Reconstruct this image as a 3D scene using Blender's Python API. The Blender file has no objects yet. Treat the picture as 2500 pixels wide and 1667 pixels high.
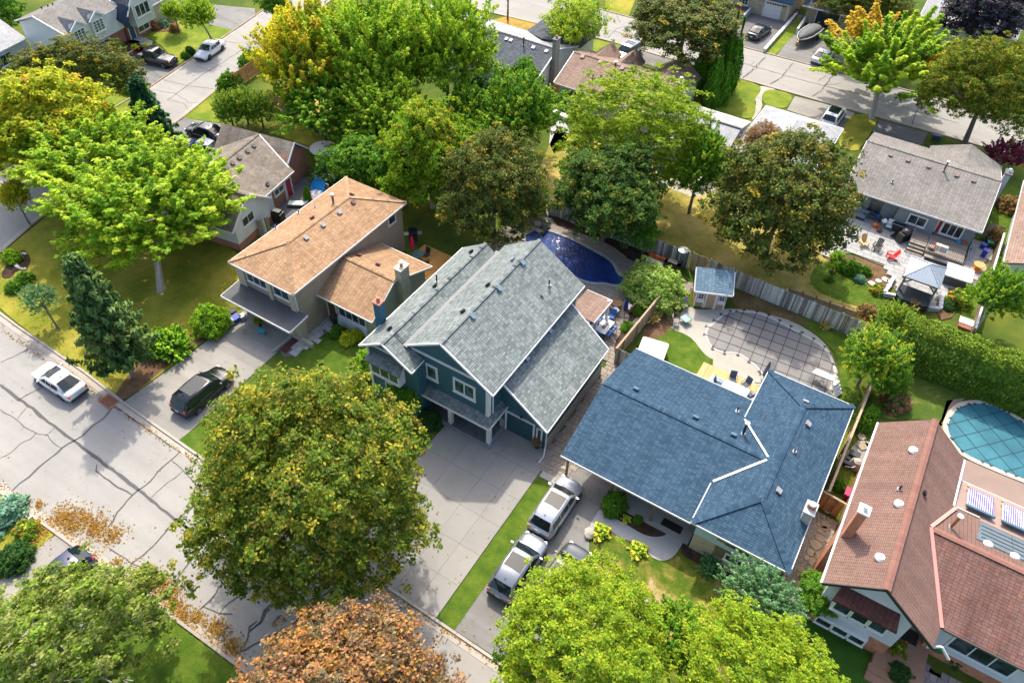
import bpy, math, random
import numpy as np
from mathutils import Vector, Matrix
random.seed(7); RNG = np.random.default_rng(7)
D = bpy.data; SC = bpy.context.scene
COL = SC.collection
R = math.radians
# ------------------------------------------------------------ camera, world, sun, exposure
FPX = 1814.8; PITCH = .81467; ROLL = .03818; YA = -.52985; HC = 44.0
def _cam_axes():
    cp, sp = math.cos(PITCH), math.sin(PITCH)
    fwd = Vector((0, cp, -sp)); right = Vector((1, 0, 0)); up = Vector((0, sp, cp))
    r = right*math.cos(ROLL)+up*math.sin(ROLL); u = -right*math.sin(ROLL)+up*math.cos(ROLL)
    Rm = Matrix.Rotation(-YA, 3, 'Z')
    return Rm@r, Rm@u, Rm@fwd
CR, CU, CW = _cam_axes()
CC = Vector((0, 0, HC))
cam_d = D.cameras.new('camera'); cam = D.objects.new('camera', cam_d); COL.objects.link(cam)
cam_d.sensor_width = 36; cam_d.lens = FPX/2500*36; cam_d.clip_end = 2000
cam.matrix_world = Matrix.Translation(CC) @ Matrix((CR, CU, -CW)).transposed().to_4x4()
SC.camera = cam
world = D.worlds.new('World'); SC.world = world; world.use_nodes = True
wn = world.node_tree.nodes; wl = world.node_tree.links
for n in list(wn): wn.remove(n)
sky = wn.new('ShaderNodeTexSky'); sky.sky_type = 'NISHITA'; sky.sun_disc = False
SUNV = Vector((-.48, .64, 1)).normalized()
sky.dust_density = 4; sky.ozone_density = .6; sky.air_density = .9
sky.sun_elevation = math.asin(SUNV.z); sky.sun_rotation = math.atan2(SUNV.x, SUNV.y)
bg = wn.new('ShaderNodeBackground'); bg.inputs[1].default_value = .15
wo = wn.new('ShaderNodeOutputWorld'); wl.new(sky.outputs[0], bg.inputs[0]); wl.new(bg.outputs[0], wo.inputs[0])
sun_d = D.lights.new('sun', 'SUN'); sun_d.energy = 2.0; sun_d.angle = R(1.2); sun_d.color = (1, .93, .80)
sun = D.objects.new('sun', sun_d); COL.objects.link(sun)
sun.rotation_euler = (-SUNV).to_track_quat('-Z', 'Y').to_euler(); sun.location = (0, 0, 80)
SC.view_settings.view_transform = 'Standard'; SC.view_settings.look = 'None'
SC.view_settings.exposure = 1.38; SC.view_settings.gamma = 1
SC.cycles.max_bounces = 8; SC.cycles.diffuse_bounces = 5; SC.cycles.glossy_bounces = 3; SC.cycles.transmission_bounces = 4
# survey: a sighting through the camera meets the height z at this point of the place
def px(x, y, z=0.0):
    d = CW*FPX + CR*(x-1250) - CU*(y-833.5)
    return CC + d*((z-HC)/d.z)
def at(o, x, y, z=0.0, k=3.1357): return px(o[0]+x/k, o[1]+y/k, z)
def depth(p): return (Vector(p)-CC).dot(CW)
# ------------------------------------------------------------ materials
MATS = {}
def nodes(name):
    m = D.materials.new(name); m.use_nodes = True; nt = m.node_tree
    b = nt.nodes['Principled BSDF']; return m, nt, b
def N(nt, t, **kw):
    n = nt.nodes.new(t)
    for k, v in kw.items():
        if isinstance(k, str) and hasattr(n, k): setattr(n, k, v)
    return n
def ramp(nt, fac, stops):
    r = nt.nodes.new('ShaderNodeValToRGB'); e = r.color_ramp.elements
    while len(e) > 1: e.remove(e[0])
    e[0].position = stops[0][0]; e[0].color = (*stops[0][1], 1)
    for p, c in stops[1:]:
        q = e.new(p); q.color = (*c, 1)
    nt.links.new(fac, r.inputs[0]); return r.outputs[0]
def noise(nt, vec, scale, detail=4, rough=.6):
    n = nt.nodes.new('ShaderNodeTexNoise'); n.inputs['Scale'].default_value = scale
    n.inputs['Detail'].default_value = detail; n.inputs['Roughness'].default_value = rough
    if vec is not None: nt.links.new(vec, n.inputs['Vector'])
    return n.outputs[0]
def pos(nt): return nt.nodes.new('ShaderNodeNewGeometry').outputs['Position']
def mixc(nt, fac, a, b, mode='MIX'):
    m = nt.nodes.new('ShaderNodeMix'); m.data_type = 'RGBA'; m.blend_type = mode
    for s, v in ((0, fac), (6, a), (7, b)):
        if isinstance(v, (int, float)): m.inputs[s].default_value = v
        elif isinstance(v, tuple): m.inputs[s].default_value = (*v, 1) if len(v) == 3 else v
        else: nt.links.new(v, m.inputs[s])
    return m.outputs[2]
def bump(nt, b, h, strength=.3, dist=.02):
    n = nt.nodes.new('ShaderNodeBump'); n.inputs['Strength'].default_value = strength; n.inputs['Distance'].default_value = dist
    nt.links.new(h, n.inputs['Height']); nt.links.new(n.outputs[0], b.inputs['Normal'])
def sc(c, f): return tuple(min(1, max(0, v*f)) for v in c)
def mat(name, col, rough=.6, var=.12, scale=2.0, metal=0, obj=False, bmp=0, coat=0, rnd=0):
    if name in MATS: return MATS[name]
    m, nt, b = nodes(name); b.inputs['Roughness'].default_value = rough; b.inputs['Metallic'].default_value = metal
    b.inputs['Coat Weight'].default_value = coat
    v = nt.nodes.new('ShaderNodeTexCoord').outputs['Object'] if obj else pos(nt)
    n = noise(nt, v, scale)
    c = ramp(nt, n, [(.25, sc(col, 1-var)), (.75, sc(col, 1+var))])
    if rnd:
        oi = nt.nodes.new('ShaderNodeObjectInfo').outputs['Random']
        c = mixc(nt, 1.0, c, ramp(nt, oi, [(0, (1-rnd,)*3), (1, (1, 1, 1))]), 'MULTIPLY')
    nt.links.new(c, b.inputs['Base Color'])
    if bmp: bump(nt, b, noise(nt, v, scale*8), bmp)
    MATS[name] = m; return m
def shingle(name, cols, w=.30, h=.145, stain=.18, dark=(.02, .02, .02)):
    if name in MATS: return MATS[name]
    m, nt, b = nodes(name); b.inputs['Roughness'].default_value = .95; b.inputs['Specular IOR Level'].default_value = .15
    uv = nt.nodes.new('ShaderNodeUVMap').outputs[0]
    br = nt.nodes.new('ShaderNodeTexBrick'); br.offset = .37; br.offset_frequency = 1; br.squash = 1
    for k, v in (('Scale', 1), ('Mortar Size', .010), ('Mortar Smooth', .3), ('Bias', 0), ('Brick Width', w), ('Row Height', h)): br.inputs[k].default_value = v
    br.inputs['Color1'].default_value = (0, 0, 0, 1); br.inputs['Color2'].default_value = (1, 1, 1, 1); br.inputs['Mortar'].default_value = (.5, .5, .5, 1)
    nt.links.new(uv, br.inputs[0])
    c = ramp(nt, br.outputs[0], [(i/(len(cols)-1), cc) for i, cc in enumerate(cols)])
    gr = noise(nt, uv, 9, 2); c = mixc(nt, .5, c, ramp(nt, gr, [(.3, sc(cols[0], .9)), (.7, sc(cols[-1], 1.05))]))
    st = noise(nt, uv, .35, 5, .65); c = mixc(nt, 1.0, c, ramp(nt, st, [(.3, (1-stain,)*3), (.7, (1+stain*.35,)*3)]), 'MULTIPLY')
    mp = nt.nodes.new('ShaderNodeMapping'); mp.inputs['Scale'].default_value = (1.6, .16, 1); nt.links.new(uv, mp.inputs[0])
    c = mixc(nt, 1.0, c, ramp(nt, noise(nt, mp.outputs[0], 1, 5, .6), [(.32, (1-stain*.9,)*3), (.6, (1.04,)*3)]), 'MULTIPLY')
    c = mixc(nt, br.outputs['Fac'], c, sc(cols[0], .45))
    # bump step of the course at the butt edge of every row
    sep = nt.nodes.new('ShaderNodeSeparateXYZ'); nt.links.new(uv, sep.inputs[0])
    d = nt.nodes.new('ShaderNodeMath'); d.operation = 'DIVIDE'; nt.links.new(sep.outputs[1], d.inputs[0]); d.inputs[1].default_value = h
    fr = nt.nodes.new('ShaderNodeMath'); fr.operation = 'FRACT'; nt.links.new(d.outputs[0], fr.inputs[0])
    nt.links.new(c, b.inputs['Base Color']); 
    inv = nt.nodes.new('ShaderNodeMath'); inv.operation = 'SUBTRACT'; inv.inputs[0].default_value = 1; nt.links.new(fr.outputs[0], inv.inputs[1])
    bump(nt, b, inv.outputs[0], .9, .03)
    MATS[name] = m; return m
def siding(name, col, pitch=.13, vertical=False):
    if name in MATS: return MATS[name]
    m, nt, b = nodes(name); b.inputs['Roughness'].default_value = .55
    p = pos(nt); sep = nt.nodes.new('ShaderNodeSeparateXYZ'); nt.links.new(p, sep.inputs[0])
    if vertical:
        a = nt.nodes.new('ShaderNodeMath'); a.operation = 'ADD'; nt.links.new(sep.outputs[0], a.inputs[0]); nt.links.new(sep.outputs[1], a.inputs[1]); src = a.outputs[0]
    else: src = sep.outputs[2]
    d = nt.nodes.new('ShaderNodeMath'); d.operation = 'DIVIDE'; nt.links.new(src, d.inputs[0]); d.inputs[1].default_value = pitch
    fr = nt.nodes.new('ShaderNodeMath'); fr.operation = 'FRACT'; nt.links.new(d.outputs[0], fr.inputs[0])
    line = ramp(nt, fr.outputs[0], [(0, (.55, .55, .55)), (.14, (1, 1, 1)), (.9, (.97, .97, .97)), (1, (.6, .6, .6))])
    c = ramp(nt, noise(nt, p, 1.3, 5), [(.3, sc(col, .9)), (.7, sc(col, 1.06))])
    nt.links.new(mixc(nt, 1.0, c, line, 'MULTIPLY'), b.inputs['Base Color'])
    inv = nt.nodes.new('ShaderNodeMath'); inv.operation = 'SUBTRACT'; inv.inputs[0].default_value = 1; nt.links.new(fr.outputs[0], inv.inputs[1])
    bump(nt, b, inv.outputs[0], .6, .02)
    MATS[name] = m; return m
def brick(name, c1, c2, mortar, w=.24, h=.085, ms=.012, rough=.9):
    if name in MATS: return MATS[name]
    m, nt, b = nodes(name); b.inputs['Roughness'].default_value = rough
    p = pos(nt); sep = nt.nodes.new('ShaderNodeSeparateXYZ'); nt.links.new(p, sep.inputs[0])
    a = nt.nodes.new('ShaderNodeMath'); a.operation = 'ADD'; nt.links.new(sep.outputs[0], a.inputs[0]); nt.links.new(sep.outputs[1], a.inputs[1])
    cb = nt.nodes.new('ShaderNodeCombineXYZ'); nt.links.new(a.outputs[0], cb.inputs[0]); nt.links.new(sep.outputs[2], cb.inputs[1])
    br = nt.nodes.new('ShaderNodeTexBrick'); nt.links.new(cb.outputs[0], br.inputs[0])
    for k, v in (('Scale', 1), ('Mortar Size', ms), ('Brick Width', w), ('Row Height', h)): br.inputs[k].default_value = v
    br.inputs['Color1'].default_value = (*c1, 1); br.inputs['Color2'].default_value = (*c2, 1); br.inputs['Mortar'].default_value = (*mortar, 1)
    c = mixc(nt, 1.0, br.outputs[0], ramp(nt, noise(nt, p, 3), [(.3, (.8, .8, .8)), (.7, (1.1, 1.1, 1.1))]), 'MULTIPLY')
    nt.links.new(c, b.inputs['Base Color']); bump(nt, b, br.outputs['Fac'], -.4, .01)
    MATS[name] = m; return m
def glass(name='window_glass', tint=(.03, .045, .05)):
    if name in MATS: return MATS[name]
    m, nt, b = nodes(name); b.inputs['Roughness'].default_value = .06; b.inputs['IOR'].default_value = 1.5
    c = ramp(nt, noise(nt, pos(nt), 1.6, 2), [(.4, sc(tint, .5)), (.62, sc(tint, 1.6))])
    nt.links.new(c, b.inputs['Base Color']); MATS[name] = m; return m
def lawn(name, stops, scale=.35, fine=18, bare=None):
    if name in MATS: return MATS[name]
    m, nt, b = nodes(name); b.inputs['Roughness'].default_value = .95; b.inputs['Specular IOR Level'].default_value = .1
    p = pos(nt)
    c = ramp(nt, noise(nt, p, scale, 8, .68), stops)
    f = noise(nt, p, fine, 3, .7)
    c = mixc(nt, 1.0, c, ramp(nt, f, [(.3, (.62, .62, .6)), (.5, (1, 1, 1)), (.72, (1.35, 1.35, 1.2))]), 'MULTIPLY')
    if bare:
        c = mixc(nt, ramp(nt, noise(nt, p, bare[1], 6, .6), [(bare[2], (0, 0, 0)), (bare[2]+.08, (1, 1, 1))]), c, bare[0])
    nt.links.new(c, b.inputs['Base Color']); bump(nt, b, f, .8, .05)
    MATS[name] = m; return m
def asphalt(name, col, patch=.1, speck=.14):
    if name in MATS: return MATS[name]
    m, nt, b = nodes(name); b.inputs['Roughness'].default_value = .95; b.inputs['Specular IOR Level'].default_value = .2
    p = pos(nt)
    c = ramp(nt, noise(nt, p, .22, 7, .62), [(.3, sc(col, 1-patch)), (.7, sc(col, 1+patch))])
    c = mixc(nt, 1.0, c, ramp(nt, noise(nt, p, 24, 2, .8), [(.3, (1-speck,)*3), (.7, (1+speck,)*3)]), 'MULTIPLY')
    st = noise(nt, p, 1.1, 5, .7)
    c = mixc(nt, 1.0, c, ramp(nt, st, [(.56, (1, 1, 1)), (.76, (1-patch*3,)*3)]), 'MULTIPLY')
    mp = nt.nodes.new('ShaderNodeMapping'); mp.inputs['Scale'].default_value = (.05, .9, 1); nt.links.new(p, mp.inputs[0])
    c = mixc(nt, 1.0, c, ramp(nt, noise(nt, mp.outputs[0], 1.0, 6, .6), [(.35, (1-patch*1.2, 1-patch*1.25, 1-patch*1.3)), (.62, (1.03, 1.03, 1.03))]), 'MULTIPLY')
    vp = nt.nodes.new('ShaderNodeTexVoronoi'); vp.inputs['Scale'].default_value = 2.4; nt.links.new(p, vp.inputs['Vector'])
    c = mixc(nt, 1.0, c, ramp(nt, vp.outputs['Distance'], [(.02, (.55, .52, .5)), (.05, (1, 1, 1))]), 'MULTIPLY')
    nt.links.new(c, b.inputs['Base Color']); bump(nt, b, noise(nt, p, 30, 2), .25, .01)
    MATS[name] = m; return m
def wood(name, col, rnd=.35, scale=3, rough=.85, tint=None):
    if name in MATS: return MATS[name]
    m, nt, b = nodes(name); b.inputs['Roughness'].default_value = rough
    p = pos(nt); mp = nt.nodes.new('ShaderNodeMapping'); mp.inputs['Scale'].default_value = (scale*4, scale*4, scale*.5); nt.links.new(p, mp.inputs[0])
    c = ramp(nt, noise(nt, mp.outputs[0], 1, 5), [(.3, sc(col, .75)), (.7, sc(col, 1.2))])
    oi = nt.nodes.new('ShaderNodeObjectInfo').outputs['Random']
    c = mixc(nt, 1.0, c, ramp(nt, oi, [(0, (1-rnd,)*3), (.5, (1, 1, 1)), (1, tint or (1+rnd*.6,)*3)]), 'MULTIPLY')
    nt.links.new(c, b.inputs['Base Color']); MATS[name] = m; return m
def pebble(name, cols, scale=9, rough=.9):
    if name in MATS: return MATS[name]
    m, nt, b = nodes(name); b.inputs['Roughness'].default_value = rough
    v = nt.nodes.new('ShaderNodeTexVoronoi'); v.inputs['Scale'].default_value = scale; nt.links.new(pos(nt), v.inputs['Vector'])
    sp = nt.nodes.new('ShaderNodeSeparateColor'); nt.links.new(v.outputs['Color'], sp.inputs[0])
    c = ramp(nt, sp.outputs[0], [(i/(len(cols)-1), cc) for i, cc in enumerate(cols)])
    c = mixc(nt, 1.0, c, ramp(nt, v.outputs['Distance'], [(.3, (1, 1, 1)), (.75, (.35, .35, .35))]), 'MULTIPLY')
    nt.links.new(c, b.inputs['Base Color']); bump(nt, b, v.outputs['Distance'], -.6, .03)
    MATS[name] = m; return m
def leafmat(name, trans=.3, rough=.5):
    if name in MATS: return MATS[name]
    m, nt, b = nodes(name); b.inputs['Roughness'].default_value = rough; b.inputs['Specular IOR Level'].default_value = .35
    at_ = nt.nodes.new('ShaderNodeAttribute'); at_.attribute_name = 'Col'
    b.inputs['Specular IOR Level'].default_value = .07; nt.links.new(at_.outputs[0], b.inputs['Base Color'])
    tr = nt.nodes.new('ShaderNodeBsdfTranslucent'); nt.links.new(mixc(nt, 1.0, at_.outputs[0], (1.35, 1.4, .5), 'MULTIPLY'), tr.inputs[0])
    mx = nt.nodes.new('ShaderNodeMixShader'); mx.inputs[0].default_value = trans
    out = nt.nodes['Material Output']
    nt.links.new(b.outputs[0], mx.inputs[1]); nt.links.new(tr.outputs[0], mx.inputs[2]); nt.links.new(mx.outputs[0], out.inputs[0])
    MATS[name] = m; return m
# ------------------------------------------------------------ mesh builder and scene tree
class MB:
    def __init__(s, F=None): s.v = []; s.f = []; s.uv = {}; s.F = F
    def p(s, q):
        q = Vector(q)
        if s.F is not None: q = s.F @ q
        s.v.append(tuple(q)); return len(s.v)-1
    def face(s, pts, uv=None):
        i = [s.p(q) for q in pts]; s.f.append(tuple(i))
        if uv: s.uv[len(s.f)-1] = uv
        return s
    def box(s, x0, y0, z0, x1, y1, z1, L=None):
        c = [(x, y, z) for z in (z0, z1) for (x, y) in ((x0, y0), (x1, y0), (x1, y1), (x0, y1))]
        if L is not None: c = [tuple(L @ Vector(q)) for q in c]
        n = len(s.v)
        for q in c: s.p(q)
        for f in ((3, 2, 1, 0), (4, 5, 6, 7), (0, 1, 5, 4), (1, 2, 6, 5), (2, 3, 7, 6), (3, 0, 4, 7)): s.f.append(tuple(n+k for k in f))
        return s
    def obox(s, c, size, rz=0, tilt=None):
        L = Matrix.Translation(Vector(c)) @ Matrix.Rotation(rz, 4, 'Z')
        if tilt is not None: L = L @ tilt
        x, y, z = (k/2 for k in size); return s.box(-x, -y, -z, x, y, z, L)
    def prism(s, poly, z0, z1):
        a = sum(poly[i-1][0]*poly[i][1]-poly[i][0]*poly[i-1][1] for i in range(len(poly)))
        if a < 0: poly = poly[::-1]
        n = len(s.v); k = len(poly)
        for z in (z0, z1):
            for q in poly: s.p((q[0], q[1], z))
        s.f.append(tuple(n+i for i in range(k))[::-1]); s.f.append(tuple(n+k+i for i in range(k)))
        for i in range(k): j = (i+1) % k; s.f.append((n+i, n+j, n+k+j, n+k+i))
        return s
    def bar(s, a, b, w=.08, h=.08):
        a = Vector(a); b = Vector(b); d = (b-a); L = d.length
        if L < 1e-5: return s
        q = d.to_track_quat('X', 'Z').to_matrix().to_4x4(); M_ = Matrix.Translation((a+b)/2) @ q
        return s.box(-L/2, -w/2, -h/2, L/2, w/2, h/2, M_)
    def tube(s, pts, rad, n=8, cap=True):
        pts = [Vector(p) for p in pts]; rad = rad if isinstance(rad, (list, tuple)) else [rad]*len(pts)
        rings = []; 
        for i, p in enumerate(pts):
            d = (pts[min(i+1, len(pts)-1)]-pts[max(i-1, 0)]).normalized()
            a = d.orthogonal().normalized() if i == 0 else (a-d*a.dot(d)).normalized()
            b = d.cross(a); base = len(s.v)
            for k in range(n):
                t = 2*math.pi*k/n; s.p(p+(a*math.cos(t)+b*math.sin(t))*rad[i])
            rings.append(base)
        for i in range(len(rings)-1):
            for k in range(n): j = (k+1) % n; s.f.append((rings[i]+k, rings[i]+j, rings[i+1]+j, rings[i+1]+k))
        if cap:
            s.f.append(tuple(rings[0]+k for k in range(n))[::-1]); s.f.append(tuple(rings[-1]+k for k in range(n)))
        return s
    def lathe(s, prof, c=(0, 0, 0), n=16, L=None):
        base = len(s.v); c = Vector(c)
        for (r, z) in prof:
            for k in range(n):
                t = 2*math.pi*k/n; q = Vector((r*math.cos(t), r*math.sin(t), z))
                if L is not None: q = L @ q
                s.p(c+q)
        for i in range(len(prof)-1):
            for k in range(n): j = (k+1) % n; s.f.append((base+i*n+k, base+i*n+j, base+(i+1)*n+j, base+(i+1)*n+k))
        s.f.append(tuple(base+k for k in range(n))[::-1]); e = base+(len(prof)-1)*n; s.f.append(tuple(e+k for k in range(n)))
        return s
    def slab(s, poly, t=.14):
        """roof plane: top polygon in 3-D, thickness below, uv along the eave and up the slope"""
        P = [Vector(q) for q in poly]
        n = Vector((0, 0, 0))
        for i in range(len(P)): n += P[i-1].cross(P[i])
        if n.z < 0: P = P[::-1]; n = -n
        n.normalize(); h = Vector((0, 0, 1)).cross(n)
        h = h.normalized() if h.length > 1e-4 else Vector((1, 0, 0)); u = n.cross(h)
        uv = [(p.dot(h), p.dot(u)) for p in P]
        k = len(P); b0 = len(s.v)
        for p in P: s.p(p)
        for p in P: s.p(p-Vector((0, 0, t)))
        s.uv[len(s.f)] = uv; s.f.append(tuple(b0+i for i in range(k)))
        s.f.append(tuple(b0+k+i for i in range(k))[::-1])
        for i in range(k): j = (i+1) % k; s.f.append((b0+k+i, b0+k+j, b0+j, b0+i))
        return s
    def mesh(s, name, mat_, org=(0, 0, 0), smooth=False):
        m = D.meshes.new(name); o = Vector(org)
        m.from_pydata([tuple(Vector(v)-o) for v in s.v], [], s.f)
        if s.uv:
            l = m.uv_layers.new(name='UVMap')
            for fi, uv in s.uv.items():
                for li, q in zip(m.polygons[fi].loop_indices, uv): l.data[li].uv = q
        if mat_: m.materials.append(mat_)
        if smooth: m.polygons.foreach_set('use_smooth', [True]*len(m.polygons))
        m.update(); return m
ORG = {}
def root_of(o):
    while o.parent: o = o.parent
    return o
def link(name, data, parent=None, loc=None):
    o = D.objects.new(name, data); COL.objects.link(o)
    if parent is not None:
        o.parent = parent
    if loc is not None: o.location = loc
    return o
def tag(o, label=None, cat=None, group=None, kind=None):
    if label: o['label'] = label
    if cat: o['category'] = cat
    if group: o['group'] = group
    if kind: o['kind'] = kind
    return o
def thing(name, label, cat, loc=(0, 0, 0), group=None, rz=0):
    o = link(name, None, None, loc); o.rotation_euler = (0, 0, rz); o.empty_display_size = .3
    ORG[o.name] = Vector(loc); return tag(o, label, cat, group)
def part(name, mb, m, parent, smooth=False, kind=None, label=None, local=False):
    org = Vector((0, 0, 0)) if (local or parent is None) else ORG.get(root_of(parent).name, Vector((0, 0, 0)))
    o = link(name, mb.mesh(name, m, org, smooth), parent)
    if kind: o['kind'] = kind
    if label: o['label'] = label
    return o
def struct(name, mb, m, smooth=False, kind='structure'):
    o = link(name, mb.mesh(name, m, (0, 0, 0), smooth)); o['kind'] = kind; ORG[o.name] = Vector((0, 0, 0)); return o
def solo(name, mb, m, label, cat, base=None, smooth=False, group=None, kind=None):
    if base is None:
        a = np.array(mb.v); base = (float(a[:, 0].mean()), float(a[:, 1].mean()), float(a[:, 2].min()))
    o = link(name, mb.mesh(name, m, base, smooth), None, base); ORG[o.name] = Vector(base)
    return tag(o, label, cat, group, kind)
def frame(x, y, a, z=0): return Matrix.Translation((x, y, z)) @ Matrix.Rotation(a, 4, 'Z')
def copy_tree(o, parent=None):
    c = o.copy(); COL.objects.link(c); c.parent = parent
    for ch in list(o.children): copy_tree(ch, c)
    return c
# common paints
WHITE = mat('white_paint', (.68, .68, .67), .45, .04)
TRIM = mat('white_trim', (.66, .66, .66), .5, .05)
BLACK = mat('black_metal', (.02, .02, .022), .4, .1)
DARKP = mat('black_plastic', (.03, .03, .032), .6, .1)
GLASS = glass(); GLASSG = glass('green_glass', (.05, .11, .10))
CONC = asphalt('concrete', (.34, .33, .31), .07, .06)
GALV = mat('galvanised', (.45, .47, .48), .4, .1, metal=.6)
BARK = mat('bark', (.16, .13, .10), .95, .3, 6, bmp=.6)
# ------------------------------------------------------------ ground, streets, yards
O00, O60, O120, O180 = (0, 0), (600, 0), (1200, 0), (1800, 0)
A00, A50, A120, A180 = (0, 400), (500, 400), (1200, 400), (1800, 400)
B00, B60, B120, B180 = (0, 800), (600, 800), (1200, 800), (1800, 800)
C00, C60, C120, C180 = (0, 1167), (600, 1167), (1200, 1167), (1800, 1167)
def pts(o, l, z=0, k=3.1357): return [at(o, x, y, z, k)[:2] for x, y in l]
def smooth_poly(P, it=2, closed=True):
    for _ in range(it):
        Q = []; n = len(P)
        for i in range(n if closed else n-1):
            a = Vector(P[i]); b = Vector(P[(i+1) % n]); Q += [tuple(a*.75+b*.25), tuple(a*.25+b*.75)]
        if not closed: Q = [tuple(P[0])]+Q+[tuple(P[-1])]
        P = Q
    return P
def inside(p, P):
    x, y = p[0], p[1]; c = False
    for i in range(len(P)):
        x1, y1 = P[i-1][:2]; x2, y2 = P[i][:2]
        if (y1 > y) != (y2 > y) and x < (x2-x1)*(y-y1)/(y2-y1)+x1: c = not c
    return c
def flat(name, P, z, m, kind='structure', t=None):
    mb = MB()
    mb.prism(P, -.05 if t is None else z-t, z)
    import bmesh
    o = struct(name, mb, m, kind=kind)
    bm = bmesh.new(); bm.from_mesh(o.data); bmesh.ops.triangulate(bm, faces=bm.faces[:]); bm.to_mesh(o.data); bm.free()
    return o
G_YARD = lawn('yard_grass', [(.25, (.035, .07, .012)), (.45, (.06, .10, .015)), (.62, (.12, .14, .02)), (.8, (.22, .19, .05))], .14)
G_BRIGHT = lawn('yellowish_grass', [(.25, (.07, .13, .012)), (.45, (.13, .19, .02)), (.6, (.22, .24, .03)), (.8, (.33, .29, .07))], .3)  # yellowish lawn, the grass's own colour with random tone
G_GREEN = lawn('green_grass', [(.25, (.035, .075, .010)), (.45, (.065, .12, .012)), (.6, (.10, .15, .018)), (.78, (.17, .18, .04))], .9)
G_DRY = lawn('dry_grass', [(.25, (.09, .13, .015)), (.42, (.17, .19, .02)), (.58, (.30, .27, .04)), (.8, (.44, .35, .10))], .25)
G_PATCHY = lawn('patchy_grass', [(.25, (.035, .085, .010)), (.44, (.07, .12, .012)), (.54, (.17, .16, .03)), (.64, (.38, .28, .14))], .6)
SOIL = lawn('dark_soil', [(.3, (.035, .022, .018)), (.7, (.09, .055, .04))], 1.2)
MULCH = lawn('brown_mulch', [(.3, (.09, .05, .03)), (.7, (.20, .12, .07))], 1.5)
ASPH = asphalt('street_asphalt', (.285, .275, .255), .06, .07)
ASPHD = asphalt('driveway_asphalt', (.20, .195, .185), .15, .12)
ASPHB = asphalt('dark_driveway_asphalt', (.17, .165, .16), .16, .12)
SLAB = asphalt('concrete_slab', (.27, .255, .23), .10, .08)
KERB = asphalt('kerb_concrete', (.38, .34, .29), .12, .08)
KERBR = asphalt('reddish_kerb', (.36, .27, .21), .15, .1)
PATHC = asphalt('path_concrete', (.34, .34, .34), .06, .06)
POOLC = asphalt('pool_deck_concrete', (.36, .34, .29), .10, .06)
SEAL = mat('crack_sealant', (.055, .055, .058), .7, .2, 4)
g = struct('ground', MB().face([(-400, -200, 0), (300, -200, 0), (300, 600, 0), (-400, 600, 0)]), G_YARD)
NK = [(-64.0, 17.2), (-62, 15.9), (-59, 15.3), (-55.2, 15.1), (-46.6, 14.9), (-41.8, 14.55), (-33.7, 14.27), (-17.6, 13.82), (-7.9, 13.65), (40, 13.5)]
SK = [(-64, 5.1), (-41.6, 5.3), (-34, 5.43), (-29.2, 5.6), (-20.7, 5.68), (40, 5.9)]
EK = [(-64.0, 17.2), (-64.9, 20.1), (-66.3, 24.5), (-69.6, 44.6), (-71.5, 52.3), (-74, 64), (-80, 89)]
WK = [(-75.2, -10), (-75.8, 27), (-77.9, 47.5), (-79, 52.7), (-80.7, 61.5), (-87, 92)]
flat('main_street', NK[::-1]+[(-66, 17), (-76, 16), (-76, 4)]+SK, .012, ASPH)
flat('side_street', EK+[(-90, 130), (-98, 130)]+WK[::-1]+[(-64, -10), (-64.3, 10)], .020, ASPH)
FK_S = [(-79, 87.6), (-58, 87.4), (-40, 89.1), (-22.9, 89.3), (-9.7, 89.5), (1.3, 89.8), (60, 91.5)]
FK_N = [(-82, 97.5), (-43.8, 97.2), (-25, 97.7), (-13.7, 97.9), (0, 98.3), (60, 99.8)]
flat('far_street', FK_S+FK_N[::-1], .028, ASPH)
def strip(P, w, h, z0=0, side=1):
    mb = MB(); P = [Vector((q[0], q[1], 0)) for q in P]; out = []
    for i, p in enumerate(P):
        d = (P[min(i+1, len(P)-1)]-P[max(0, i-1)]).normalized(); n = Vector((-d.y, d.x, 0))*side; out.append((p, p+n*w))
    for i in range(len(out)-1):
        a, b = out[i]; c, d = out[i+1]; mb.prism([tuple(a[:2]), tuple(b[:2]), tuple(d[:2]), tuple(c[:2])], z0, h)
    return mb
def resample(P, step):
    out = []; 
    for a, b in zip(P[:-1], P[1:]):
        a = Vector(a[:2]); b = Vector(b[:2]); n = max(1, round((b-a).length/step))
        for i in range(n): out.append(tuple(a.lerp(b, i/n)))
    return out+[tuple(Vector(P[-1][:2]))]
def kerb(name, P, m, side=1, w=.17, gut=.42, lim=60):
    root = struct(name, strip(P, gut, .032, side=-side), KERB)
    Q = resample(P, 3.0); k = 0
    for a, b in zip(Q[:-1], Q[1:]):
        a = Vector(a); b = Vector(b); d = (b-a).normalized()*.012
        part('kerb_stone', strip([tuple(a+d), tuple(b-d)], w, .13, side=side), m, root); k += 1
    return root
kerb('north_kerb', NK, KERB); kerb('south_kerb', SK, KERB, -1)
kerb('side_street_east_kerb', EK[::1], KERBR, -1); kerb('side_street_west_kerb', WK[1:], KERBR, 1)
kerb('far_street_south_kerb', FK_S, KERB, -1); kerb('far_street_north_kerb', FK_N, KERB, 1)
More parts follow.
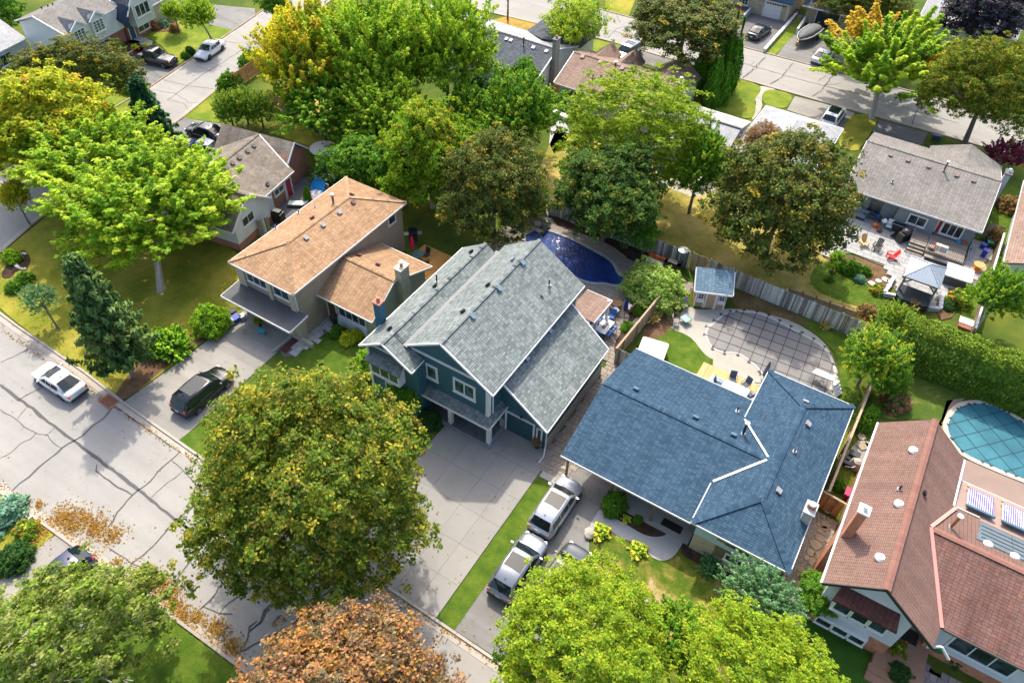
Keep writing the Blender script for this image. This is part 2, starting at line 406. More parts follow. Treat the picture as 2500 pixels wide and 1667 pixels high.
# sealed cracks on the streets: ribbons of tar on the asphalt, one sheet per street
def ribbon(mb, P, w, z):
    P = [Vector((q[0], q[1])) for q in P]; L = []
    for i, p in enumerate(P):
        d = (P[min(i+1, len(P)-1)]-P[max(0, i-1)]).normalized(); n = Vector((-d.y, d.x)); ww = w*(.7+.6*random.random())
        if i in (0, len(P)-1): ww *= .5
        L.append((p-n*ww/2, p+n*ww/2))
    for (a, b), (c, d) in zip(L[:-1], L[1:]): mb.face([(a.x, a.y, z), (b.x, b.y, z), (d.x, d.y, z), (c.x, c.y, z)])
def wig(P, amp=.09, step=.5):
    Q = resample(P, step); return [(x+random.uniform(-amp, amp), y+random.uniform(-amp, amp)) for x, y in Q]
mb = MB()
for o, l, w in [
    (B00, [(0, 430), (110, 520), (250, 620), (410, 750), (570, 865), (680, 955), (860, 1085), (1060, 1240), (1190, 1350), (1350, 1470), (1480, 1560)], .20),
    (C00, [(1350, 310), (1460, 400), (1570, 490), (1760, 620), (1960, 770), (2195, 950)], .22),
    (C60, [(290, 920), (370, 980), (460, 1040), (560, 1110), (640, 1170), (900, 1400)], .26),
    (B00, [(870, 605), (800, 690), (700, 760), (640, 820), (570, 865), (480, 920), (400, 990), (330, 1040), (230, 1140), (150, 1190), (60, 1280)], .11),
    (B00, [(870, 605), (960, 650), (1060, 730), (1170, 800), (1270, 870), (1380, 945), (1480, 1010)], .16),
    (B00, [(1380, 945), (1320, 1010), (1210, 1100), (1150, 1180), (1060, 1245), (980, 1320), (900, 1410), (870, 1480), (830, 1520)], .09),
    (B00, [(1310, 1015), (1390, 1070), (1460, 1150), (1540, 1230)], .06),
    (B00, [(1400, 1100), (1280, 1190), (1160, 1300)], .05),
    (B00, [(750, 1045), (740, 1095), (800, 1150), (900, 1215), (1010, 1280)], .09),
    (B00, [(0, 625), (120, 700), (220, 780), (290, 810), (370, 820), (400, 880), (475, 925)], .05),
    (B00, [(210, 605), (130, 700)], .04), (B00, [(415, 765), (350, 830)], .04),
    (B00, [(0, 1000), (90, 950), (150, 890), (240, 850), (290, 800)], .05),
    (B00, [(0, 270), (100, 225), (230, 160)], .06), (B00, [(130, 560), (240, 500), (360, 435)], .06),
    (B00, [(1480, 1370), (1350, 1470), (1260, 1560)], .08),
    (C00, [(1350, 310), (1280, 400), (1220, 460), (1180, 515), (1100, 590), (1010, 650), (985, 690)], .10),
    (C00, [(835, 530), (920, 590), (1010, 650), (1075, 680)], .07),
    (C00, [(1560, 490), (1500, 590), (1400, 700), (1310, 840)], .08), (C00, [(1640, 600), (1510, 700)], .07),
    (C00, [(1460, 780), (1320, 905)], .06),
    (C00, [(1780, 750), (1680, 830), (1620, 930), (1500, 1030)], .11), (C00, [(1560, 980), (1640, 1015), (1690, 1035), (1780, 1042)], .10),
    (C00, [(1970, 790), (1870, 880), (1750, 950), (1680, 1040)], .10),
    (C00, [(2120, 935), (2030, 1010), (1990, 1100), (1920, 1165)], .12), (C00, [(1970, 1085), (1910, 1140), (1900, 1240), (1860, 1290)], .12),
    (C60, [(240, 935), (160, 1020), (110, 1110), (40, 1165)], .12), (C60, [(610, 850), (460, 960), (370, 980), (280, 1095)], .12),
    (C60, [(640, 850), (470, 1010)], .08), (C60, [(440, 1045), (340, 1130), (210, 1200), (60, 1280), (-60, 1340)], .12),
    (C60, [(270, 1040), (200, 1130)], .15), (C60, [(570, 770), (400, 950)], .06),
    (C60, [(1540, 1170), (1555, 1220), (1530, 1270)], .06), (C60, [(1535, 1175), (1475, 1255)], .07),
    (C60, [(940, 780), (1060, 860), (1200, 960), (1350, 1070), (1560, 1200), (1800, 1370), (1950, 1460)], .10)]:
    ribbon(mb, wig(pts(o, l), .05), w, .030)
o_ = part('crack_sealing', mb, SEAL, D.objects['main_street']); o_['kind'] = 'stuff'
mb = MB()
for o, l, w in [(O00, [(1280, 770), (1560, 570), (1830, 400), (2000, 290)], .09), (O00, [(1180, 690), (1350, 720), (1450, 790), (1560, 790)], .05), (O00, [(1240, 610), (1440, 660), (1640, 685)], .06),
    (O00, [(1500, 510), (1620, 545)], .05), (O00, [(1290, 770), (1400, 790), (1440, 840)], .05), (O00, [(1700, 320), (1850, 335)], .05), (O00, [(1560, 475), (1680, 500)], .05)]:
    ribbon(mb, wig(pts(o, l), .1), w, .036)
o_ = part('crack_sealing', mb, SEAL, D.objects['side_street']); o_['kind'] = 'stuff'
mb = MB()
for o, l, w in [(O180, [(-400, 380), (0, 475), (380, 585), (680, 665), (1000, 740), (1370, 855), (1700, 950)], .10), (O180, [(215, 440), (140, 510), (40, 600)], .10), (O180, [(425, 485), (350, 580), (320, 610), (250, 650)], .12),
    (O180, [(740, 575), (670, 655), (640, 700), (565, 745)], .14), (O180, [(670, 655), (800, 640)], .08), (O180, [(680, 580), (610, 630)], .06), (O180, [(1415, 780), (1370, 860), (1330, 965)], .09),
    (O180, [(130, 470), (110, 500)], .07), (O180, [(500, 530), (498, 550)], .08),
    (O120, [(880, 300), (960, 220), (1060, 200)], .08), (O120, [(960, 120), (975, 160), (990, 180)], .1), (O120, [(900, 235), (1080, 280)], .08), (O120, [(2090, 440), (2020, 530), (1920, 600)], .10), (O120, [(2195, 610), (2130, 650)], .12)]:
    ribbon(mb, wig(pts(o, l), .1), w, .044)
o_ = part('crack_sealing', mb, SEAL, D.objects['far_street']); o_['kind'] = 'stuff'
# lawns
flat('corner_lawn', smooth_poly([(-41.8, 14.75), (-46.6, 15.1), (-55, 15.3), (-61, 16), (-64, 18), (-65.2, 22), (-66.6, 27), (-67.5, 34), (-58, 33), (-47, 31.4), (-41.6, 30), (-41.6, 20)], 1), .06, G_DRY)
flat('front_lawn', [(-35.7, 14.45), (-20.62, 14.05), (-20.62, 25), (-22, 27), (-29.5, 29), (-34, 29)], .055, G_GREEN)
flat('grass_strip', [(-12.65, 13.95), (-11.35, 13.93), (-11.2, 26.3), (-12.2, 26.1), (-12.65, 25)], .06, G_GREEN)
flat('patchy_front_lawn', [(-6.4, 13.9), (5.5, 13.8), (5.0, 25.8), (-1.2, 25.6), (-6.4, 25.5)], .05, G_PATCHY)
flat('shaded_front_lawn', [(5.5, 13.8), (22, 13.8), (22, 27), (5.7, 27)], .05, lawn('deep_green_grass', [(.3, (.03, .09, .01)), (.7, (.06, .14, .02))], .5))  # grass in a deeper green with random tone
flat('south_lawn', [(-64, 5.0), (-36.5, 5.15), (-36.3, -20), (-80, -20)], .06, G_DRY)
flat('south_green_lawn', [(-29.0, 5.35), (-20.7, 5.45), (0, 5.6), (0, -20), (-34, -20)], .06, G_GREEN)
flat('south_driveway', [(-36.4, 5.3), (-29.1, 5.5), (-31, -10), (-39, -10)], .05, SLAB)
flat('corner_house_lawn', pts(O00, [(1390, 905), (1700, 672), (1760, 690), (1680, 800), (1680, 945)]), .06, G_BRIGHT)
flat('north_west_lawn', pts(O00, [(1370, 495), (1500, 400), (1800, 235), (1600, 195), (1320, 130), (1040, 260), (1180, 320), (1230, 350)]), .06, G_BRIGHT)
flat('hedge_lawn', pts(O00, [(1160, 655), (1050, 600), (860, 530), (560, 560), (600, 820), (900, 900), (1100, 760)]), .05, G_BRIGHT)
flat('far_boulevard_lawn', pts(O120, [(590, 260), (990, 350), (960, 430), (600, 420)]), .06, G_BRIGHT)
flat('round_front_lawn', smooth_poly(pts(O120, [(1790, 580), (2050, 650), (2065, 700), (2010, 760), (2025, 850), (1990, 925), (1760, 870), (1690, 830), (1740, 700)]), 2), .06, G_BRIGHT)
flat('small_front_lawn', smooth_poly(pts(O180, [(190, 720), (240, 683), (400, 715), (425, 760), (370, 842), (230, 815), (185, 770)]), 2), .06, G_BRIGHT)
flat('tree_lawn', smooth_poly(pts(O180, [(810, 985), (850, 905), (930, 872), (1080, 905), (1050, 970), (940, 1150), (880, 1160), (760, 1120)]), 1), .06, G_DRY)
flat('brown_backyard_grass', [(-30, 52.6), (4, 52.2), (4, 54), (-1, 62), (-12, 67), (-34, 66)], .05, lawn('parched_grass', [(.25, (.14, .15, .03)), (.42, (.26, .23, .05)), (.58, (.42, .33, .10)), (.8, (.52, .38, .16))], .3))
flat('yellow_backyard_grass', pts(O60, [(180, 1020), (220, 960), (420, 965), (700, 1090), (640, 1150), (500, 1130)]), .055, G_DRY)
flat('golden_backyard_grass', pts(O60, [(320, 730), (1150, 700), (1120, 900), (900, 920), (450, 850)]), .05, lawn('golden_grass', [(.3, (.25, .2, .04)), (.6, (.5, .36, .1)), (.8, (.6, .42, .18))], .5))
flat('far_verge', pts(O120, [(870, -50), (870, 80), (1050, 130), (1100, 0)]), .06, G_DRY)
flat('driveway_side_lawn', pts(O180, [(215, 405), (290, 425), (460, 250), (495, 150), (440, 145)]), .06, G_BRIGHT)
flat('far_verge_lawn', pts(O60, [(1880, 160), (2000, 130), (2300, 190), (2195, 235), (2000, 215)]), .06, lawn('leafy_verge', [(.3, (.15, .17, .03)), (.6, (.45, .25, .06)), (.8, (.55, .35, .15))], .6))
flat('east_side_lawn', [(9.6, 60), (11, 60), (12.5, 84), (9.6, 84)], .05, G_GREEN)
flat('bright_back_lawn', smooth_poly(pts(A180, [(560, 840), (640, 745), (760, 770), (900, 850), (1000, 920), (1090, 1000), (1130, 1040), (1080, 1120), (850, 1080), (560, 960)]), 1), .06, G_GREEN)
flat('shaded_back_lawn', pts(B180, [(1080, 700), (1200, 480), (1330, 380), (1700, 480), (1620, 600), (1560, 760), (1500, 705)]), .05, lawn('straw_flecked_grass', [(.3, (.04, .09, .015)), (.55, (.08, .12, .02)), (.75, (.3, .27, .1))], .6))  # deep green grass with random straw-coloured patches
# driveways
flat('tan_house_driveway', [(-41.75, 14.75), (-35.6, 14.5), (-35.9, 24.3), (-36.2, 27), (-41.6, 27), (-41.4, 21)], .05, asphalt('pale_driveway_asphalt', (.27, .255, .23), .12, .1))  # lighter grey asphalt with random patches
flat('blue_roof_driveway', [(-11.38, 13.93), (-6.4, 13.9), (-6.9, 22.6), (-7.75, 24.2), (-7.7, 29.5), (-11.1, 29.5)], .05, ASPHD)
flat('corner_house_driveway', pts(O00, [(1170, 655), (1370, 500), (1230, 420), (900, 380), (740, 450), (700, 490), (860, 530), (1060, 600)]), .05, ASPHD)
flat('pickup_apron', pts(O00, [(1590, 190), (1800, 240), (1960, 130), (1950, 70), (1640, 40)]), .05, ASPHD)
flat('side_house_driveway', pts(O00, [(1390, 905), (1170, 1100), (1300, 1250), (1500, 1260), (1700, 1150), (1690, 950)]), .05, ASPHD)
flat('van_driveway', pts(O120, [(1000, 350), (1400, 460), (1250, 520), (1140, 480), (900, 440)]), .05, ASPHD)
flat('far_left_driveway', pts(O120, [(320, 180), (480, 210), (440, 270), (240, 235)]), .05, ASPHD)
flat('green_sedan_driveway', pts(O120, [(1830, 335), (2080, 400), (2195, 280), (2400, 120), (1990, 100), (1900, 200)]), .05, ASPHB)
flat('boat_driveway', pts(O180, [(300, 430), (640, 520), (900, 560), (900, 250), (470, 200)]), .05, ASPHD)
flat('white_car_driveway', pts(O180, [(380, 845), (440, 740), (640, 790), (900, 870), (810, 985)]), .05, SLAB)
flat('gravel_driveway', pts(O180, [(1085, 920), (1455, 1020), (1420, 1110), (1360, 1130), (1030, 1010)]), .05, ASPHB)
flat('garden_path', smooth_poly(pts(O120, [(2050, 655), (2195, 690), (2110, 700), (2065, 760), (2075, 830), (2000, 930), (1990, 900), (2030, 800), (2010, 750), (2065, 690)]), 1), .045, POOLC)
flat('entry_path', pts(O00, [(1030, 260), (1170, 320), (1160, 360), (1080, 350), (960, 300)]), .07, POOLC)
# ------------------------------------------------------------ slabs, pavers, pools, fences
def unit_box(name, m, sx=1, sy=1, sz=1, ch=.0):
    mb = MB(); x, y = sx/2, sy/2
    if ch: 
        n = len(mb.v)
        for (a, b, z) in ((x, y, 0), (x, y, sz-ch), (x-ch, y-ch, sz)):
            for (i, j) in ((-1, -1), (1, -1), (1, 1), (-1, 1)): mb.p((a*i, b*j, z))
        for r_ in (0, 4):
            for k in range(4): j = (k+1) % 4; mb.f.append((r_+k, r_+j, r_+4+j, r_+4+k))
        mb.f.append((8, 9, 10, 11))
    else: mb.box(-x, -y, 0, x, y, sz)
    return mb.mesh(name, m)
def piece(name, me, parent, loc, rz=0, scale=None):
    o = D.objects.new(name, me); COL.objects.link(o); o.parent = parent
    o.location = Vector(loc)-ORG[root_of(parent).name]; o.rotation_euler = (0, 0, rz)
    if scale: o.scale = scale
    return o
def pave(parent, poly, name, m, z, rows, widths, rz=0, gap=.02, th=.04, limit=300, org=None):
    """course by course laying: rows = row heights, widths = stone lengths; stones share meshes"""
    org = org or poly[0]; Rm = Matrix.Rotation(rz, 2); inv = Rm.transposed()
    L = [inv @ (Vector(p)-Vector(org)) for p in poly]
    x0 = min(p.x for p in L); x1 = max(p.x for p in L); y0 = min(p.y for p in L); y1 = max(p.y for p in L)
    cache = {}; cells = []; y = y0; k = 0
    while y < y1:
        h = rows[k % len(rows)]; x = x0-random.random()*widths[0]; k += 1
        while x < x1:
            w = random.choice(widths); c = Vector((x+w/2, y+h/2)); q = Rm @ c+Vector(org)
            if inside(q, poly): cells.append((q, w, h))
            x += w
        y += h
    cells.sort(key=lambda c: depth((c[0].x, c[0].y, 0)))
    rest = MB()
    for i, (q, w, h) in enumerate(cells):
        if i < limit:
            key = (w, h)
            if key not in cache: cache[key] = unit_box(name, m, w-gap, h-gap, th, .012)
            piece(name, cache[key], parent, (q.x, q.y, z-th+random.uniform(0, .006)), rz)
        else: rest.obox((q.x, q.y, z-th/2), (w-gap, h-gap, th), rz)
    if rest.v: part(name, rest, m, parent, kind='stuff')
PAVE = mat('warm_paver', (.29, .25, .205), .9, .15, 3, rnd=.22, bmp=.2)
PAVEG = mat('grey_paver', (.34, .34, .33), .9, .12, 3, rnd=.16, bmp=.2)
PAVED = mat('dark_paver', (.13, .14, .15), .85, .2, 3, rnd=.3)
PAVEP = mat('pinkish_paver', (.33, .27, .25), .9, .15, 3, rnd=.35)
JOINT = mat('joint_sand', (.13, .115, .09), .95, .2, 5)
# concrete driveway of the dark teal house, slab by slab
dr = flat('concrete_driveway', [(-20.6, 13.95), (-12.7, 13.95), (-12.7, 26.6), (-12.9, 28.15), (-17.0, 28.15), (-20.6, 26.0)], .035, mat('slab_joint', (.20, .185, .165), .95, .1))
xs = [-20.6, -18.3, -15.9, -14.3, -12.7]; ys = [13.95, 16.3, 18.7, 21.1, 23.5, 25.9, 28.1]
for i in range(4):
    for j in range(6):
        if j == 5 and i == 0: continue
        piece('concrete_slab', MB().box(-(xs[i+1]-xs[i])/2+.006, -(ys[j+1]-ys[j])/2+.006, 0, (xs[i+1]-xs[i])/2-.006, (ys[j+1]-ys[j])/2-.006, .035).mesh('concrete_slab', mat('driveway_slab', (.255, .245, .225), .9, .10, .5, rnd=.07, bmp=.1)), dr, ((xs[i]+xs[i+1])/2, (ys[j]+ys[j+1])/2, .03))
# side path between the two middle houses, and the pool patio behind
sp = flat('side_path', [(-13.3, 27.0), (-12.6, 26.3), (-11.2, 26.3), (-11.0, 38.6), (-13.3, 38.4)], .03, JOINT)
pave(sp, [(-13.35, 26.9), (-12.6, 26.35), (-10.7, 26.35), (-10.7, 38.5), (-13.35, 38.5)], 'paving_stone', PAVE, .075, [.42, .3, .5], [.42, .6, .34])
piece('step_slab', unit_box('step_slab', CONC, 1.3, .5, .17), sp, (-11.9, 26.1, 0))
PT = pts(A120, [(700, 900), (790, 940), (850, 950), (960, 950), (1040, 920), (1035, 860), (960, 830), (960, 740), (880, 690), (760, 640), (600, 560), (490, 500), (520, 470), (700, 550), (900, 620), (1000, 690), (1060, 750), (1180, 780), (1240, 800), (1100, 900), (1180, 1060), (1140, 1110), (1020, 1300), (950, 1480), (920, 1560), (840, 1540), (600, 1340), (560, 1200), (600, 1100)])
PT = [(-24, 39.6), (-13.0, 38.1), (-12.75, 45.6), (-11.4, 46.6), (-10.9, 50.2), (-13.5, 51.0), (-15.5, 50.4), (-17.5, 51.6), (-22, 52.0), (-27.5, 51.7), (-29.5, 49), (-29, 42)]
pat = flat('pool_patio', PT, .03, JOINT)
POOL = smooth_poly([tuple(p) for p in pts(A120, [(245, 575), (300, 528), (400, 515), (500, 545), (640, 605), (780, 680), (890, 740), (940, 800), (955, 850), (1000, 870), (1010, 900), (985, 930), (930, 935), (870, 915), (780, 918), (690, 895), (600, 850), (450, 760), (310, 660)])], 1)
pave(pat, PT, 'paving_stone', PAVE, .085, [.5, .32, .42], [.5, .7, .36], R(2), limit=300)
def ring(P, w):
    out = []; n = len(P); a = sum(P[i-1][0]*P[i][1]-P[i][0]*P[i-1][1] for i in range(n)); sgn = 1 if a > 0 else -1
    for i in range(n):
        d = (Vector(P[(i+1) % n])-Vector(P[i-1])).normalized(); nrm = Vector((d.y, -d.x))*sgn; out.append(tuple(Vector(P[i])+nrm*w))
    return out
def pool(name, label, P, cop_w, cop_m, n_skip=1, zt=.16, closed=True):
    t = thing(name, label, 'pool', (sum(p[0] for p in P)/len(P), sum(p[1] for p in P)/len(P), 0))
    Q = resample(P+[P[0]], .6); O_ = ring(Q[:-1], cop_w); Q = Q[:-1]; n = len(Q)
    for i in range(n):
        j = (i+1) % n; a, b, c, d = [Vector(v) for v in (Q[i], Q[j], O_[j], O_[i])]; m_ = (a+b+c+d)/4
        part('coping_stone', MB().prism([tuple(m_+(q-m_)*.97) for q in (a, b, c, d)], .0, zt), cop_m, t)
    return t, Q
W = D.materials.new('pool_water'); W.use_nodes = True; b = W.node_tree.nodes['Principled BSDF']
b.inputs['Base Color'].default_value = (.004, .03, .16, 1); b.inputs['Roughness'].default_value = .04; b.inputs['IOR'].default_value = 1.33
c = ramp(W.node_tree, noise(W.node_tree, pos(W.node_tree), .5, 3), [(.35, (.002, .018, .11)), (.65, (.004, .045, .22))]); W.node_tree.links.new(c, b.inputs['Base Color'])
bump(W.node_tree, b, noise(W.node_tree, pos(W.node_tree), 5, 4), .8, .10)
pl, Q = pool('swimming_pool', 'kidney-shaped swimming pool of deep blue water behind the dark teal house', POOL, .32, PAVEG)
part('water', MB().prism(ring(POOL, .02), .0, .093), W, pl)
lin = MB(); R2 = ring(Q, -.03)
for i in range(len(Q)):
    j = (i+1) % len(Q); lin.face([(*R2[i], .06), (*R2[j], .06), (*R2[j], .13), (*R2[i], .13)])
part('pool_liner', lin, mat('blue_liner', (.01, .03, .14), .4), pl)
# rocks of the waterfall at the pool's far end
import bmesh
def rock_mesh(name, m, seed, flatn=.6):
    rr = random.Random(seed); bm = bmesh.new(); bmesh.ops.create_icosphere(bm, subdivisions=2, radius=.5)
    o = Vector((seed*3.1, seed*1.7, 0))
    for v in bm.verts: v.co *= 1+.5*noise_at(v.co*1.6+o); v.co.z *= flatn
    me = D.meshes.new(name); bm.to_mesh(me); bm.free(); me.materials.append(m); return me
from mathutils import noise as mnoise
def noise_at(v): return mnoise.noise(Vector(v))
ROCK = mat('pale_rock', (.36, .32, .27), .9, .3, 3, bmp=.5, rnd=.3)
ROCKT = mat('tan_rock', (.42, .34, .22), .9, .25, 3, bmp=.5, rnd=.3)
RK = [rock_mesh('rock', ROCK, i) for i in range(4)]
wf = thing('rock_waterfall', 'stacked boulder waterfall at the far end of the blue pool', 'waterfall', at(A120, 370, 470)[:])
for i in range(22):
    p = at(A120, 370+random.uniform(-45, 60), 470+random.uniform(-75, 45), .2); k = random.uniform(.45, .95)
    o = piece('boulder', RK[i % 4], wf, (p.x, p.y, random.uniform(.15, .8)), random.random()*6, (k*1.2, k, k*.8))
    o.rotation_euler = (random.random()*.5, random.random()*.5, random.random()*6)
# mulch bed along the back fence and round beds
flat('fence_bed', smooth_poly(pts(A120, [(440, 385), (500, 480), (560, 490), (700, 540), (900, 620), (1000, 690), (1060, 745), (1150, 770), (1260, 760), (1240, 700), (1000, 610), (700, 480)]), 1), .10, SOIL)
flat('side_fence_bed', smooth_poly(pts(A120, [(1040, 1250), (1130, 1160), (1080, 1100), (1040, 1120), (1060, 1200), (960, 1340), (935, 1400), (945, 1480), (990, 1470), (1070, 1330)]), 1), .10, SOIL)
# covered pool and its deck
flat('pool_yard_deck', smooth_poly(pts(A120, [(1400, 1130), (1520, 1090), (1560, 1120), (1800, 1110), (1990, 1118), (2113, 1150), (2313, 1210), (2481, 1310), (2581, 1410), (2641, 1560), (2656, 1650), (2651, 1750), (2600, 1850), (2300, 1900), (1900, 1900), (1600, 1840), (1500, 1500), (1350, 1300), (1330, 1250)]), 1), .045, POOLC)
flat('pool_yard_lawn', smooth_poly(pts(B120, [(1130, 60), (1200, -20), (1290, -90), (1380, 15), (1480, 50), (1545, 95), (1600, 170), (1650, 225), (1710, 250), (1640, 390), (1300, 250), (1100, 160)]), 1), .06, G_GREEN)
flat('pool_side_lawn', smooth_poly(pts(A180, [(330, 1180), (420, 1200), (600, 1300), (700, 1390), (760, 1480), (790, 1620), (760, 1700), (760, 1850), (900, 1900), (960, 1650), (900, 1400), (700, 1280), (420, 1130)]), 1), .055, G_GREEN)
flat('brown_fence_verge', smooth_poly(pts(A180, [(-40, 1060), (-60, 980), (100, 1000), (500, 1180), (560, 1240), (440, 1215), (200, 1135), (0, 1110)]), 1), .06, lawn('leafy_ground', [(.3, (.08, .06, .03)), (.55, (.16, .11, .05)), (.8, (.25, .15, .05))], .8))
flat('planting_bed', smooth_poly(pts(A120, [(1140, 1330), (1200, 1180), (1290, 1110), (1440, 1040), (1480, 1120), (1400, 1180), (1380, 1260), (1300, 1330), (1180, 1350)]), 1), .065, MULCH)
CV = smooth_poly(pts(A120, [(1665, 1270), (1720, 1230), (1800, 1160), (1860, 1145), (1970, 1150), (2080, 1170), (2195, 1225), (2371, 1320), (2470, 1375), (2550, 1430), (2590, 1520), (2610, 1600), (2590, 1680), (2550, 1750), (2470, 1780), (2250, 1760), (2110, 1650), (2060, 1560), (1950, 1470), (1880, 1434), (1750, 1430), (1690, 1390), (1660, 1320)]), 1)
pc, _q = pool('covered_pool', 'large freeform pool under a taut grey safety cover with black straps', CV, .30, mat('pale_coping', (.42, .41, .38), .8, .1), zt=.07)
cvm = mat('grey_pool_cover', (.18, .17, .16), .75, .10, .8, bmp=.2)
part('cover', MB().prism(ring(CV, .12), .0, .082), cvm, pc)
def clip_line(p, d, P):
    ts = []
    for i in range(len(P)):
        a = Vector(P[i-1]); b = Vector(P[i]); e = b-a; den = d.x*e.y-d.y*e.x
        if abs(den) < 1e-9: continue
        w = a-p; t = (w.x*e.y-w.y*e.x)/den; s_ = (w.x*d.y-w.y*d.x)/den
        if 0 <= s_ < 1: ts.append(t)
    ts.sort(); return [(ts[i], ts[i+1]) for i in range(0, len(ts)-1, 2)]
def straps(parent, P, ang, step, m, z, w=.05, over=.45, ph=0):
    c = Vector((sum(p[0] for p in P)/len(P), sum(p[1] for p in P)/len(P)))
    for A_ in (ang, ang+math.pi/2):
        d = Vector((math.cos(A_), math.sin(A_))); n = Vector((-d.y, d.x))
        for k in range(-14, 15):
            for t0, t1 in clip_line(c+n*(k+ph)*step, d, P):
                a = c+n*(k+ph)*step+d*(t0-over); b = c+n*(k+ph)*step+d*(t1+over)
                part('strap', MB().bar((a.x, a.y, z), (b.x, b.y, z), w, .012), m, parent)
                for e in (a, b): part('anchor', MB().obox((e.x, e.y, z), (.1, .25, .03), A_), m, parent)
straps(pc, CV, R(4), 1.0, BLACK, .096)
# teal covered pool
TP = smooth_poly(pts(B180, [(1620, 720), (1680, 630), (1760, 595), (1880, 590), (2000, 625), (2195, 750), (2450, 880), (2600, 1050), (2600, 1250), (2400, 1230), (2195, 1160), (1980, 1075), (1740, 970), (1660, 890), (1610, 790)]), 2)
tpl, _q = pool('teal_pool', 'oval pool under a teal safety cover beside the red-brown roof', TP, .42, mat('beige_coping', (.48, .42, .33), .85, .2, 2), zt=.12)
tc, nt, bb = nodes('teal_pool_cover'); bb.inputs['Roughness'].default_value = .7
nt.links.new(ramp(nt, noise(nt, pos(nt), .35, 4), [(.3, (.008, .09, .13)), (.7, (.03, .18, .23))]), bb.inputs['Base Color'])
part('cover', MB().prism(ring(TP, .05), .0, .135), tc, tpl)
straps(tpl, TP, R(48), 1.15, mat('dark_teal_strap', (.01, .06, .08), .7), .15, over=.1)
flat('brown_pool_deck', pts(B180, [(1560, 700), (1600, 560), (1740, 540), (1560, 730), (1600, 830), (1740, 1010), (2000, 1100), (2600, 1280), (2600, 1500), (1650, 1300), (1500, 800)]), .05, mat('brown_deck_concrete', (.23, .165, .135), .8, .12, .6))
# patio of the grey-roofed bungalow
GP = pts(A180, [(650, 690), (770, 500), (850, 300), (1300, 430), (1900, 620), (1960, 560), (1930, 760), (1800, 960), (1650, 980), (1530, 1040), (1500, 1120), (1240, 1020), (1180, 930), (1190, 870), (1130, 850), (1150, 800), (1000, 740), (880, 690), (800, 690), (740, 735)])
gp = flat('pale_patio', GP, .06, JOINT)
pave(gp, GP, 'patio_stone', PAVEG, .12, [.62, .62], [.62, .93], R(0), limit=300, gap=.018)
flat('garden_bed', smooth_poly(pts(A180, [(620, 700), (745, 740), (850, 700), (1000, 750), (1130, 800), (1130, 860), (1190, 880), (1150, 1000), (1060, 980), (980, 900), (850, 790), (760, 770)]), 1), .08, MULCH)
# walkway to the tan house
tw = flat('front_walk', pts(A50, [(560, 1400), (905, 1110), (990, 1170), (960, 1290), (690, 1480), (600, 1480)]), .04, JOINT)
pave(tw, pts(A50, [(700, 1360), (850, 1170), (905, 1110), (990, 1170), (960, 1290), (700, 1480), (620, 1440)]), 'walk_stone', mat('silver_paver', (.42, .42, .40), .9, .12, 3, rnd=.2), .09, [.5, .5], [.5, .75], limit=120)
part('planter_edge', MB().bar(at(A50, 520, 1440, .1), at(A50, 700, 1290, .1), .2, .2), CONC, tw)
part('low_wall', MB().bar(at(A50, 670, 1300, .25), at(A50, 830, 1395, .25), .28, .4), mat('tan_block', (.38, .32, .25), .9, .15), tw)
for q in ([(700, 1290), (800, 1205), (850, 1235), (760, 1330)], [(570, 1430), (680, 1340), (715, 1360), (620, 1450)]): part('soil', MB().prism(pts(A50, q), 0, .1), mat('red_mulch', (.10, .03, .025), .95, .2, 6), tw)
# entry of the red house
rp = flat('entry_walk', pts(C180, [(1150, 1290), (1240, 1260), (1300, 1300), (1470, 1420), (1500, 1480), (1700, 1568), (1800, 1700), (1450, 1700), (1080, 1460), (1130, 1380)]), .05, JOINT)
pave(rp, pts(C180, [(1150, 1290), (1240, 1260), (1470, 1420), (1500, 1480), (1700, 1568), (1800, 1700), (1450, 1700), (1080, 1460), (1130, 1380)]), 'paving_stone', PAVEP, .1, [.42, .42], [.42, .63], R(0), limit=200)
# river-stone side yard with flagstones
sy = flat('gravel_side_yard', [(4.1, 25.4), (5.9, 25.3), (6.1, 33.6), (4.2, 33.9)], .05, pebble('river_gravel', [(.16, .13, .10), (.42, .38, .31), (.30, .26, .20), (.55, .52, .47)], 12))
for x, y, s_ in [(675, 355, 1), (635, 400, .7), (670, 385, .6), (630, 460, 1), (600, 510, 1.1), (565, 570, .9), (610, 590, .7), (575, 640, .9), (490, 700, .8), (540, 745, 1), (480, 745, .8), (695, 245, .8), (725, 190, .7), (530, 610, .6), (625, 355, .5), (465, 815, .7), (720, 330, .5), (560, 695, .8), (680, 475, .5)]:
    p = at(C180, x, y, .08); k = s_*.62
    P_ = [(math.cos(a)*k*random.uniform(.42, .62), math.sin(a)*k*random.uniform(.42, .62)) for a in [i*math.pi/3.5 for i in range(7)]]
    piece('flagstone', MB().prism(P_, 0, .07).mesh('flagstone', ROCKT), sy, (p.x, p.y, .045), random.random()*6)
pb = MB()
for i in range(2600):
    x = random.uniform(4.2, 6.0); y = random.uniform(25.4, 33.7); r_ = random.uniform(.03, .07); n = len(pb.v)
    for k in range(5): a = k*1.2566+i; pb.p((x+r_*math.cos(a), y+r_*math.sin(a), .052))
    pb.p((x, y, .06+r_*.6))
    for k in range(5): pb.f.append((n+k, n+(k+1) % 5, n+5))
part('river_pebbles', pb, mat('river_pebble', (.36, .32, .27), .8, .45, 14), sy, kind='stuff')
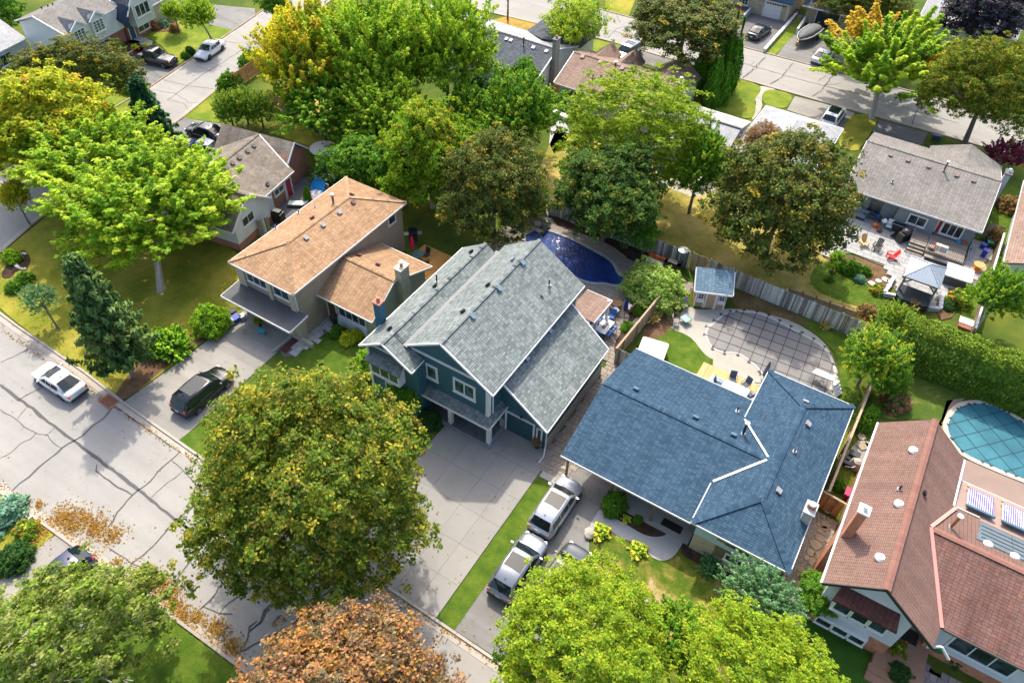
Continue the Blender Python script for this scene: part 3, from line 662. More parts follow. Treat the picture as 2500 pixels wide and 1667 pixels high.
# blue-roof front: curved path and mulch bed
flat('curved_front_path', smooth_poly(pts(C120, [(845, 215), (735, 385), (790, 400), (870, 380), (960, 445), (1100, 500), (1180, 530), (1210, 600), (1300, 640), (1370, 620), (1430, 560), (1495, 430), (1395, 375), (1370, 410), (1320, 445), (1240, 455), (1150, 430), (1050, 370), (960, 310), (880, 280)]), 1), .08, PATHC)
flat('front_mulch_bed', smooth_poly(pts(C120, [(900, 290), (1000, 180), (1060, 175), (1400, 370), (1370, 410), (1310, 445), (1240, 450), (1150, 425), (1040, 360)]), 1), .09, SOIL)
flat('corner_mulch_bed', smooth_poly(pts(C120, [(1495, 430), (1580, 470), (1700, 600), (1850, 700), (1800, 780), (1600, 660), (1480, 600), (1440, 560)]), 1), .07, SOIL)
flat('hedge_mulch', smooth_poly(pts(B00, [(1080, 230), (1300, 180), (1700, 10), (1640, 60), (1400, 200), (1180, 380), (970, 560), (870, 540), (960, 400)]), 1), .07, MULCH)
flat('island_bed', smooth_poly(pts(A00, [(130, 680), (190, 660), (230, 710), (240, 760), (200, 810), (130, 820), (90, 880), (20, 885), (15, 830), (90, 740)]), 1), .08, SOIL)
# fences: every board is its own part
GREYB = wood('weathered_board', (.34, .33, .30), .62, 3, tint=(1.7, 1.85, 1.9)); TANB = wood('tan_board', (.36, .27, .17), .3)
CEDAR = wood('cedar_board', (.36, .17, .06), .35); REDW = wood('red_brown_board', (.26, .11, .06), .3)
def fence(name, label, P, h, bw, m, cap=None, horiz=False, group=None, back=0, gap=.012, post=2.4, postm=None, cat='fence'):
    t = thing(name, label, cat, (P[0][0], P[0][1], 0), group); ORG[t.name] = Vector((P[0][0], P[0][1], 0))
    bmesh_ = unit_box('board', m, bw-gap, .025, h); pm = unit_box('post', postm or m, .1, .1, h+.08)
    for a, b in zip(P[:-1], P[1:]):
        a = Vector(a[:2]); b = Vector(b[:2]); L = (b-a).length; d = (b-a)/L; rz = math.atan2(d.y, d.x); n = Vector((-d.y, d.x))
        if horiz:
            k = int(h/bw)
            for i in range(max(1, round(L/post))):
                p0 = a+d*L*i/max(1, round(L/post)); p1 = a+d*L*(i+1)/max(1, round(L/post))
                for j in range(k): part('board', MB().bar((p0.x, p0.y, .08+bw*(j+.5)), (p1.x, p1.y, .08+bw*(j+.5)), .03, bw-gap*2), m, t)
        else:
            k = max(1, int(L/bw))
            for i in range(k):
                p = a+d*bw*(i+.5)+n*(.02 if i % 2 else -.0); piece('board', bmesh_, t, (p.x, p.y, 0), rz, (1, 1, random.uniform(.97, 1.02)))
            for z in (.35, h-.3): part('rail', MB().bar((*(a+n*.05), z), (*(b+n*.05), z), .04, .09), postm or m, t)
        for i in range(int(L/post)+1):
            p = a+d*min(L, i*post)+n*.09; piece('post', pm, t, (p.x, p.y, 0), rz)
        if cap: part('cap_rail', MB().bar((a.x, a.y, h+.03), (b.x, b.y, h+.03), .16, .04), cap, t)
    return t
fence('board_fence', 'long weathered grey board fence between the blue pool and the leafy back yard', [(-27.1, 52.1), (-12.5, 52.2)], 1.85, .14, GREYB, post=2.4)
fence('board_fence', 'patched grey and brown board fence with wooden cap rail above the grey-covered pool', [(-10.7, 52.3), (-8.6, 52.2), (3.0, 51.85)], 1.85, .14, GREYB, cap=None)
fence('board_fence', 'short tan board fence panel just behind the small garden shed', [(-12.3, 52.2), (-10.8, 52.3)], 1.9, .14, TANB)
fence('board_fence', 'lattice-sided tan board fence dividing the pool patio from the covered-pool yard', [(-12.55, 46.6), (-12.95, 38.2)], 1.75, .14, TANB, cap=TANB)
fence('side_gate', 'curved-top grey wooden gate closing the paved side path', [(-12.95, 38.3), (-11.35, 38.3)], 1.7, .13, GREYB, cat='gate')
fence('board_fence', 'golden cedar fence with flat cap between the blue roof and the red-brown roof', [(4.1, 34.2), (6.0, 34.0)], 1.75, .14, CEDAR, cap=TANB)
fence('board_fence', 'long tan fence with posts beside the cluttered machinery nook', [(4.75, 34.4), (4.9, 47.5)], 1.7, .14, TANB, cap=TANB)
fence('board_fence', 'timber fence running from the bungalow patio down past the cedar hedge', [tuple(at(A180, 1975, 640)[:2]), tuple(at(A180, 1750, 1370)[:2])], 1.7, .14, TANB, cap=WHITE)
fence('board_fence', 'short horizontal-board timber screen behind the blue bins', [tuple(at(A180, 1870, 570)[:2]), tuple(at(A180, 1990, 600)[:2])], 1.8, .14, TANB, horiz=True)
fence('slat_fence', 'red-brown horizontal slat fence below the yellow-green trees, nearest the corner', pts(O60, [(190, 800), (500, 960)]), 1.7, .16, REDW, horiz=True)
fence('slat_fence', 'red-brown horizontal slat fence continuing behind the backyard shrubs', pts(O60, [(500, 960), (640, 1020), (880, 1080)]), 1.7, .16, REDW, horiz=True)
fence('slat_fence', 'tall cedar slat fence beside the round shrub at the side street', pts(O00, [(1810, 680), (2010, 540), (2110, 470)]), 1.8, .16, CEDAR, horiz=True)
fence('slat_fence', 'light cedar slat panel next to the white wall of the brown-roof house', pts(O120, [(420, 790), (505, 740)]), 1.6, .16, CEDAR, horiz=True)
fence('side_gate', 'grey board gate beside the white gable wall', pts(A50, [(430, 560), (520, 520)]), 1.8, .14, GREYB, cat='gate')
# low timber retaining wall with posts beyond the grey fence
t = thing('garden_edging', 'timber planter wall along the bright lawn beyond the grey fence', 'planter wall', at(A180, 400, 975)[:])
a_ = at(A180, 390, 985); b_ = at(A180, 905, 1165)
for z in (.15, .4): part('timber', MB().bar((a_.x, a_.y, z), (b_.x, b_.y, z), .14, .2), TANB, t)
for i in range(6): q = a_.lerp(b_, i/5); part('post', MB().obox((q.x, q.y, .35), (.14, .14, .7)), CEDAR, t)
# ------------------------------------------------------------ houses
V3 = lambda *a: Vector(a)
def hit(o, x, y, plane, k=3.1357):
    X, Y = o[0]+x/k, o[1]+y/k
    d = CW*FPX + CR*(X-1250) - CU*(Y-833.5); a, b, c = [Vector(q) for q in plane[:3]]; n = (b-a).cross(c-a)
    return CC + d*((a-CC).dot(n)/d.dot(n))
def xf(F, q): return tuple(F @ Vector(q)) if F is not None else tuple(q)
def roof(h, m, polys, t=.16, trim=None, tm=None, name='roof', F=None):
    mb = MB(F)
    for p in polys: mb.slab(p, t) if F is None else mb.slab(p, t)
    o = part(name, mb, m, h)
    if trim:
        for a, b in trim:
            a = Vector(xf(F, a)); b = Vector(xf(F, b)); z = Vector((0, 0, -.09))
            part('gutter', MB().bar(a+z, b+z, .11, .15), tm or TRIM, h)
    return o
def caps(h, m, a, b, F=None, w=.15, step=.21, name='ridge_cap'):
    a = Vector(xf(F, a)); b = Vector(xf(F, b)); d = (b-a); L = d.length; d /= L
    s = d.cross(Vector((0, 0, 1))).normalized(); mb = MB(); k = int(L/step); dz = Vector((0, 0, -.045)) if abs(d.z) < .05 else Vector((0, 0, -.012))
    for i in range(k):
        p = a+d*(i*L/k); q = a+d*((i+1.1)*L/k); z0 = Vector((0, 0, .03)); z1 = Vector((0, 0, .055)); u0 = .3*random.randrange(60)+.1; U = [(u0, .04), (u0+.02, .04), (u0+.02, .09), (u0, .09)]
        mb.face([p+z0-s*w+dz, q+z1-s*w+dz, q+z1, p+z0], U); mb.face([p+z0, q+z1, q+z1+s*w+dz, p+z0+s*w+dz], U)
        mb.face([q+z1-s*w+dz, q-s*w+dz, q, q+z1], U); mb.face([q+z1, q, q+s*w+dz, q+z1+s*w+dz], U)
    return part(name, mb, m, h, kind='stuff')
def window(h, p0, u, n, w, ht, cols=2, rows=1, fm=None, gm=None, tw=.09, name='window', sill=True, label=None):
    p0 = Vector(p0); u = Vector(u).normalized(); n = Vector(n).normalized(); up = Vector((0, 0, 1)); fm = fm or TRIM; gm = gm or GLASS
    L = Matrix((u, n, up)).transposed().to_4x4(); L.translation = p0
    mb = MB(); 
    mb.box(0, 0, 0, w, .07, tw, L); mb.box(0, 0, ht-tw, w, .07, ht, L); mb.box(0, 0, tw, tw, .07, ht-tw, L); mb.box(w-tw, 0, tw, w, .07, ht-tw, L)
    mw = tw*.55; cw = (w-2*tw-(cols-1)*mw)/cols; rh = (ht-2*tw-(rows-1)*mw*.5)/rows
    for i in range(1, cols): x = tw+i*cw+(i-1)*mw; mb.box(x, 0, tw, x+mw, .065, ht-tw, L)
    for j in range(1, rows): z = tw+j*rh+(j-1)*mw*.5; mb.box(tw, 0, z, w-tw, .06, z+mw*.5, L)
    o = part(name, mb, fm, h, label=label)
    for i in range(cols):
        x = tw+i*(cw+mw); part('pane', MB().box(x, 0, tw, x+cw, .03, ht-tw, L), gm, o)
    if sill: part('sill', MB().box(-.05, 0, -.05, w+.05, .12, 0, L), fm, o)
    return o
def slabdoor(h, p0, u, n, w, ht, m, panels=0, frame_m=None, name='door', glassrow=0, tw=.1):
    p0 = Vector(p0); u = Vector(u).normalized(); n = Vector(n).normalized()
    L = Matrix((u, n, Vector((0, 0, 1)))).transposed().to_4x4(); L.translation = p0
    fr = MB().box(0, 0, 0, tw, .09, ht, L).box(w-tw, 0, 0, w, .09, ht, L).box(tw, 0, ht-tw, w-tw, .09, ht, L)
    o = part(name, MB().box(tw, 0, 0, w-tw, .03, ht-tw, L), m, h); part('door_frame', fr, frame_m or TRIM, o)
    for j in range(panels):
        z0 = (ht-tw)*j/panels; part('door_panel', MB().box(tw+.03, .0, z0+.02, w-tw-.03, .05, z0+(ht-tw)/panels-.02, L), m, o)
    if glassrow:
        for i in range(glassrow):
            x = tw+.15+(w-2*tw-.3)*i/glassrow; part('door_pane', MB().box(x+.03, .0, ht*.8, x+(w-2*tw-.3)/glassrow-.03, .06, ht*.8+.22, L), GLASS, o)
    return o
def block(h, m, x0, y0, x1, y1, z0, ze, zr=None, axis=None, ridge=None, F=None, name='wall', m2=None):
    """walls of a block; gable ends rise to the ridge when zr is given (axis of the ridge)"""
    mb = MB(F)
    if zr is None: mb.prism([(x0, y0), (x1, y0), (x1, y1), (x0, y1)], z0, ze)
    elif axis == 'x':
        r = ridge if ridge is not None else (y0+y1)/2; pr = [(y0, z0), (y1, z0), (y1, ze), (r, zr), (y0, ze)]
        n = len(mb.v)
        for x in (x0, x1):
            for (y, z) in pr: mb.p((x, y, z))
        mb.f += [(n+4, n+3, n+2, n+1, n), (n+5, n+6, n+7, n+8, n+9)]
        for i in range(5): j = (i+1) % 5; mb.f.append((n+i, n+j, n+5+j, n+5+i))
    else:
        r = ridge if ridge is not None else (x0+x1)/2; pr = [(x0, z0), (x1, z0), (x1, ze), (r, zr), (x0, ze)]
        n = len(mb.v)
        for y in (y0, y1):
            for (x, z) in pr: mb.p((x, y, z))
        mb.f += [(n, n+1, n+2, n+3, n+4), (n+9, n+8, n+7, n+6, n+5)]
        for i in range(5): j = (i+1) % 5; mb.f.append((n+j, n+i, n+5+i, n+5+j))
    return part(name, mb, m, h)
VENTM = mat('vent_metal', (.30, .31, .32), .5, .1)
def vent(h, o, x, y, plane, s=.32, m=None, k=3.1357):
    p = hit(o, x, y, plane, k); a, b, c = [Vector(q) for q in plane[:3]]; n = (b-a).cross(c-a).normalized(); n = n if n.z > 0 else -n
    q = n.to_track_quat('Z', 'Y').to_matrix().to_4x4(); L = Matrix.Translation(p) @ q
    v = part('roof_vent', MB().box(-s*.4, -s*.4, 0, s*.4, s*.4, .12, L), m or VENTM, h)
    part('hood', MB().face([L@V3(-s*.55, -s*.55, .13), L@V3(s*.55, -s*.55, .13), L@V3(s*.55, s*.55, .2), L@V3(-s*.55, s*.55, .2)]).box(-s*.55, -s*.55, .10, s*.55, s*.55, .14, L), m or VENTM, v)
def pipe(h, o, x, y, plane, H=.5, r=.06, m=None, cap=None, k=3.1357, base=None):
    p = hit(o, x, y, plane, k); v = part('vent_pipe', MB().tube([p, p+V3(0, 0, H)], r, 10), m or BLACK, h)
    part('flashing', MB().obox(p+V3(0, 0, .04), (.26, .26, .03)), base or VENTM, v)
    if cap: part('cap', MB().lathe([(r*1.9, 0), (r*2, .08), (r*.6, .16)], p+V3(0, 0, H), 12), cap, v)
def chimney(h, x, y, z0, z1, sx, sy, m, capm, flues=1, fm=None, cowl=None, rz=0, label=None):
    c = part('chimney', MB().obox((x, y, (z0+z1)/2), (sx, sy, z1-z0), rz), m, h, label=label)
    part('chimney_cap', MB().obox((x, y, z1+.06), (sx+.16, sy+.16, .12), rz), capm, c)
    for i in range(flues):
        ox = (i-(flues-1)/2)*sx*.5; part('flue', MB().lathe([(.13, 0), (.13, .3), (.11, .32)], (x+ox*math.cos(rz), y+ox*math.sin(rz), z1+.12), 12), fm or mat('clay', (.45, .2, .1), .8), c)
    if cowl: part('cowl', MB().lathe([(.05, 0), (.2, .03), (.2, .14), (.06, .2)], (x, y, z1+.42), 12), cowl, c)
    return c
S_TAN = shingle('tan_shingle', [(.282, .163, .088), (.414, .264, .154), (.502, .352, .220), (.352, .220, .123)])
S_TEAL = shingle('grey_green_shingle', [(.114, .136, .132), (.220, .246, .238), (.352, .378, .361), (.176, .211, .207)], .34, .16)
S_BLUE = shingle('blue_shingle', [(.026, .058, .095), (.045, .09, .14), (.075, .135, .195), (.034, .07, .115)], .30, .155, stain=.12)
S_RED = shingle('red_brown_shingle', [(.167, .097, .075), (.220, .132, .106), (.194, .150, .136), (.246, .145, .114)], .22, .11)
S_RED2 = shingle('maroon_shingle', [(.114, .062, .053), (.194, .097, .075), (.150, .106, .106), (.229, .123, .097)], .28, .19, stain=.3)
S_GREY = shingle('warm_grey_shingle', [(.176, .163, .150), (.246, .229, .211), (.317, .299, .273), (.211, .198, .180)], .30, .17)
S_TAUPE = shingle('taupe_shingle', [(.211, .180, .145), (.282, .246, .202), (.352, .317, .264), (.194, .158, .132)], .32, .19, stain=.3)
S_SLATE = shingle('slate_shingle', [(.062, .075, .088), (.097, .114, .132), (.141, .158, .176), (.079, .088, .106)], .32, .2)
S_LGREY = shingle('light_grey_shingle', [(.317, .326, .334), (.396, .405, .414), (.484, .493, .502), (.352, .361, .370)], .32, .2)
S_BROWN = shingle('brown_shingle', [(.238, .158, .123), (.317, .220, .176), (.378, .273, .220), (.264, .185, .145)], .32, .2)
NX, NY = V3(0, -1, 0), V3(1, 0, 0)
# ---- tan house
TANW = siding('tan_siding', (.36, .29, .215)); TANP = mat('tan_stucco', (.46, .38, .28), .8, .06, 1.5)
STONE = brick('cream_stone', (.50, .42, .27), (.36, .29, .18), (.42, .37, .28), .32, .13, .015)
h = thing('tan_house', 'two-storey house with tan hip roof, beige siding and dark slate balcony roof', 'house', (-38, 33, 0))
block(h, TANW, -41.3, 26.95, -35.2, 40.2, 0, 5.18)
block(h, STONE, -34.95, 27.0, -34.6, 27.1, 0, .1, name='stone_base')
p_s = [(-41.7, 26.6, 5.2), (-34.9, 26.6, 5.2), (-38.3, 30.0, 6.4)]
RP = dict(S=[(-41.7, 26.6, 5.2), (-34.9, 26.6, 5.2), (-38.3, 30.0, 6.4)], E=[(-34.9, 26.6, 5.2), (-34.9, 40.6, 5.2), (-38.3, 37.2, 6.4), (-38.3, 30, 6.4)],
          W=[(-41.7, 40.6, 5.2), (-41.7, 26.6, 5.2), (-38.3, 30, 6.4), (-38.3, 37.2, 6.4)], N=[(-34.9, 40.6, 5.2), (-41.7, 40.6, 5.2), (-38.3, 37.2, 6.4)])
roof(h, S_TAN, list(RP.values()), trim=[(RP['S'][0], RP['S'][1]), ((-34.9, 26.6, 5.2), (-34.9, 40.6, 5.2)), ((-41.7, 26.6, 5.2), (-41.7, 40.6, 5.2))])
for a, b in (((-38.3, 30, 6.4), (-38.3, 37.2, 6.4)), ((-41.7, 26.6, 5.2), (-38.3, 30, 6.4)), ((-34.9, 26.6, 5.2), (-38.3, 30, 6.4)), ((-38.3, 37.2, 6.4), (-34.9, 40.6, 5.2)), ((-38.3, 37.2, 6.4), (-41.7, 40.6, 5.2))): caps(h, S_TAN, a, b)
WP = dict(S=[(-35.3, 29.1, 3.1), (-29.6, 29.1, 3.1), (-29.9, 32.5, 4.7), (-35.3, 32.5, 4.7)], N=[(-29.6, 36.9, 3.1), (-35.3, 36.9, 3.1), (-35.3, 32.5, 4.7), (-29.9, 32.5, 4.7)])
roof(h, S_TAN, list(WP.values()), trim=[((-35.3, 29.1, 3.1), (-29.6, 29.1, 3.1)), ((-29.6, 29.1, 3.1), (-29.9, 32.5, 4.7)), ((-29.6, 36.9, 3.1), (-29.9, 32.5, 4.7)), ((-29.6, 36.9, 3.1), (-35.3, 36.9, 3.1))])
caps(h, S_TAN, (-35.1, 32.5, 4.7), (-29.9, 32.5, 4.7))
block(h, TANW, -35.3, 29.9, -30.0, 36.4, 1.7, 3.15, 4.5, 'x', 32.5, name='wing_wall')
block(h, STONE, -35.2, 29.85, -29.97, 36.45, 0, 1.9, name='stone_wall')
roof(h, mat('dark_slate_roof', (.06, .065, .07), .7, .25, 1.2), [[(-41.65, 25.0, 2.85), (-34.3, 25.0, 2.85), (-34.3, 27.0, 3.0), (-41.65, 27.0, 3.0)]], t=.12, trim=[((-41.65, 25, 2.85), (-34.3, 25, 2.85)), ((-34.3, 25, 2.85), (-34.3, 27, 3.0)), ((-41.65, 25, 2.85), (-41.65, 27, 3.0))], name='balcony_roof')
block(h, mat('cream_garage_wall', (.40, .34, .26), .8, .08), -41.2, 26.5, -35.0, 27.2, 0, 2.8, name='garage_wall')
for x in (-40.6, -38.0): slabdoor(h, (x, 26.5, 0), (1, 0, 0), (0, -1, 0), 2.4, 2.2, mat('cream_door', (.48, .42, .33), .6), 4, mat('cream_frame', (.46, .40, .32), .6), 'garage_door')
for x0, x1 in ((-41.3, -40.5), (-38.0, -37.6), (-35.75, -35.2)): part('wall_pilaster', MB().box(x0, 26.78, 2.95, x1, 26.97, 5.1), TANP, h)
window(h, (-40.35, 26.95, 3.7), (1, 0, 0), (0, -1, 0), 2.2, 1.25, 3, label='wide three-light bedroom window'); window(h, (-37.5, 26.95, 3.65), (1, 0, 0), (0, -1, 0), 1.75, 1.3, 2)
part('corner_post', MB().box(-35.28, 26.88, 2.9, -35.16, 27.0, 5.1), TRIM, h); part('corner_post', MB().box(-41.36, 26.88, 2.9, -41.24, 27.0, 5.1), TRIM, h)
window(h, (-33.9, 29.85, .95), (1, 0, 0), (0, -1, 0), 2.9, 1.5, 4, tw=.1); part('bay_base', MB().box(-34.0, 29.6, 0, -30.9, 29.86, .9), TRIM, h)
slabdoor(h, (-35.1, 29.86, 0), (1, 0, 0), (0, -1, 0), 1.0, 2.1, mat('brown_door', (.10, .05, .03), .5))
window(h, (-35.2, 38.3, 3.9), (0, 1, 0), (1, 0, 0), 1.0, 1.05, 1)
for q in ((775, 570), (905, 472), (1030, 375)): vent(h, A50, *q, RP['E'])
vent(h, A50, 1135, 298, RP['E'], m=mat('brown_vent', (.16, .06, .06), .6)); vent(h, A50, 1125, 240, RP['N'], m=MATS['brown_vent']); vent(h, A50, 825, 418, RP['W'], m=MATS['brown_vent']); vent(h, A50, 1178, 703, WP['N'], m=MATS['brown_vent']); vent(h, A50, 1325, 775, WP['N'], m=MATS['brown_vent'])
pipe(h, A50, 985, 300, RP['W'], .8, .1, mat('rusty_pipe', (.25, .10, .05), .7), GALV); pipe(h, A50, 845, 335, RP['W'], .15, .07); pipe(h, A50, 720, 380, RP['W'], .4, .05); pipe(h, A50, 545, 497, RP['W'], .35, .05)
chimney(h, -29.75, 33.3, 1.9, 5.55, .62, 1.0, STONE, mat('cream_cap', (.5, .45, .35), .8), 1, cowl=WHITE)
# ---- dark teal house
TEAL = siding('dark_teal_siding', (.03, .11, .15), .14); TEALP = mat('dark_teal_panel', (.022, .072, .10), .5, .08)
h = thing('teal_house', 'large dark teal house with grey-green shingle gables and white trim', 'house', (-20, 32, 0))
mainE = [(-16.68, 26.2, 5.8), (-16.68, 39.1, 5.8), (-20.82, 39.1, 8.4), (-20.82, 26.2, 8.4)]
mainW = [(-23.76, 39.1, 6.55), (-23.76, 26.2, 6.55), (-20.82, 26.2, 8.4), (-20.82, 39.1, 8.4)]
mW2 = [(-24.95, 26.2, 5.8), (-20.82, 26.2, 8.4), (-23.76, 26.25, 6.55)]
leftW = [(-26.95, 37.7, 5.8), (-26.95, 24.9, 5.8), (-24.8, 24.9, 7.2), (-24.8, 37.7, 7.2)]
leftE = [(-23.76, 24.9, 6.55), (-23.76, 37.7, 6.55), (-24.8, 37.7, 7.2), (-24.8, 24.9, 7.2)]
lE2 = [(-24.8, 24.9, 7.2), (-21.45, 24.9, 5.1), (-21.45, 26.15, 5.1), (-24.8, 26.15, 7.2)]
roof(h, S_TEAL, [mainE, [(-23.9, 39.1, 6.46), (-23.9, 26.2, 6.46), (-20.82, 26.2, 8.4), (-20.82, 39.1, 8.4)], leftW, [(-23.6, 26.0, 6.45), (-23.6, 37.7, 6.45), (-24.8, 37.7, 7.2), (-24.8, 26.0, 7.2)], [(-24.8, 24.9, 7.2), (-22.4, 24.9, 5.7), (-22.4, 26.35, 5.7), (-24.8, 26.35, 7.2)]],
     trim=[((-16.68, 26.2, 5.8), (-16.68, 39.1, 5.8)), ((-26.95, 37.7, 5.8), (-26.95, 24.9, 5.8)), ((-16.68, 26.2, 5.85), (-20.82, 26.2, 8.45)), ((-20.82, 26.2, 8.45), (-24.3, 26.2, 6.25)), ((-26.95, 24.9, 5.85), (-24.8, 24.9, 7.25)), ((-24.8, 24.9, 7.25), (-22.4, 24.9, 5.75)), ((-22.4, 24.9, 5.7), (-22.4, 26.35, 5.7))])
part('valley_flashing', MB().bar((-23.76, 26.0, 6.62), (-23.76, 38, 6.62), .5, .03), mat('grey_flashing', (.12, .13, .135), .6), h)
caps(h, S_TEAL, (-20.82, 26.2, 8.4), (-20.82, 39.1, 8.4)); caps(h, S_TEAL, (-24.8, 24.9, 7.2), (-24.8, 37.7, 7.2))
block(h, TEAL, -24.5, 26.4, -17.1, 38.8, 2.6, 5.6, 8.15, 'y', -20.82); block(h, TEAL, -24.4, 28.6, -17.15, 38.7, 0, 2.6, name='lower_wall'); block(h, TEAL, -26.6, 25.4, -22.3, 37.4, 0, 5.6, 6.95, 'y', -24.8, name='bay_wall')
# garage wing with the long low roof
gwr = [(-13.05, 27.4, 3.0), (-13.05, 36.6, 3.0), (-16.95, 37.8, 5.05), (-16.95, 28.0, 5.05)]
gwr = [(-13.05, 27.45, 3.0), (-13.05, 36.7, 3.0), (-16.95, 37.5, 5.15), (-16.95, 27.9, 5.15)]
roof(h, S_TEAL, [gwr], trim=[((-13.05, 27.45, 3), (-13.05, 36.7, 3)), ((-13.05, 27.45, 3.05), (-16.95, 27.9, 5.2)), ((-13.05, 36.7, 3.05), (-16.95, 37.5, 5.2))])
mb = MB(); 
for y in (27.65,): pass
n0 = len(mb.v)
for y in (28.1, 36.6):
    for x, z in ((-17.2, 0), (-13.35, 0), (-13.35, 2.95), (-17.2, 5.15)): mb.p((x, y, z))
mb.f += [(0, 1, 2, 3), (7, 6, 5, 4)]+[((i+1) % 4, i, 4+i, 4+(i+1) % 4) for i in range(4)]
part('garage_wing_wall', mb, TEAL, h)
part('side_wall_base', MB().box(-13.36, 28.1, 0, -13.28, 36.6, 1.2), mat('grey_parging', (.33, .31, .28), .9, .1), h)
slabdoor(h, (-16.75, 28.1, .12), (1, 0, 0), (0, -1, 0), 2.45, 2.15, TEALP, 4, TRIM, 'garage_door', tw=.13); slabdoor(h, (-14.15, 28.1, .2), (1, 0, 0), (0, -1, 0), .48, 1.9, TEALP, 0, TRIM, 'side_panel')
part('wall_lamp', MB().lathe([(.05, 0), (.12, .1), (.05, .25)], (-15.4, 27.98, 2.35), 8), BLACK, h)
part('downpipe', MB().tube([(-13.1, 27.45, 2.85), (-13.3, 27.95, 2.5), (-13.3, 27.95, .6), (-13.1, 27.4, .15), (-13.15, 26.8, .1)], .05, 8), TRIM, h)
part('downpipe', MB().tube([(-16.75, 26.3, 5.6), (-16.98, 26.75, 5.2), (-16.98, 26.75, 3.15)], .05, 8), TRIM, h)
part('corner_board', MB().box(-17.3, 26.32, 3.0, -17.06, 26.42, 5.7), TRIM, h); part('corner_board', MB().box(-17.12, 26.4, 3.0, -17.05, 26.62, 5.7), TRIM, h)
part('belt_board', MB().box(-23.85, 26.33, 6.22, -17.75, 26.41, 6.4), TRIM, h); part('belt_board', MB().box(-26.3, 25.32, 5.85, -23.3, 25.4, 6.0), TRIM, h)
part('corner_board', MB().box(-26.68, 25.3, 0, -26.5, 25.42, 5.5), TRIM, h)
window(h, (-23.15, 26.4, 4.0), (1, 0, 0), (0, -1, 0), 1.85, 1.45, 2, tw=.16, gm=GLASSG, label='left upstairs window with green blinds'); window(h, (-20.0, 26.4, 4.0), (1, 0, 0), (0, -1, 0), 1.85, 1.45, 2, tw=.16, gm=GLASSG)
part('box_bay', MB().box(-26.05, 24.8, 3.6, -23.45, 25.4, 5.1), TRIM, h); window(h, (-26.03, 24.8, 3.75), (1, 0, 0), (0, -1, 0), 2.56, 1.3, 3, tw=.13)
roof(h, S_TEAL, [[(-26.3, 24.5, 5.08), (-23.2, 24.5, 5.08), (-23.4, 25.4, 5.5), (-26.1, 25.4, 5.5)]], t=.1, name='bay_roof')
window(h, (-25.4, 25.4, 1.6), (1, 0, 0), (0, -1, 0), 2.2, .9, 2)
pr = [(-23.4, 25.7, 2.72), (-16.62, 25.7, 2.72), (-17.1, 26.42, 3.1), (-23.4, 26.42, 3.1)]; pr2 = [(-16.62, 25.7, 2.72), (-16.62, 28.1, 2.72), (-17.1, 28.1, 3.1), (-17.1, 26.42, 3.1)]
roof(h, S_TEAL, [pr, pr2], trim=[(pr[0], pr[1]), ((-16.62, 25.7, 2.72), (-16.62, 28.1, 2.72))], t=.12, name='porch_roof')
for x in (-22.9, -20.3, -17.0): part('porch_post', MB().obox((x, 26.3, 1.42), (.30, .30, 2.5)), TRIM, h)
part('porch_ceiling', MB().box(-23.3, 25.8, 2.5, -16.7, 28.6, 2.58), TRIM, h)
po = part('porch_floor', MB().box(-23.6, 25.9, 0, -16.7, 28.6, .18), mat('slate_edge', (.20, .22, .24), .8, .15), h)
pave_cells = [(x, y) for x in np.arange(-23.2, -17.0, .45) for y in np.arange(26.3, 28.4, .45)]
me_ = unit_box('porch_tile', PAVED, .43, .43, .03)
for x, y in pave_cells: piece('porch_tile', me_, po, (x+.1, y, .175))
slabdoor(h, (-20.2, 28.6, .2), (1, 0, 0), (0, -1, 0), 1.1, 2.2, mat('brown_door', (.10, .05, .03), .5))
block(h, mat('stone_veneer', (.28, .27, .26), .9, .3, 6), -17.2, 28.0, -16.85, 28.12, 0, 1.1, name='stone_base')
pb_ = mat('blue_brick', (.02, .10, .16), .6, .3, 8)
chimney(h, -27.15, 27.6, 4.5, 7.7, .55, .55, brick('blue_painted_brick', (.02, .12, .20), (.04, .16, .25), (.03, .07, .10), .24, .1), mat('brick_cap', (.35, .14, .09), .8), 1)
mE, mW = mainE, [(-23.76, 26.2, 6.55), (-20.82, 26.2, 8.4), (-20.82, 39.1, 8.4)]
BV = mat('blue_grey_vent', (.22, .30, .36), .5)
for q in ((55, 955), (235, 760), (165, 738)): vent(h, A120, *q, mE if q[0] != 165 else mW, m=BV)
vent(h, A50, 2048, 1168, mE, m=BV); vent(h, A120, 382, 1005, mE, .2, VENTM); pipe(h, A120, 440, 930, mE, .6, .06)
for q in ((1418, 1268),): vent(h, A50, *q, leftW, m=BLACK)
vent(h, A50, 1978, 1135, mW, m=BLACK); vent(h, A50, 2170, 932, mW, m=BLACK); vent(h, A50, 1765, 940, leftW, m=BLACK); vent(h, A50, 2042, 678, leftW, m=BLACK); pipe(h, A50, 1776, 905, leftW, .8, .06)
for q in ((445, 1280), (268, 1492)): vent(h, A120, *q, gwr, m=BV)
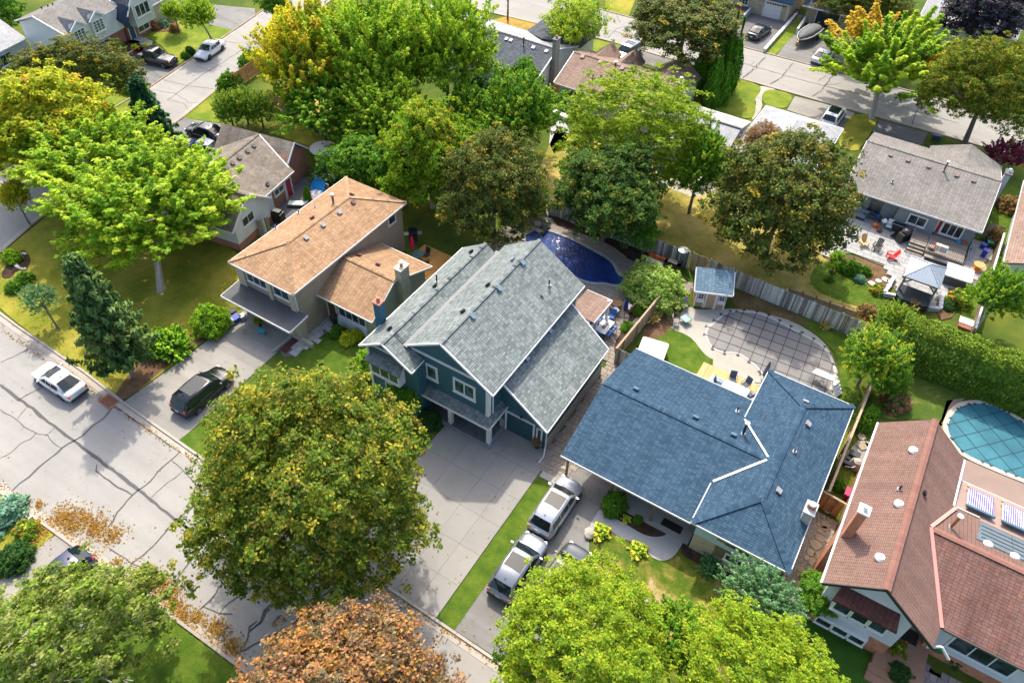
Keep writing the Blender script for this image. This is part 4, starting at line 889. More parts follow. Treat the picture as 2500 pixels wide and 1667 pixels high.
# covered back terrace of the teal house
tr_ = [(-15.6, 39.3, 2.9), (-12.7, 41.5, 2.7)]
a = at(A120, 620, 1060, 2.7); b = at(A120, 790, 940, 2.7); c = at(A120, 680, 895, 2.9)
roof(h, S_BROWN, [[(-17.6, 38.6, 3.0), (-15.3, 38.6, 3.0), (-15.3, 41.9, 2.75), (-17.6, 41.9, 2.75)]], t=.1, trim=[((-15.3, 38.6, 3), (-15.3, 41.9, 2.75)), ((-17.6, 41.9, 2.75), (-15.3, 41.9, 2.75))], name='terrace_roof')
for x, y in ((-15.5, 41.7), (-15.5, 39.6)): part('terrace_post', MB().obox((x, y, 1.4), (.2, .2, 2.8)).obox((x, y, .45), (.45, .45, .9)), TRIM, h)
part('outdoor_counter', MB().box(-16.4, 38.9, 0, -15.2, 39.9, .95), mat('grey_stone', (.25, .25, .26), .7), h)
# ---- blue roof house
BEIGE = brick('beige_brick', (.42, .34, .22), (.50, .42, .29), (.40, .36, .28), .24, .085)
BLUES = siding('pale_blue_siding', (.45, .62, .72), .12)
h = thing('blue_roof_house', 'split-level bungalow with deep blue shingle roof and white gutters', 'house', (-4, 32, 0))
LS = [(-11.4, 26.5, 2.8), (-1.0, 26.5, 2.8), (-1.0, 32.3, 4.6), (-11.4, 32.3, 4.6)]; LN = [(-11.4, 32.3, 4.6), (-1.0, 32.3, 4.6), (-1.0, 38.1, 2.8), (-11.4, 38.1, 2.8)]
LS = [(-11.4, 26.5, 2.8), (-1.9, 26.5, 2.8), (-1.9, 29.5, 3.73), (.35, 32.3, 4.6), (-11.4, 32.3, 4.6)]; LN = [(-11.4, 32.3, 4.6), (.35, 32.3, 4.6), (-1.9, 35.1, 3.73), (-1.9, 38.1, 2.8), (-11.4, 38.1, 2.8)]
roof(h, S_BLUE, [LS, LN], trim=[((-11.4, 26.5, 2.8), (-2.1, 26.5, 2.8)), ((-2.1, 38.1, 2.8), (-11.4, 38.1, 2.8))])
RW = [(-2.05, 26.0, 3.7), (1.05, 29.1, 4.9), (1.05, 37.6, 4.9), (-2.05, 40.7, 3.7)]; RE = [(4.1, 26.0, 3.7), (4.1, 40.7, 3.7), (1.05, 37.6, 4.9), (1.05, 29.1, 4.9)]
RS = [(-2.05, 26, 3.7), (4.1, 26, 3.7), (1.05, 29.1, 4.9)]; RN = [(4.1, 40.7, 3.7), (-2.05, 40.7, 3.7), (1.05, 37.6, 4.9)]
roof(h, S_BLUE, [RW, RE, RS, RN], trim=[((-2.05, 26, 3.7), (4.1, 26, 3.7)), ((4.1, 26, 3.7), (4.1, 40.7, 3.7)), ((4.1, 40.7, 3.7), (-2.05, 40.7, 3.7)), ((-2.05, 26, 3.7), (-2.05, 29.3, 3.7)), ((-2.05, 35.6, 3.7), (-2.05, 40.7, 3.7))])
for a, b in (((-11.4, 32.3, 4.6), (.3, 32.3, 4.6)), ((1.05, 29.1, 4.9), (1.05, 37.6, 4.9)), ((-2.05, 26, 3.7), (1.05, 29.1, 4.9)), ((4.1, 26, 3.7), (1.05, 29.1, 4.9)), ((4.1, 40.7, 3.7), (1.05, 37.6, 4.9)), ((-2.05, 40.7, 3.7), (1.05, 37.6, 4.9))): caps(h, S_BLUE, a, b, w=.2)
for s_ in (29.4, 35.3): part('valley_flashing', MB().bar((-2.0, s_, 3.79), (.36, 32.3+(.12 if s_ > 32 else -.12), 4.68), .14, .03), WHITE, h)
block(h, BEIGE, -7.8, 28.2, -1.9, 37.6, 0, 2.75); block(h, BLUES, -1.7, 26.5, 3.75, 40.2, 1.9, 3.65, name='upper_wall'); block(h, BEIGE, -1.68, 26.52, 3.73, 40.18, 0, 1.9, name='brick_wall')
block(h, mat('cream_gable', (.5, .45, .36), .7), -11.1, 37.3, -7.8, 37.6, 0, 2.75, name='carport_wall')
for x, y in ((-11.0, 26.9), (-11.0, 32.3), (-7.6, 26.9), (-4.6, 26.9)): part('carport_post', MB().obox((x, y, 1.38), (.14, .14, 2.75)), mat('brown_post', (.2, .12, .07), .7), h)
part('porch_floor', MB().box(-7.7, 26.6, 0, -1.8, 28.2, .15), CONC, h)
slabdoor(h, (-4.0, 28.2, .15), (1, 0, 0), (0, -1, 0), 1.1, 2.1, mat('brown_door', (.10, .05, .03), .5)); window(h, (-7.2, 28.2, .9), (1, 0, 0), (0, -1, 0), 2.2, 1.3, 3)
part('door_mat', MB().box(-3.9, 27.0, .15, -2.5, 27.6, .17), BLACK, h)
OLIVE = mat('olive_trim', (.16, .13, .07), .6, .1)
part('window_surround', MB().box(-.3, 26.44, 2.55, 2.3, 26.5, 3.6), OLIVE, h); window(h, (.3, 26.44, 2.7), (1, 0, 0), (0, -1, 0), 1.4, .8, 2, fm=OLIVE)
part('window_surround', MB().box(-.2, 26.46, .8, 2.6, 26.52, 1.85), OLIVE, h); window(h, (.5, 26.46, .95), (1, 0, 0), (0, -1, 0), 1.7, .75, 2)
for q, pl_ in (((1103, 475), LN), ((1560, 692), LN), ((1850, 826), LN)): vent(h, B120, *q, pl_, .34, mat('dark_blue_vent', (.07, .13, .18), .5))
pipe(h, B120, 1880, 640, LN, .55, .05, None, None); pipe(h, B120, 1925, 812, LN, 1.15, .09, BLACK, mat('white_cap', (.7, .72, .72), .3))
vent(h, B180, 520, 573, RN, .34); vent(h, B180, 537, 738, RE, .34); vent(h, B180, 312, 1248, RE, .34); pipe(h, B180, 437, 948, RE, .3, .06)
p = hit(B180, 500, 1470, RE); chimney(h, p.x+.1, p.y+.3, p.z-.6, p.z+.95, .55, .85, brick('pale_green_brick', (.42, .45, .40), (.52, .53, .48), (.35, .36, .33)), mat('grey_cap', (.45, .45, .43), .8), 2, cowl=WHITE)
# ---- red-brown roof house
WS = siding('white_siding', (.62, .63, .65), .12); OB = brick('orange_brick', (.60, .16, .04), (.42, .12, .04), (.40, .30, .24))
h = thing('red_roof_house', 'white-sided house with red-brown shingle roof, orange chimney and solar collectors', 'house', (11, 30, 0))
RL = [(5.7, 25.57, 5.0), (8.37, 25.57, 7.25), (8.37, 38.88, 7.25), (5.7, 38.88, 5.0)]
RR = [(8.37, 25.57, 7.25), (11.9, 25.57, 4.28), (12.15, 27.1, 4.07), (9.98, 31.8, 5.89), (11.2, 34.8, 4.87), (11.05, 34.85, 5.0), (11.05, 38.88, 5.0), (8.37, 38.88, 7.25)]
roof(h, S_RED, [RL]); roof(h, S_RED, [RR])
for a, b, m_ in (((5.66, 25.57, 5.0), (5.66, 38.88, 5.0), None), ((11.1, 34.9, 5.0), (11.1, 38.88, 5.0), None)): part('gutter', MB().bar(V3(*a)-V3(0, 0, .08), V3(*b)-V3(0, 0, .08), .13, .15), WHITE, h)
for a, b in (((5.7, 25.55, 5.0), (8.37, 25.55, 7.25)), ((8.37, 25.55, 7.25), (11.9, 25.55, 4.28))): part('rake_board', MB().bar(V3(*a)-V3(0, 0, .06), V3(*b)-V3(0, 0, .06), .06, .18), BLACK, h)
CAPM = shingle('ridge_red', [(.22, .11, .085), (.27, .14, .11)], .3, .2); caps(h, CAPM, (8.37, 25.57, 7.25), (8.37, 38.88, 7.25), w=.2)
Q1 = [(9.98, 31.8, 5.89), (19.5, 31.8, 5.89), (19.5, 27.2, 4.05), (12.15, 27.2, 4.05)]; Q2 = [(9.98, 31.8, 5.89), (11.2, 34.8, 4.87), (19.5, 34.8, 4.87), (19.5, 31.8, 5.89)]
roof(h, S_RED2, [Q1], trim=[((12.3, 27.2, 4.05), (19.5, 27.2, 4.05))], tm=mat('dark_gutter', (.12, .09, .08), .5)); roof(h, S_RED, [Q2]); caps(h, CAPM, (10.1, 31.8, 5.89), (19.5, 31.8, 5.89), w=.2)
PINKF = mat('pink_flashing', (.62, .27, .22), .5, .06)
for a, b in (((9.95, 31.8, 6.0), (11.25, 34.85, 4.98)), ((9.95, 31.75, 6.0), (12.15, 27.1, 4.18))): part('valley_flashing', MB().bar(a, b, .2, .04), PINKF, h)
FR = [(11.2, 34.8, 4.86), (19.5, 34.8, 4.86), (19.5, 37.6, 4.45), (11.2, 37.6, 4.45)]
roof(h, mat('brown_membrane', (.28, .20, .17), .8, .12), [FR], name='low_roof', trim=[((11.2, 37.6, 4.45), (19.5, 37.6, 4.45))])
part('roof_batten', MB().bar((11.3, 34.95, 4.93), (12.6, 34.95, 4.93), .07, .05), mat('cream_batten', (.6, .55, .42), .6), h)
SOLM = mat('solar_mat', (.085, .12, .145), .6, .12, 2)
def onp(P, x, y):
    a, b, c = [Vector(q) for q in P[:3]]; n = (b-a).cross(c-a); return V3(x, y, a.z-((x-a.x)*n.x+(y-a.y)*n.y)/n.z)
for i in range(4):
    x0 = 12.7+i*1.72; q = [onp(Q2, x, y)+V3(0, 0, .05) for x, y in ((x0 if i else x0-.25, 32.75), (x0+1.69, 32.75), (x0+1.69, 34.65), (x0, 34.65))]
    s = part('solar_mat', MB().slab(q, .03), SOLM, h)
    for j in range(1, 5): y = 32.75+1.9*j/5; part('mat_strap', MB().bar(onp(Q2, x0, y)+V3(0, 0, .07), onp(Q2, x0+1.69, y)+V3(0, 0, .07), .04, .02), BLACK, s)
TUBE = mat('violet_tube', (.10, .08, .36), .12, .2, 3, coat=.6); TUBW = mat('white_reflector', (.72, .72, .78), .35, .05)
for i in range(3):
    x0 = 11.75+i*2.0; s = part('solar_collector', MB().slab([onp(FR, x, y)+V3(0, 0, .25-.06*(y-35.3)) for x, y in ((x0, 35.35), (x0+1.5, 35.35), (x0+1.5, 37.05), (x0, 37.05))], .03), TUBW, h)
    for j in range(12):
        x = x0+.08+j*.122; part('vacuum_tube', MB().tube([onp(FR, x, 35.4)+V3(0, 0, .32), onp(FR, x, 37.0)+V3(0, 0, .24)], .036, 6), TUBE, s)
    part('manifold', MB().bar(onp(FR, x0-.05, 35.3)+V3(0, 0, .3), onp(FR, x0+1.6, 35.3)+V3(0, 0, .3), .14, .14), mat('teal_metal', (.05, .12, .16), .4), s)
    part('end_cap', MB().obox(onp(FR, x0-.08, 37.05)+V3(0, 0, .3), (.13, .13, .13)), mat('brass', (.5, .33, .12), .4), s)
block(h, WS, 6.15, 26.0, 10.6, 38.4, 1.7, 4.9, 6.85, 'y', 8.37); block(h, OB, 6.17, 26.05, 10.58, 38.38, 0, 1.75, name='brick_base')
block(h, WS, 12.4, 27.8, 19.2, 34.6, 1.0, 3.95, name='bay_wall'); block(h, OB, 12.42, 27.85, 19.2, 34.5, 0, 1.0, name='brick_base'); block(h, BEIGE, 10.6, 28.6, 12.4, 36.0, 0, 4.2, name='entry_wall')
block(h, mat('brown_wall', (.2, .13, .1), .8), 11.3, 34.6, 19.2, 37.4, 0, 4.3, name='back_wall')
part('bay_box', MB().box(6.75, 25.55, 2.9, 9.75, 26.02, 4.75), TRIM, h)
for i in range(3): window(h, (6.78+i*.99, 25.55, 3.2), (1, 0, 0), (0, -1, 0), .97, 1.35, 1, tw=.09)
roof(h, shingle('dark_red_shingle', [(.10, .04, .035), (.16, .07, .055)], .28, .14), [[(6.5, 25.15, 4.6), (10.0, 25.15, 4.6), (9.8, 26.0, 5.15), (6.7, 26.0, 5.15)]], t=.12, name='bay_roof')
part('bay_lower', MB().box(6.5, 25.6, .8, 9.4, 26.05, 1.75), TRIM, h)
for i in range(3): window(h, (6.53+i*.95, 25.6, .95), (1, 0, 0), (0, -1, 0), .93, .7, 1, tw=.07)
window(h, (13.2, 27.8, 1.7), (1, 0, 0), (0, -1, 0), 3.4, 1.5, 3, tw=.12)
part('door_mat', MB().box(10.7, 27.6, .45, 12.2, 28.5, .46), BLACK, h)
stp = mat('brown_step', (.33, .18, .11), .8, .1)
part('step', MB().box(10.2, 25.3, 0, 12.9, 28.6, .45), stp, h); part('step', MB().box(10.1, 24.8, 0, 12.3, 25.3, .3), stp, h); part('step', MB().box(10.1, 24.3, 0, 12.3, 24.8, .15), stp, h)
ge = [(11.9, 26.1, 3.3), (12.4, 26.1, 4.0), (13.1, 26.1, 3.2)]
for a, b in ((ge[0], ge[1]), (ge[1], ge[2])): part('rake_board', MB().bar(a, b, .1, .12), WHITE, h)
part('wreath', MB().lathe([(.12, 0), (.3, .05), (.32, .12), (.15, .16)], (12.55, 26.6, 2.9), 12, Matrix.Rotation(R(90), 4, 'X')), mat('wreath_green', (.03, .10, .03), .9, .4, 9), h)
chimney(h, 6.05, 29.2, 4.4, 7.9, .5, .55, OB, mat('pale_cap', (.62, .58, .52), .8), 1, WHITE, label='tall orange brick chimney on the left eave')
part('chimney_side', MB().box(5.62, 28.8, 0, 6.15, 29.9, 4.7), OB, h)
for q in ((1350, 940), (1240, 1350)): 
    p = hit(B180, *q, RL); part('skylight_dome', MB().lathe([(.3, 0), (.3, .1), (.2, .22), (.05, .28)], p-V3(0, 0, .05), 16), WHITE, h)
p = hit(C180, 1095, 610, RL); part('skylight_dome', MB().lathe([(.3, 0), (.3, .1), (.2, .22), (.05, .28)], p-V3(0, 0, .05), 16), WHITE, h)
for q in ((1920, 505), (2125, 600)): p = hit(C180, *q, Q2); part('skylight_dome', MB().lathe([(.28, 0), (.28, .08), (.2, .18), (.05, .22)], p-V3(0, 0, .05), 16), WHITE, h)
pipe(h, B180, 1238, 1238, RL, .45, .06); vent(h, B180, 1425, 1265, RR, .24, BLACK); pipe(h, C180, 1635, 375, Q2, 1.2, .09, mat('copper_pipe', (.30, .14, .05), .5), WHITE)
# ---- grey bungalow with the patio
GS = siding('grey_siding', (.20, .235, .255), .13)
h = thing('grey_bungalow', 'grey-sided bungalow with mottled warm grey roof facing the cluttered patio', 'house', (3, 75, 0))
ga = [(-3.65, 68.6, 2.8), (8.85, 68.6, 2.8), (8.75, 74.6, 4.85), (-3.65, 74.6, 4.85)]; gb = [(-3.65, 74.6, 4.85), (8.75, 74.6, 4.85), (8.85, 80.65, 2.8), (-3.65, 80.65, 2.8)]
roof(h, S_GREY, [ga]); roof(h, S_GREY, [gb], trim=[((-3.65, 68.6, 2.8), (8.85, 68.6, 2.8)), ((8.85, 68.6, 2.8), (8.75, 74.6, 4.85)), ((-3.65, 68.6, 2.8), (-3.65, 74.6, 4.85)), ((8.75, 74.6, 4.85), (8.85, 80.65, 2.8))]); caps(h, S_GREY, (-3.65, 74.6, 4.85), (8.75, 74.6, 4.85))
roof(h, S_GREY, [[(5.4, 76.6, 4.2), (5.4, 81.2, 4.2), (1.97, 81.2, 2.85), (1.97, 80.2, 2.95)], [(5.4, 76.6, 4.2), (8.9, 80.4, 2.85), (8.9, 81.2, 2.85), (5.4, 81.2, 4.2)]])
block(h, GS, -3.3, 69.3, 8.5, 80.2, 0, 2.75, 4.7, 'x', 74.6); block(h, GS, 1.6, 68.75, 5.2, 69.4, 0, 2.7, name='projecting_wall')
block(h, GS, 2.3, 79.8, 8.5, 81.0, 0, 2.8, 4.0, 'y', 5.4, name='gable_wall')
window(h, (-.9, 69.3, .9), (1, 0, 0), (0, -1, 0), 1.15, 1.6, 1, fm=BLACK, tw=.04); window(h, (2.7, 68.75, 1.2), (1, 0, 0), (0, -1, 0), 1.7, 1.1, 2, tw=.12); window(h, (5.7, 69.3, .9), (1, 0, 0), (0, -1, 0), 1.9, 1.4, 3, tw=.14)
window(h, (-2.9, 69.3, 1.9), (1, 0, 0), (0, -1, 0), 1.6, .5, 2); slabdoor(h, (5.25, 69.29, .9), (1, 0, 0), (0, -1, 0), .5, 1.6, mat('red_door', (.3, .02, .03), .5), 0, TRIM)
for q in ((1172, 1187), (1305, 1228), (1465, 1277), (1678, 1343), (1807, 1384)): vent(h, O180, *q, ga, .36, mat('taupe_vent', (.25, .18, .15), .6))
pipe(h, O180, 1580, 1310, ga, 1.0, .08, mat('rust_stack', (.16, .07, .05), .6), WHITE); pipe(h, O180, 1185, 1400, ga, .3, .06)
chimney(h, 8.95, 75.0, 2.5, 5.6, .5, .9, mat('grey_chimney', (.35, .36, .38), .8), mat('dark_cap', (.08, .08, .09), .7), 1, WHITE)
# ---- corner house beyond the maple
F6 = frame(-47.4, 31.86, R(8.5)); RB = brick('red_brick', (.36, .10, .05), (.28, .08, .04), (.36, .28, .22))
h = thing('corner_house', 'corner house with taupe roofs, white gable wall and red brick base', 'house', (-53, 38, 0))
b1 = [[(.3, -.6, 2.6), (.3, 2.2, 4.85), (-9.3, 2.2, 4.85), (-9.3, -.6, 2.6)], [(.3, 4.95, 2.7), (-9.3, 4.95, 2.7), (-9.3, 2.2, 4.85), (.3, 2.2, 4.85)]]
roof(h, S_TAUPE, b1, F=F6, trim=[((.3, -.6, 2.65), (.3, 2.2, 4.9)), ((.3, 2.2, 4.9), (.3, 4.95, 2.75)), ((.3, -.6, 2.6), (-9.3, -.6, 2.6))])
b2 = [[(-.45, 4.4, 2.6), (-.45, 9.4, 2.6), (-1.2, 9.3, 2.9), (-5.1, 11.0, 4.6), (-5.1, 2.4, 4.6)], [(-9.7, 4.3, 2.6), (-5.1, 2.4, 4.6), (-5.1, 11, 4.6), (-9.7, 9.2, 2.6)]]
roof(h, S_TAUPE, [[(-.45, 4.2, 2.6), (-.45, 9.6, 2.6), (-5.1, 11.0, 4.6), (-5.1, 2.6, 4.6)], [(-9.7, 4.4, 2.6), (-5.1, 2.6, 4.6), (-5.1, 11, 4.6), (-9.7, 9.2, 2.6)]], F=F6, trim=[((-.45, 4.9, 2.6), (-.45, 9.6, 2.6)), ((-1.0, 9.6, 2.85), (-5.0, 11.0, 4.62))])
b3 = [[(-9.7, 9.3, 2.6), (-1.3, 9.6, 2.6), (-1.3, 11.5, 4.4), (-9.7, 11.3, 4.4)], [(-9.7, 11.3, 4.4), (-1.3, 11.5, 4.4), (-1.3, 13.5, 2.6), (-9.7, 13.3, 2.6)]]
roof(h, S_TAUPE, b3, F=F6, trim=[((-1.3, 9.6, 2.65), (-1.3, 11.5, 4.45)), ((-1.3, 11.5, 4.45), (-1.3, 13.5, 2.65))])
caps(h, S_TAUPE, (-5.1, 2.8, 4.6), (-5.1, 11, 4.6), F6); caps(h, S_TAUPE, (.3, 2.2, 4.85), (-9.3, 2.2, 4.85), F6)
block(h, WS, -9.0, 0, 0, 4.68, .7, 2.75, 4.65, 'x', 2.2, F6, 'white_wall'); block(h, RB, -9.02, -.03, .01, 4.7, 0, .75, None, F=F6, name='brick_base')
block(h, RB, -9.3, 4.6, -.85, 9.4, 0, 2.55, F=F6); block(h, WS, -1.0, 4.7, -.8, 6.3, 0, 2.5, F=F6, name='white_panel'); block(h, RB, -9.3, 9.4, -1.7, 13.2, 0, 2.6, 4.2, 'x', 11.4, F=F6)
u6 = F6.to_3x3() @ V3(0, 1, 0); n6 = F6.to_3x3() @ V3(1, 0, 0)
window(h, F6 @ V3(0, 1.0, 1.9), u6, n6, 1.6, .95, 2, fm=WHITE, tw=.07); window(h, F6 @ V3(-.82, 6.6, 1.3), u6, n6, 1.5, .75, 2, tw=.1)
slabdoor(h, F6 @ V3(-.84, 8.3, 0), u6, n6, 1.0, 2.1, mat('red_door', (.3, .02, .03), .5)); window(h, F6 @ V3(-4.5, -.03, 1.2), n6, -u6, 1.6, 1.0, 2); window(h, F6 @ V3(-7.5, -.03, 1.2), n6, -u6, 1.6, 1.0, 2)
part('downpipe', MB(F6).tube([(-.6, 8.1, 2.5), (-.75, 8.1, 0)], .05), TRIM, h)
pE = [F6 @ Vector(q) for q in ((-.45, 4.2, 2.6), (-.45, 9.6, 2.6), (-5.1, 11, 4.6))]
for q in ((665, 575), (728, 520), (800, 465), (888, 393), (955, 337)): vent(h, (400, 280), *q, pE, .34, mat('dark_taupe_vent', (.10, .09, .08), .6), k=4.356)
vent(h, (400, 280), 1100, 745, pE, .3, BLACK, k=4.356); pipe(h, (400, 280), 555, 665, pE, 1.5, .1, GALV, WHITE, k=4.356)
pipe(h, (400, 280), 695, 915, [F6 @ Vector(q) for q in ((.3, -.6, 2.6), (.3, 2.2, 4.85), (-9.3, 2.2, 4.85))], .5, .1, WHITE, WHITE, k=4.356)
# ---- split house with dormers, top left
F7 = frame(-88.47, 48.18, R(9)); PS = siding('mint_white_siding', (.58, .63, .60), .14)
h = thing('dormer_house', 'pale split-level house with two gabled dormers above its garage', 'house', (-92, 50, 0))
roof(h, S_GREY, [[(.35, -3.5, 4.6), (.35, 5.3, 4.6), (-3.6, 5.3, 5.95), (-3.6, -3.5, 5.95)], [(-3.6, -3.5, 5.95), (-3.6, 5.3, 5.95), (-7.0, 5.3, 4.8), (-7.0, -3.5, 4.8)]], F=F7, trim=[((.35, -3.5, 4.6), (.35, 4.6, 4.6)), ((.35, -3.5, 4.65), (-3.6, -3.5, 6.0)), ((-3.6, -3.5, 6.0), (-7, -3.5, 4.85)), ((.35, 5.3, 4.65), (-3.6, 5.3, 6.0))])
block(h, WHITE, -6.7, -3.2, -.3, 5.0, 0, 4.6, 5.75, 'y', -3.6, F=F7); block(h, PS, -.35, -3.15, .35, 5.0, 2.05, 4.55, F=F7, name='front_siding'); block(h, RB, -.33, .1, .02, 5.0, 0, 2.05, F=F7, name='brick_wall')
u7 = F7.to_3x3() @ V3(0, 1, 0); n7 = F7.to_3x3() @ V3(1, 0, 0)
slabdoor(h, F7 @ V3(-.28, -3.0, 0), u7, n7, 3.0, 2.0, WHITE, 4, TRIM, 'garage_door'); window(h, F7 @ V3(.03, .6, .8), u7, n7, 2.0, 1.0, 2)
for v in (-1.6, 1.3):
    roof(h, S_SLATE, [[(-2.0, v, 5.5), (.75, v, 5.5), (.75, v-1.25, 4.7), (.35, v-1.25, 4.65)], [(-2.0, v, 5.5), (.35, v+1.25, 4.65), (.75, v+1.25, 4.7), (.75, v, 5.5)]], F=F7, t=.08, name='dormer_roof', trim=[((.78, v, 5.55), (.78, v-1.25, 4.75)), ((.78, v, 5.55), (.78, v+1.25, 4.75))])
    block(h, PS, .3, v-.95, .6, v+.95, 2.9, 4.75, 5.35, 'y' if False else None, F=F7, name='dormer_wall')
    mbd = MB(F7); mbd.prism([(0, 0)], 0, 0) if False else None
    part('dormer_gable', MB(F7).face([(.6, v-1.0, 4.72), (.6, v+1.0, 4.72), (.6, v, 5.4)]).face([(.45, v, 5.4), (.45, v+1.0, 4.72), (.45, v-1.0, 4.72)]), PS, h)
    window(h, F7 @ V3(.6, v-.85, 3.1), u7, n7, 1.7, 1.45, 3, rows=4, tw=.13, gm=GLASSG)
roof(h, S_SLATE, [[(1.5, 5.0, 4.4), (1.9, 6.6, 6.4), (-3, 6.6, 6.4), (-3, 5.0, 4.6)], [(1.9, 6.6, 6.4), (1.9, 9.4, 4.6), (-3, 9.4, 4.6), (-3, 6.6, 6.4)]], F=F7, trim=[((1.95, 4.6, 3.9), (1.95, 6.6, 6.45)), ((1.95, 6.6, 6.45), (1.95, 9.4, 4.65))])
roof(h, mat('navy_roof', (.02, .03, .06), .7), [[(.4, 5.2, 5.0), (2.0, 5.2, 4.9), (2.0, 4.2, 2.6), (.4, 4.2, 3.4)]], F=F7, t=.1, name='entry_roof')
block(h, PS, -3, 5.9, 1.6, 9.2, 1.9, 4.6, 6.1, 'x' if False else None, F=F7, name='front_siding'); block(h, RB, -3, 5.2, .4, 9.1, 0, 3.0, F=F7, name='brick_wall')
part('gable_siding', MB(F7).face([(1.6, 5.0, 4.55), (1.6, 9.3, 4.55), (1.6, 6.6, 6.3)]), PS, h)
window(h, F7 @ V3(1.62, 6.2, 2.9), u7, n7, 2.5, 1.6, 3, tw=.16); slabdoor(h, F7 @ V3(.42, 5.3, .4), u7, n7, 1.0, 2.1, mat('blue_door', (.01, .06, .12), .4)); window(h, F7 @ V3(.42, 6.8, .6), u7, n7, 2.0, 1.0, 2)
part('step', MB(F7).box(.4, 4.6, 0, 1.7, 6.6, .35), CONC, h)
pW7 = [F7 @ Vector(q) for q in ((-3.6, -3.5, 5.95), (-3.6, 5.3, 5.95), (-7.0, 5.3, 4.8))]
for q in ((670, 145), (770, 112), (848, 88)): pipe(h, (0, 0), q[0], q[1], pW7, .3, .1, k=6.533)
h = thing('neighbour_house', 'low house with pale grey roof cut by the left edge of the picture', 'house', F7 @ V3(-10, -9, 0))
roof(h, S_LGREY, [[(-6.45, -3.4, 2.8), (-6.45, -15, 2.8), (-10.5, -15, 4.3), (-10.5, -3.0, 4.3)], [(-10.5, -3, 4.3), (-10.5, -15, 4.3), (-14.5, -15, 2.8), (-14.5, -3, 2.8)]], F=F7, trim=[((-6.45, -3.4, 2.8), (-6.45, -15, 2.8))])
block(h, WS, -14, -14.6, -6.8, -3.4, 0, 2.7, 4.1, 'y', -10.5, F=F7); window(h, F7 @ V3(-6.8, -9, .9), u7, n7, 3.2, 1.3, 4)
h = thing('garage_house', 'brick house with white garage door behind the small front-yard trees', 'house', at(O00, 1250, 20)[:])
F7b = frame(*at(O00, 1330, 125)[:2], R(9))
block(h, BEIGE, -6, -3.5, -.2, 4.5, 0, 2.8, F=F7b); slabdoor(h, F7b @ V3(-.2, -.6, 0), u7, n7, 2.6, 2.2, WHITE, 4, TRIM, 'garage_door')
roof(h, S_SLATE, [[(.5, -4, 2.8), (.5, 5, 2.8), (-3.5, 5, 4.2), (-3.5, -4, 4.2)], [(-3.5, -4, 4.2), (-3.5, 5, 4.2), (-7, 5, 2.8), (-7, -4, 2.8)]], F=F7b, trim=[((.5, -4, 2.8), (.5, 5, 2.8))])
# ---- slate roof house and brown roof house on the far street
h = thing('slate_roof_house', 'white-walled house with dark slate shingle roof and tall stone chimney', 'house', (-48, 75, 0))
sa = [(-60, 70, 2.8), (-39.0, 70, 2.8), (-39.3, 75, 4.3), (-60, 75, 4.3)]; sb = [(-60, 75, 4.3), (-39.3, 75, 4.3), (-39, 80.2, 2.8), (-60, 80.2, 2.8)]
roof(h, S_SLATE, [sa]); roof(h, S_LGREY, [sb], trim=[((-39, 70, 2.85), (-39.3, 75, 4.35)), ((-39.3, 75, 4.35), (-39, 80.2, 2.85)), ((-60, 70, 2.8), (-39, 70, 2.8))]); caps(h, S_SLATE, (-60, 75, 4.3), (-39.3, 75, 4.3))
roof(h, S_SLATE, [[(-42.5, 77, 4.0), (-42.5, 83.5, 4.0), (-38.8, 85, 2.8), (-38.8, 80, 2.8)], [(-42.5, 77, 4.0), (-46.5, 80, 2.8), (-46.5, 85, 2.8), (-42.5, 83.5, 4.0)], [(-42.5, 83.5, 4), (-46.5, 85, 2.8), (-38.8, 85, 2.8)]])
block(h, WHITE, -59.5, 70.4, -39.4, 79.9, 0, 2.8, 4.15, 'x', 75); block(h, WHITE, -46, 79.5, -39.2, 84.6, 0, 2.75, name='wing_wall')
for q in ((35, 283), (115, 305), (148, 315), (320, 370), (420, 398)): vent(h, O120, *q, sa, .36, mat('pale_vent', (.5, .5, .5), .5))
pipe(h, O120, 245, 350, sa, 1.0, .1, mat('rust_stack', (.16, .07, .05), .6), WHITE); window(h, (-39.4, 71.5, 1.0), (0, 1, 0), (1, 0, 0), 1.0, 1.0, 1)
p = at(O120, 510, 570, 1.0); chimney(h, -38.95, 74.0, 0, 6.0, .5, .95, brick('grey_stone_chimney', (.34, .32, .27), (.26, .24, .2), (.3, .28, .25)), mat('dark_cap', (.08, .08, .09), .7), 1, mat('clay', (.45, .2, .1), .8))
h = thing('brown_roof_house', 'bungalow with pinkish-brown shingle roof, small far gables and red brick chimney', 'house', (-31, 75, 0))
ba = [(-37.1, 70.5, 2.8), (-23.7, 70.5, 2.8), (-23.7, 75.05, 4.65), (-37.1, 75.05, 4.65)]; bb_ = [(-37.1, 75.05, 4.65), (-23.7, 75.05, 4.65), (-23.7, 80, 2.8), (-37.1, 80, 2.8)]
roof(h, S_BROWN, [ba]); roof(h, S_BROWN, [bb_], trim=[((-37.1, 70.5, 2.8), (-23.7, 70.5, 2.8)), ((-37.1, 70.5, 2.85), (-37.1, 75.05, 4.7)), ((-23.7, 70.5, 2.85), (-23.7, 75.05, 4.7))]); caps(h, S_BROWN, (-37.1, 75.05, 4.65), (-23.7, 75.05, 4.65))
roof(h, S_BROWN, [[(-26, 74.8, 4.66), (-26, 81.3, 4.66), (-28.5, 81.3, 2.8), (-28.5, 79.6, 2.95)], [(-26, 74.8, 4.66), (-23.5, 79.6, 2.8), (-23.5, 81.3, 2.8), (-26, 81.3, 4.66)]])
for x in (-35.1, -32.0): roof(h, S_BROWN, [[(x, 77, 3.95), (x, 81.2, 3.95), (x-1.4, 81.2, 2.8), (x-1.4, 80, 2.8)], [(x, 77, 3.95), (x+1.4, 80, 2.8), (x+1.4, 81.2, 2.8), (x, 81.2, 3.95)]])
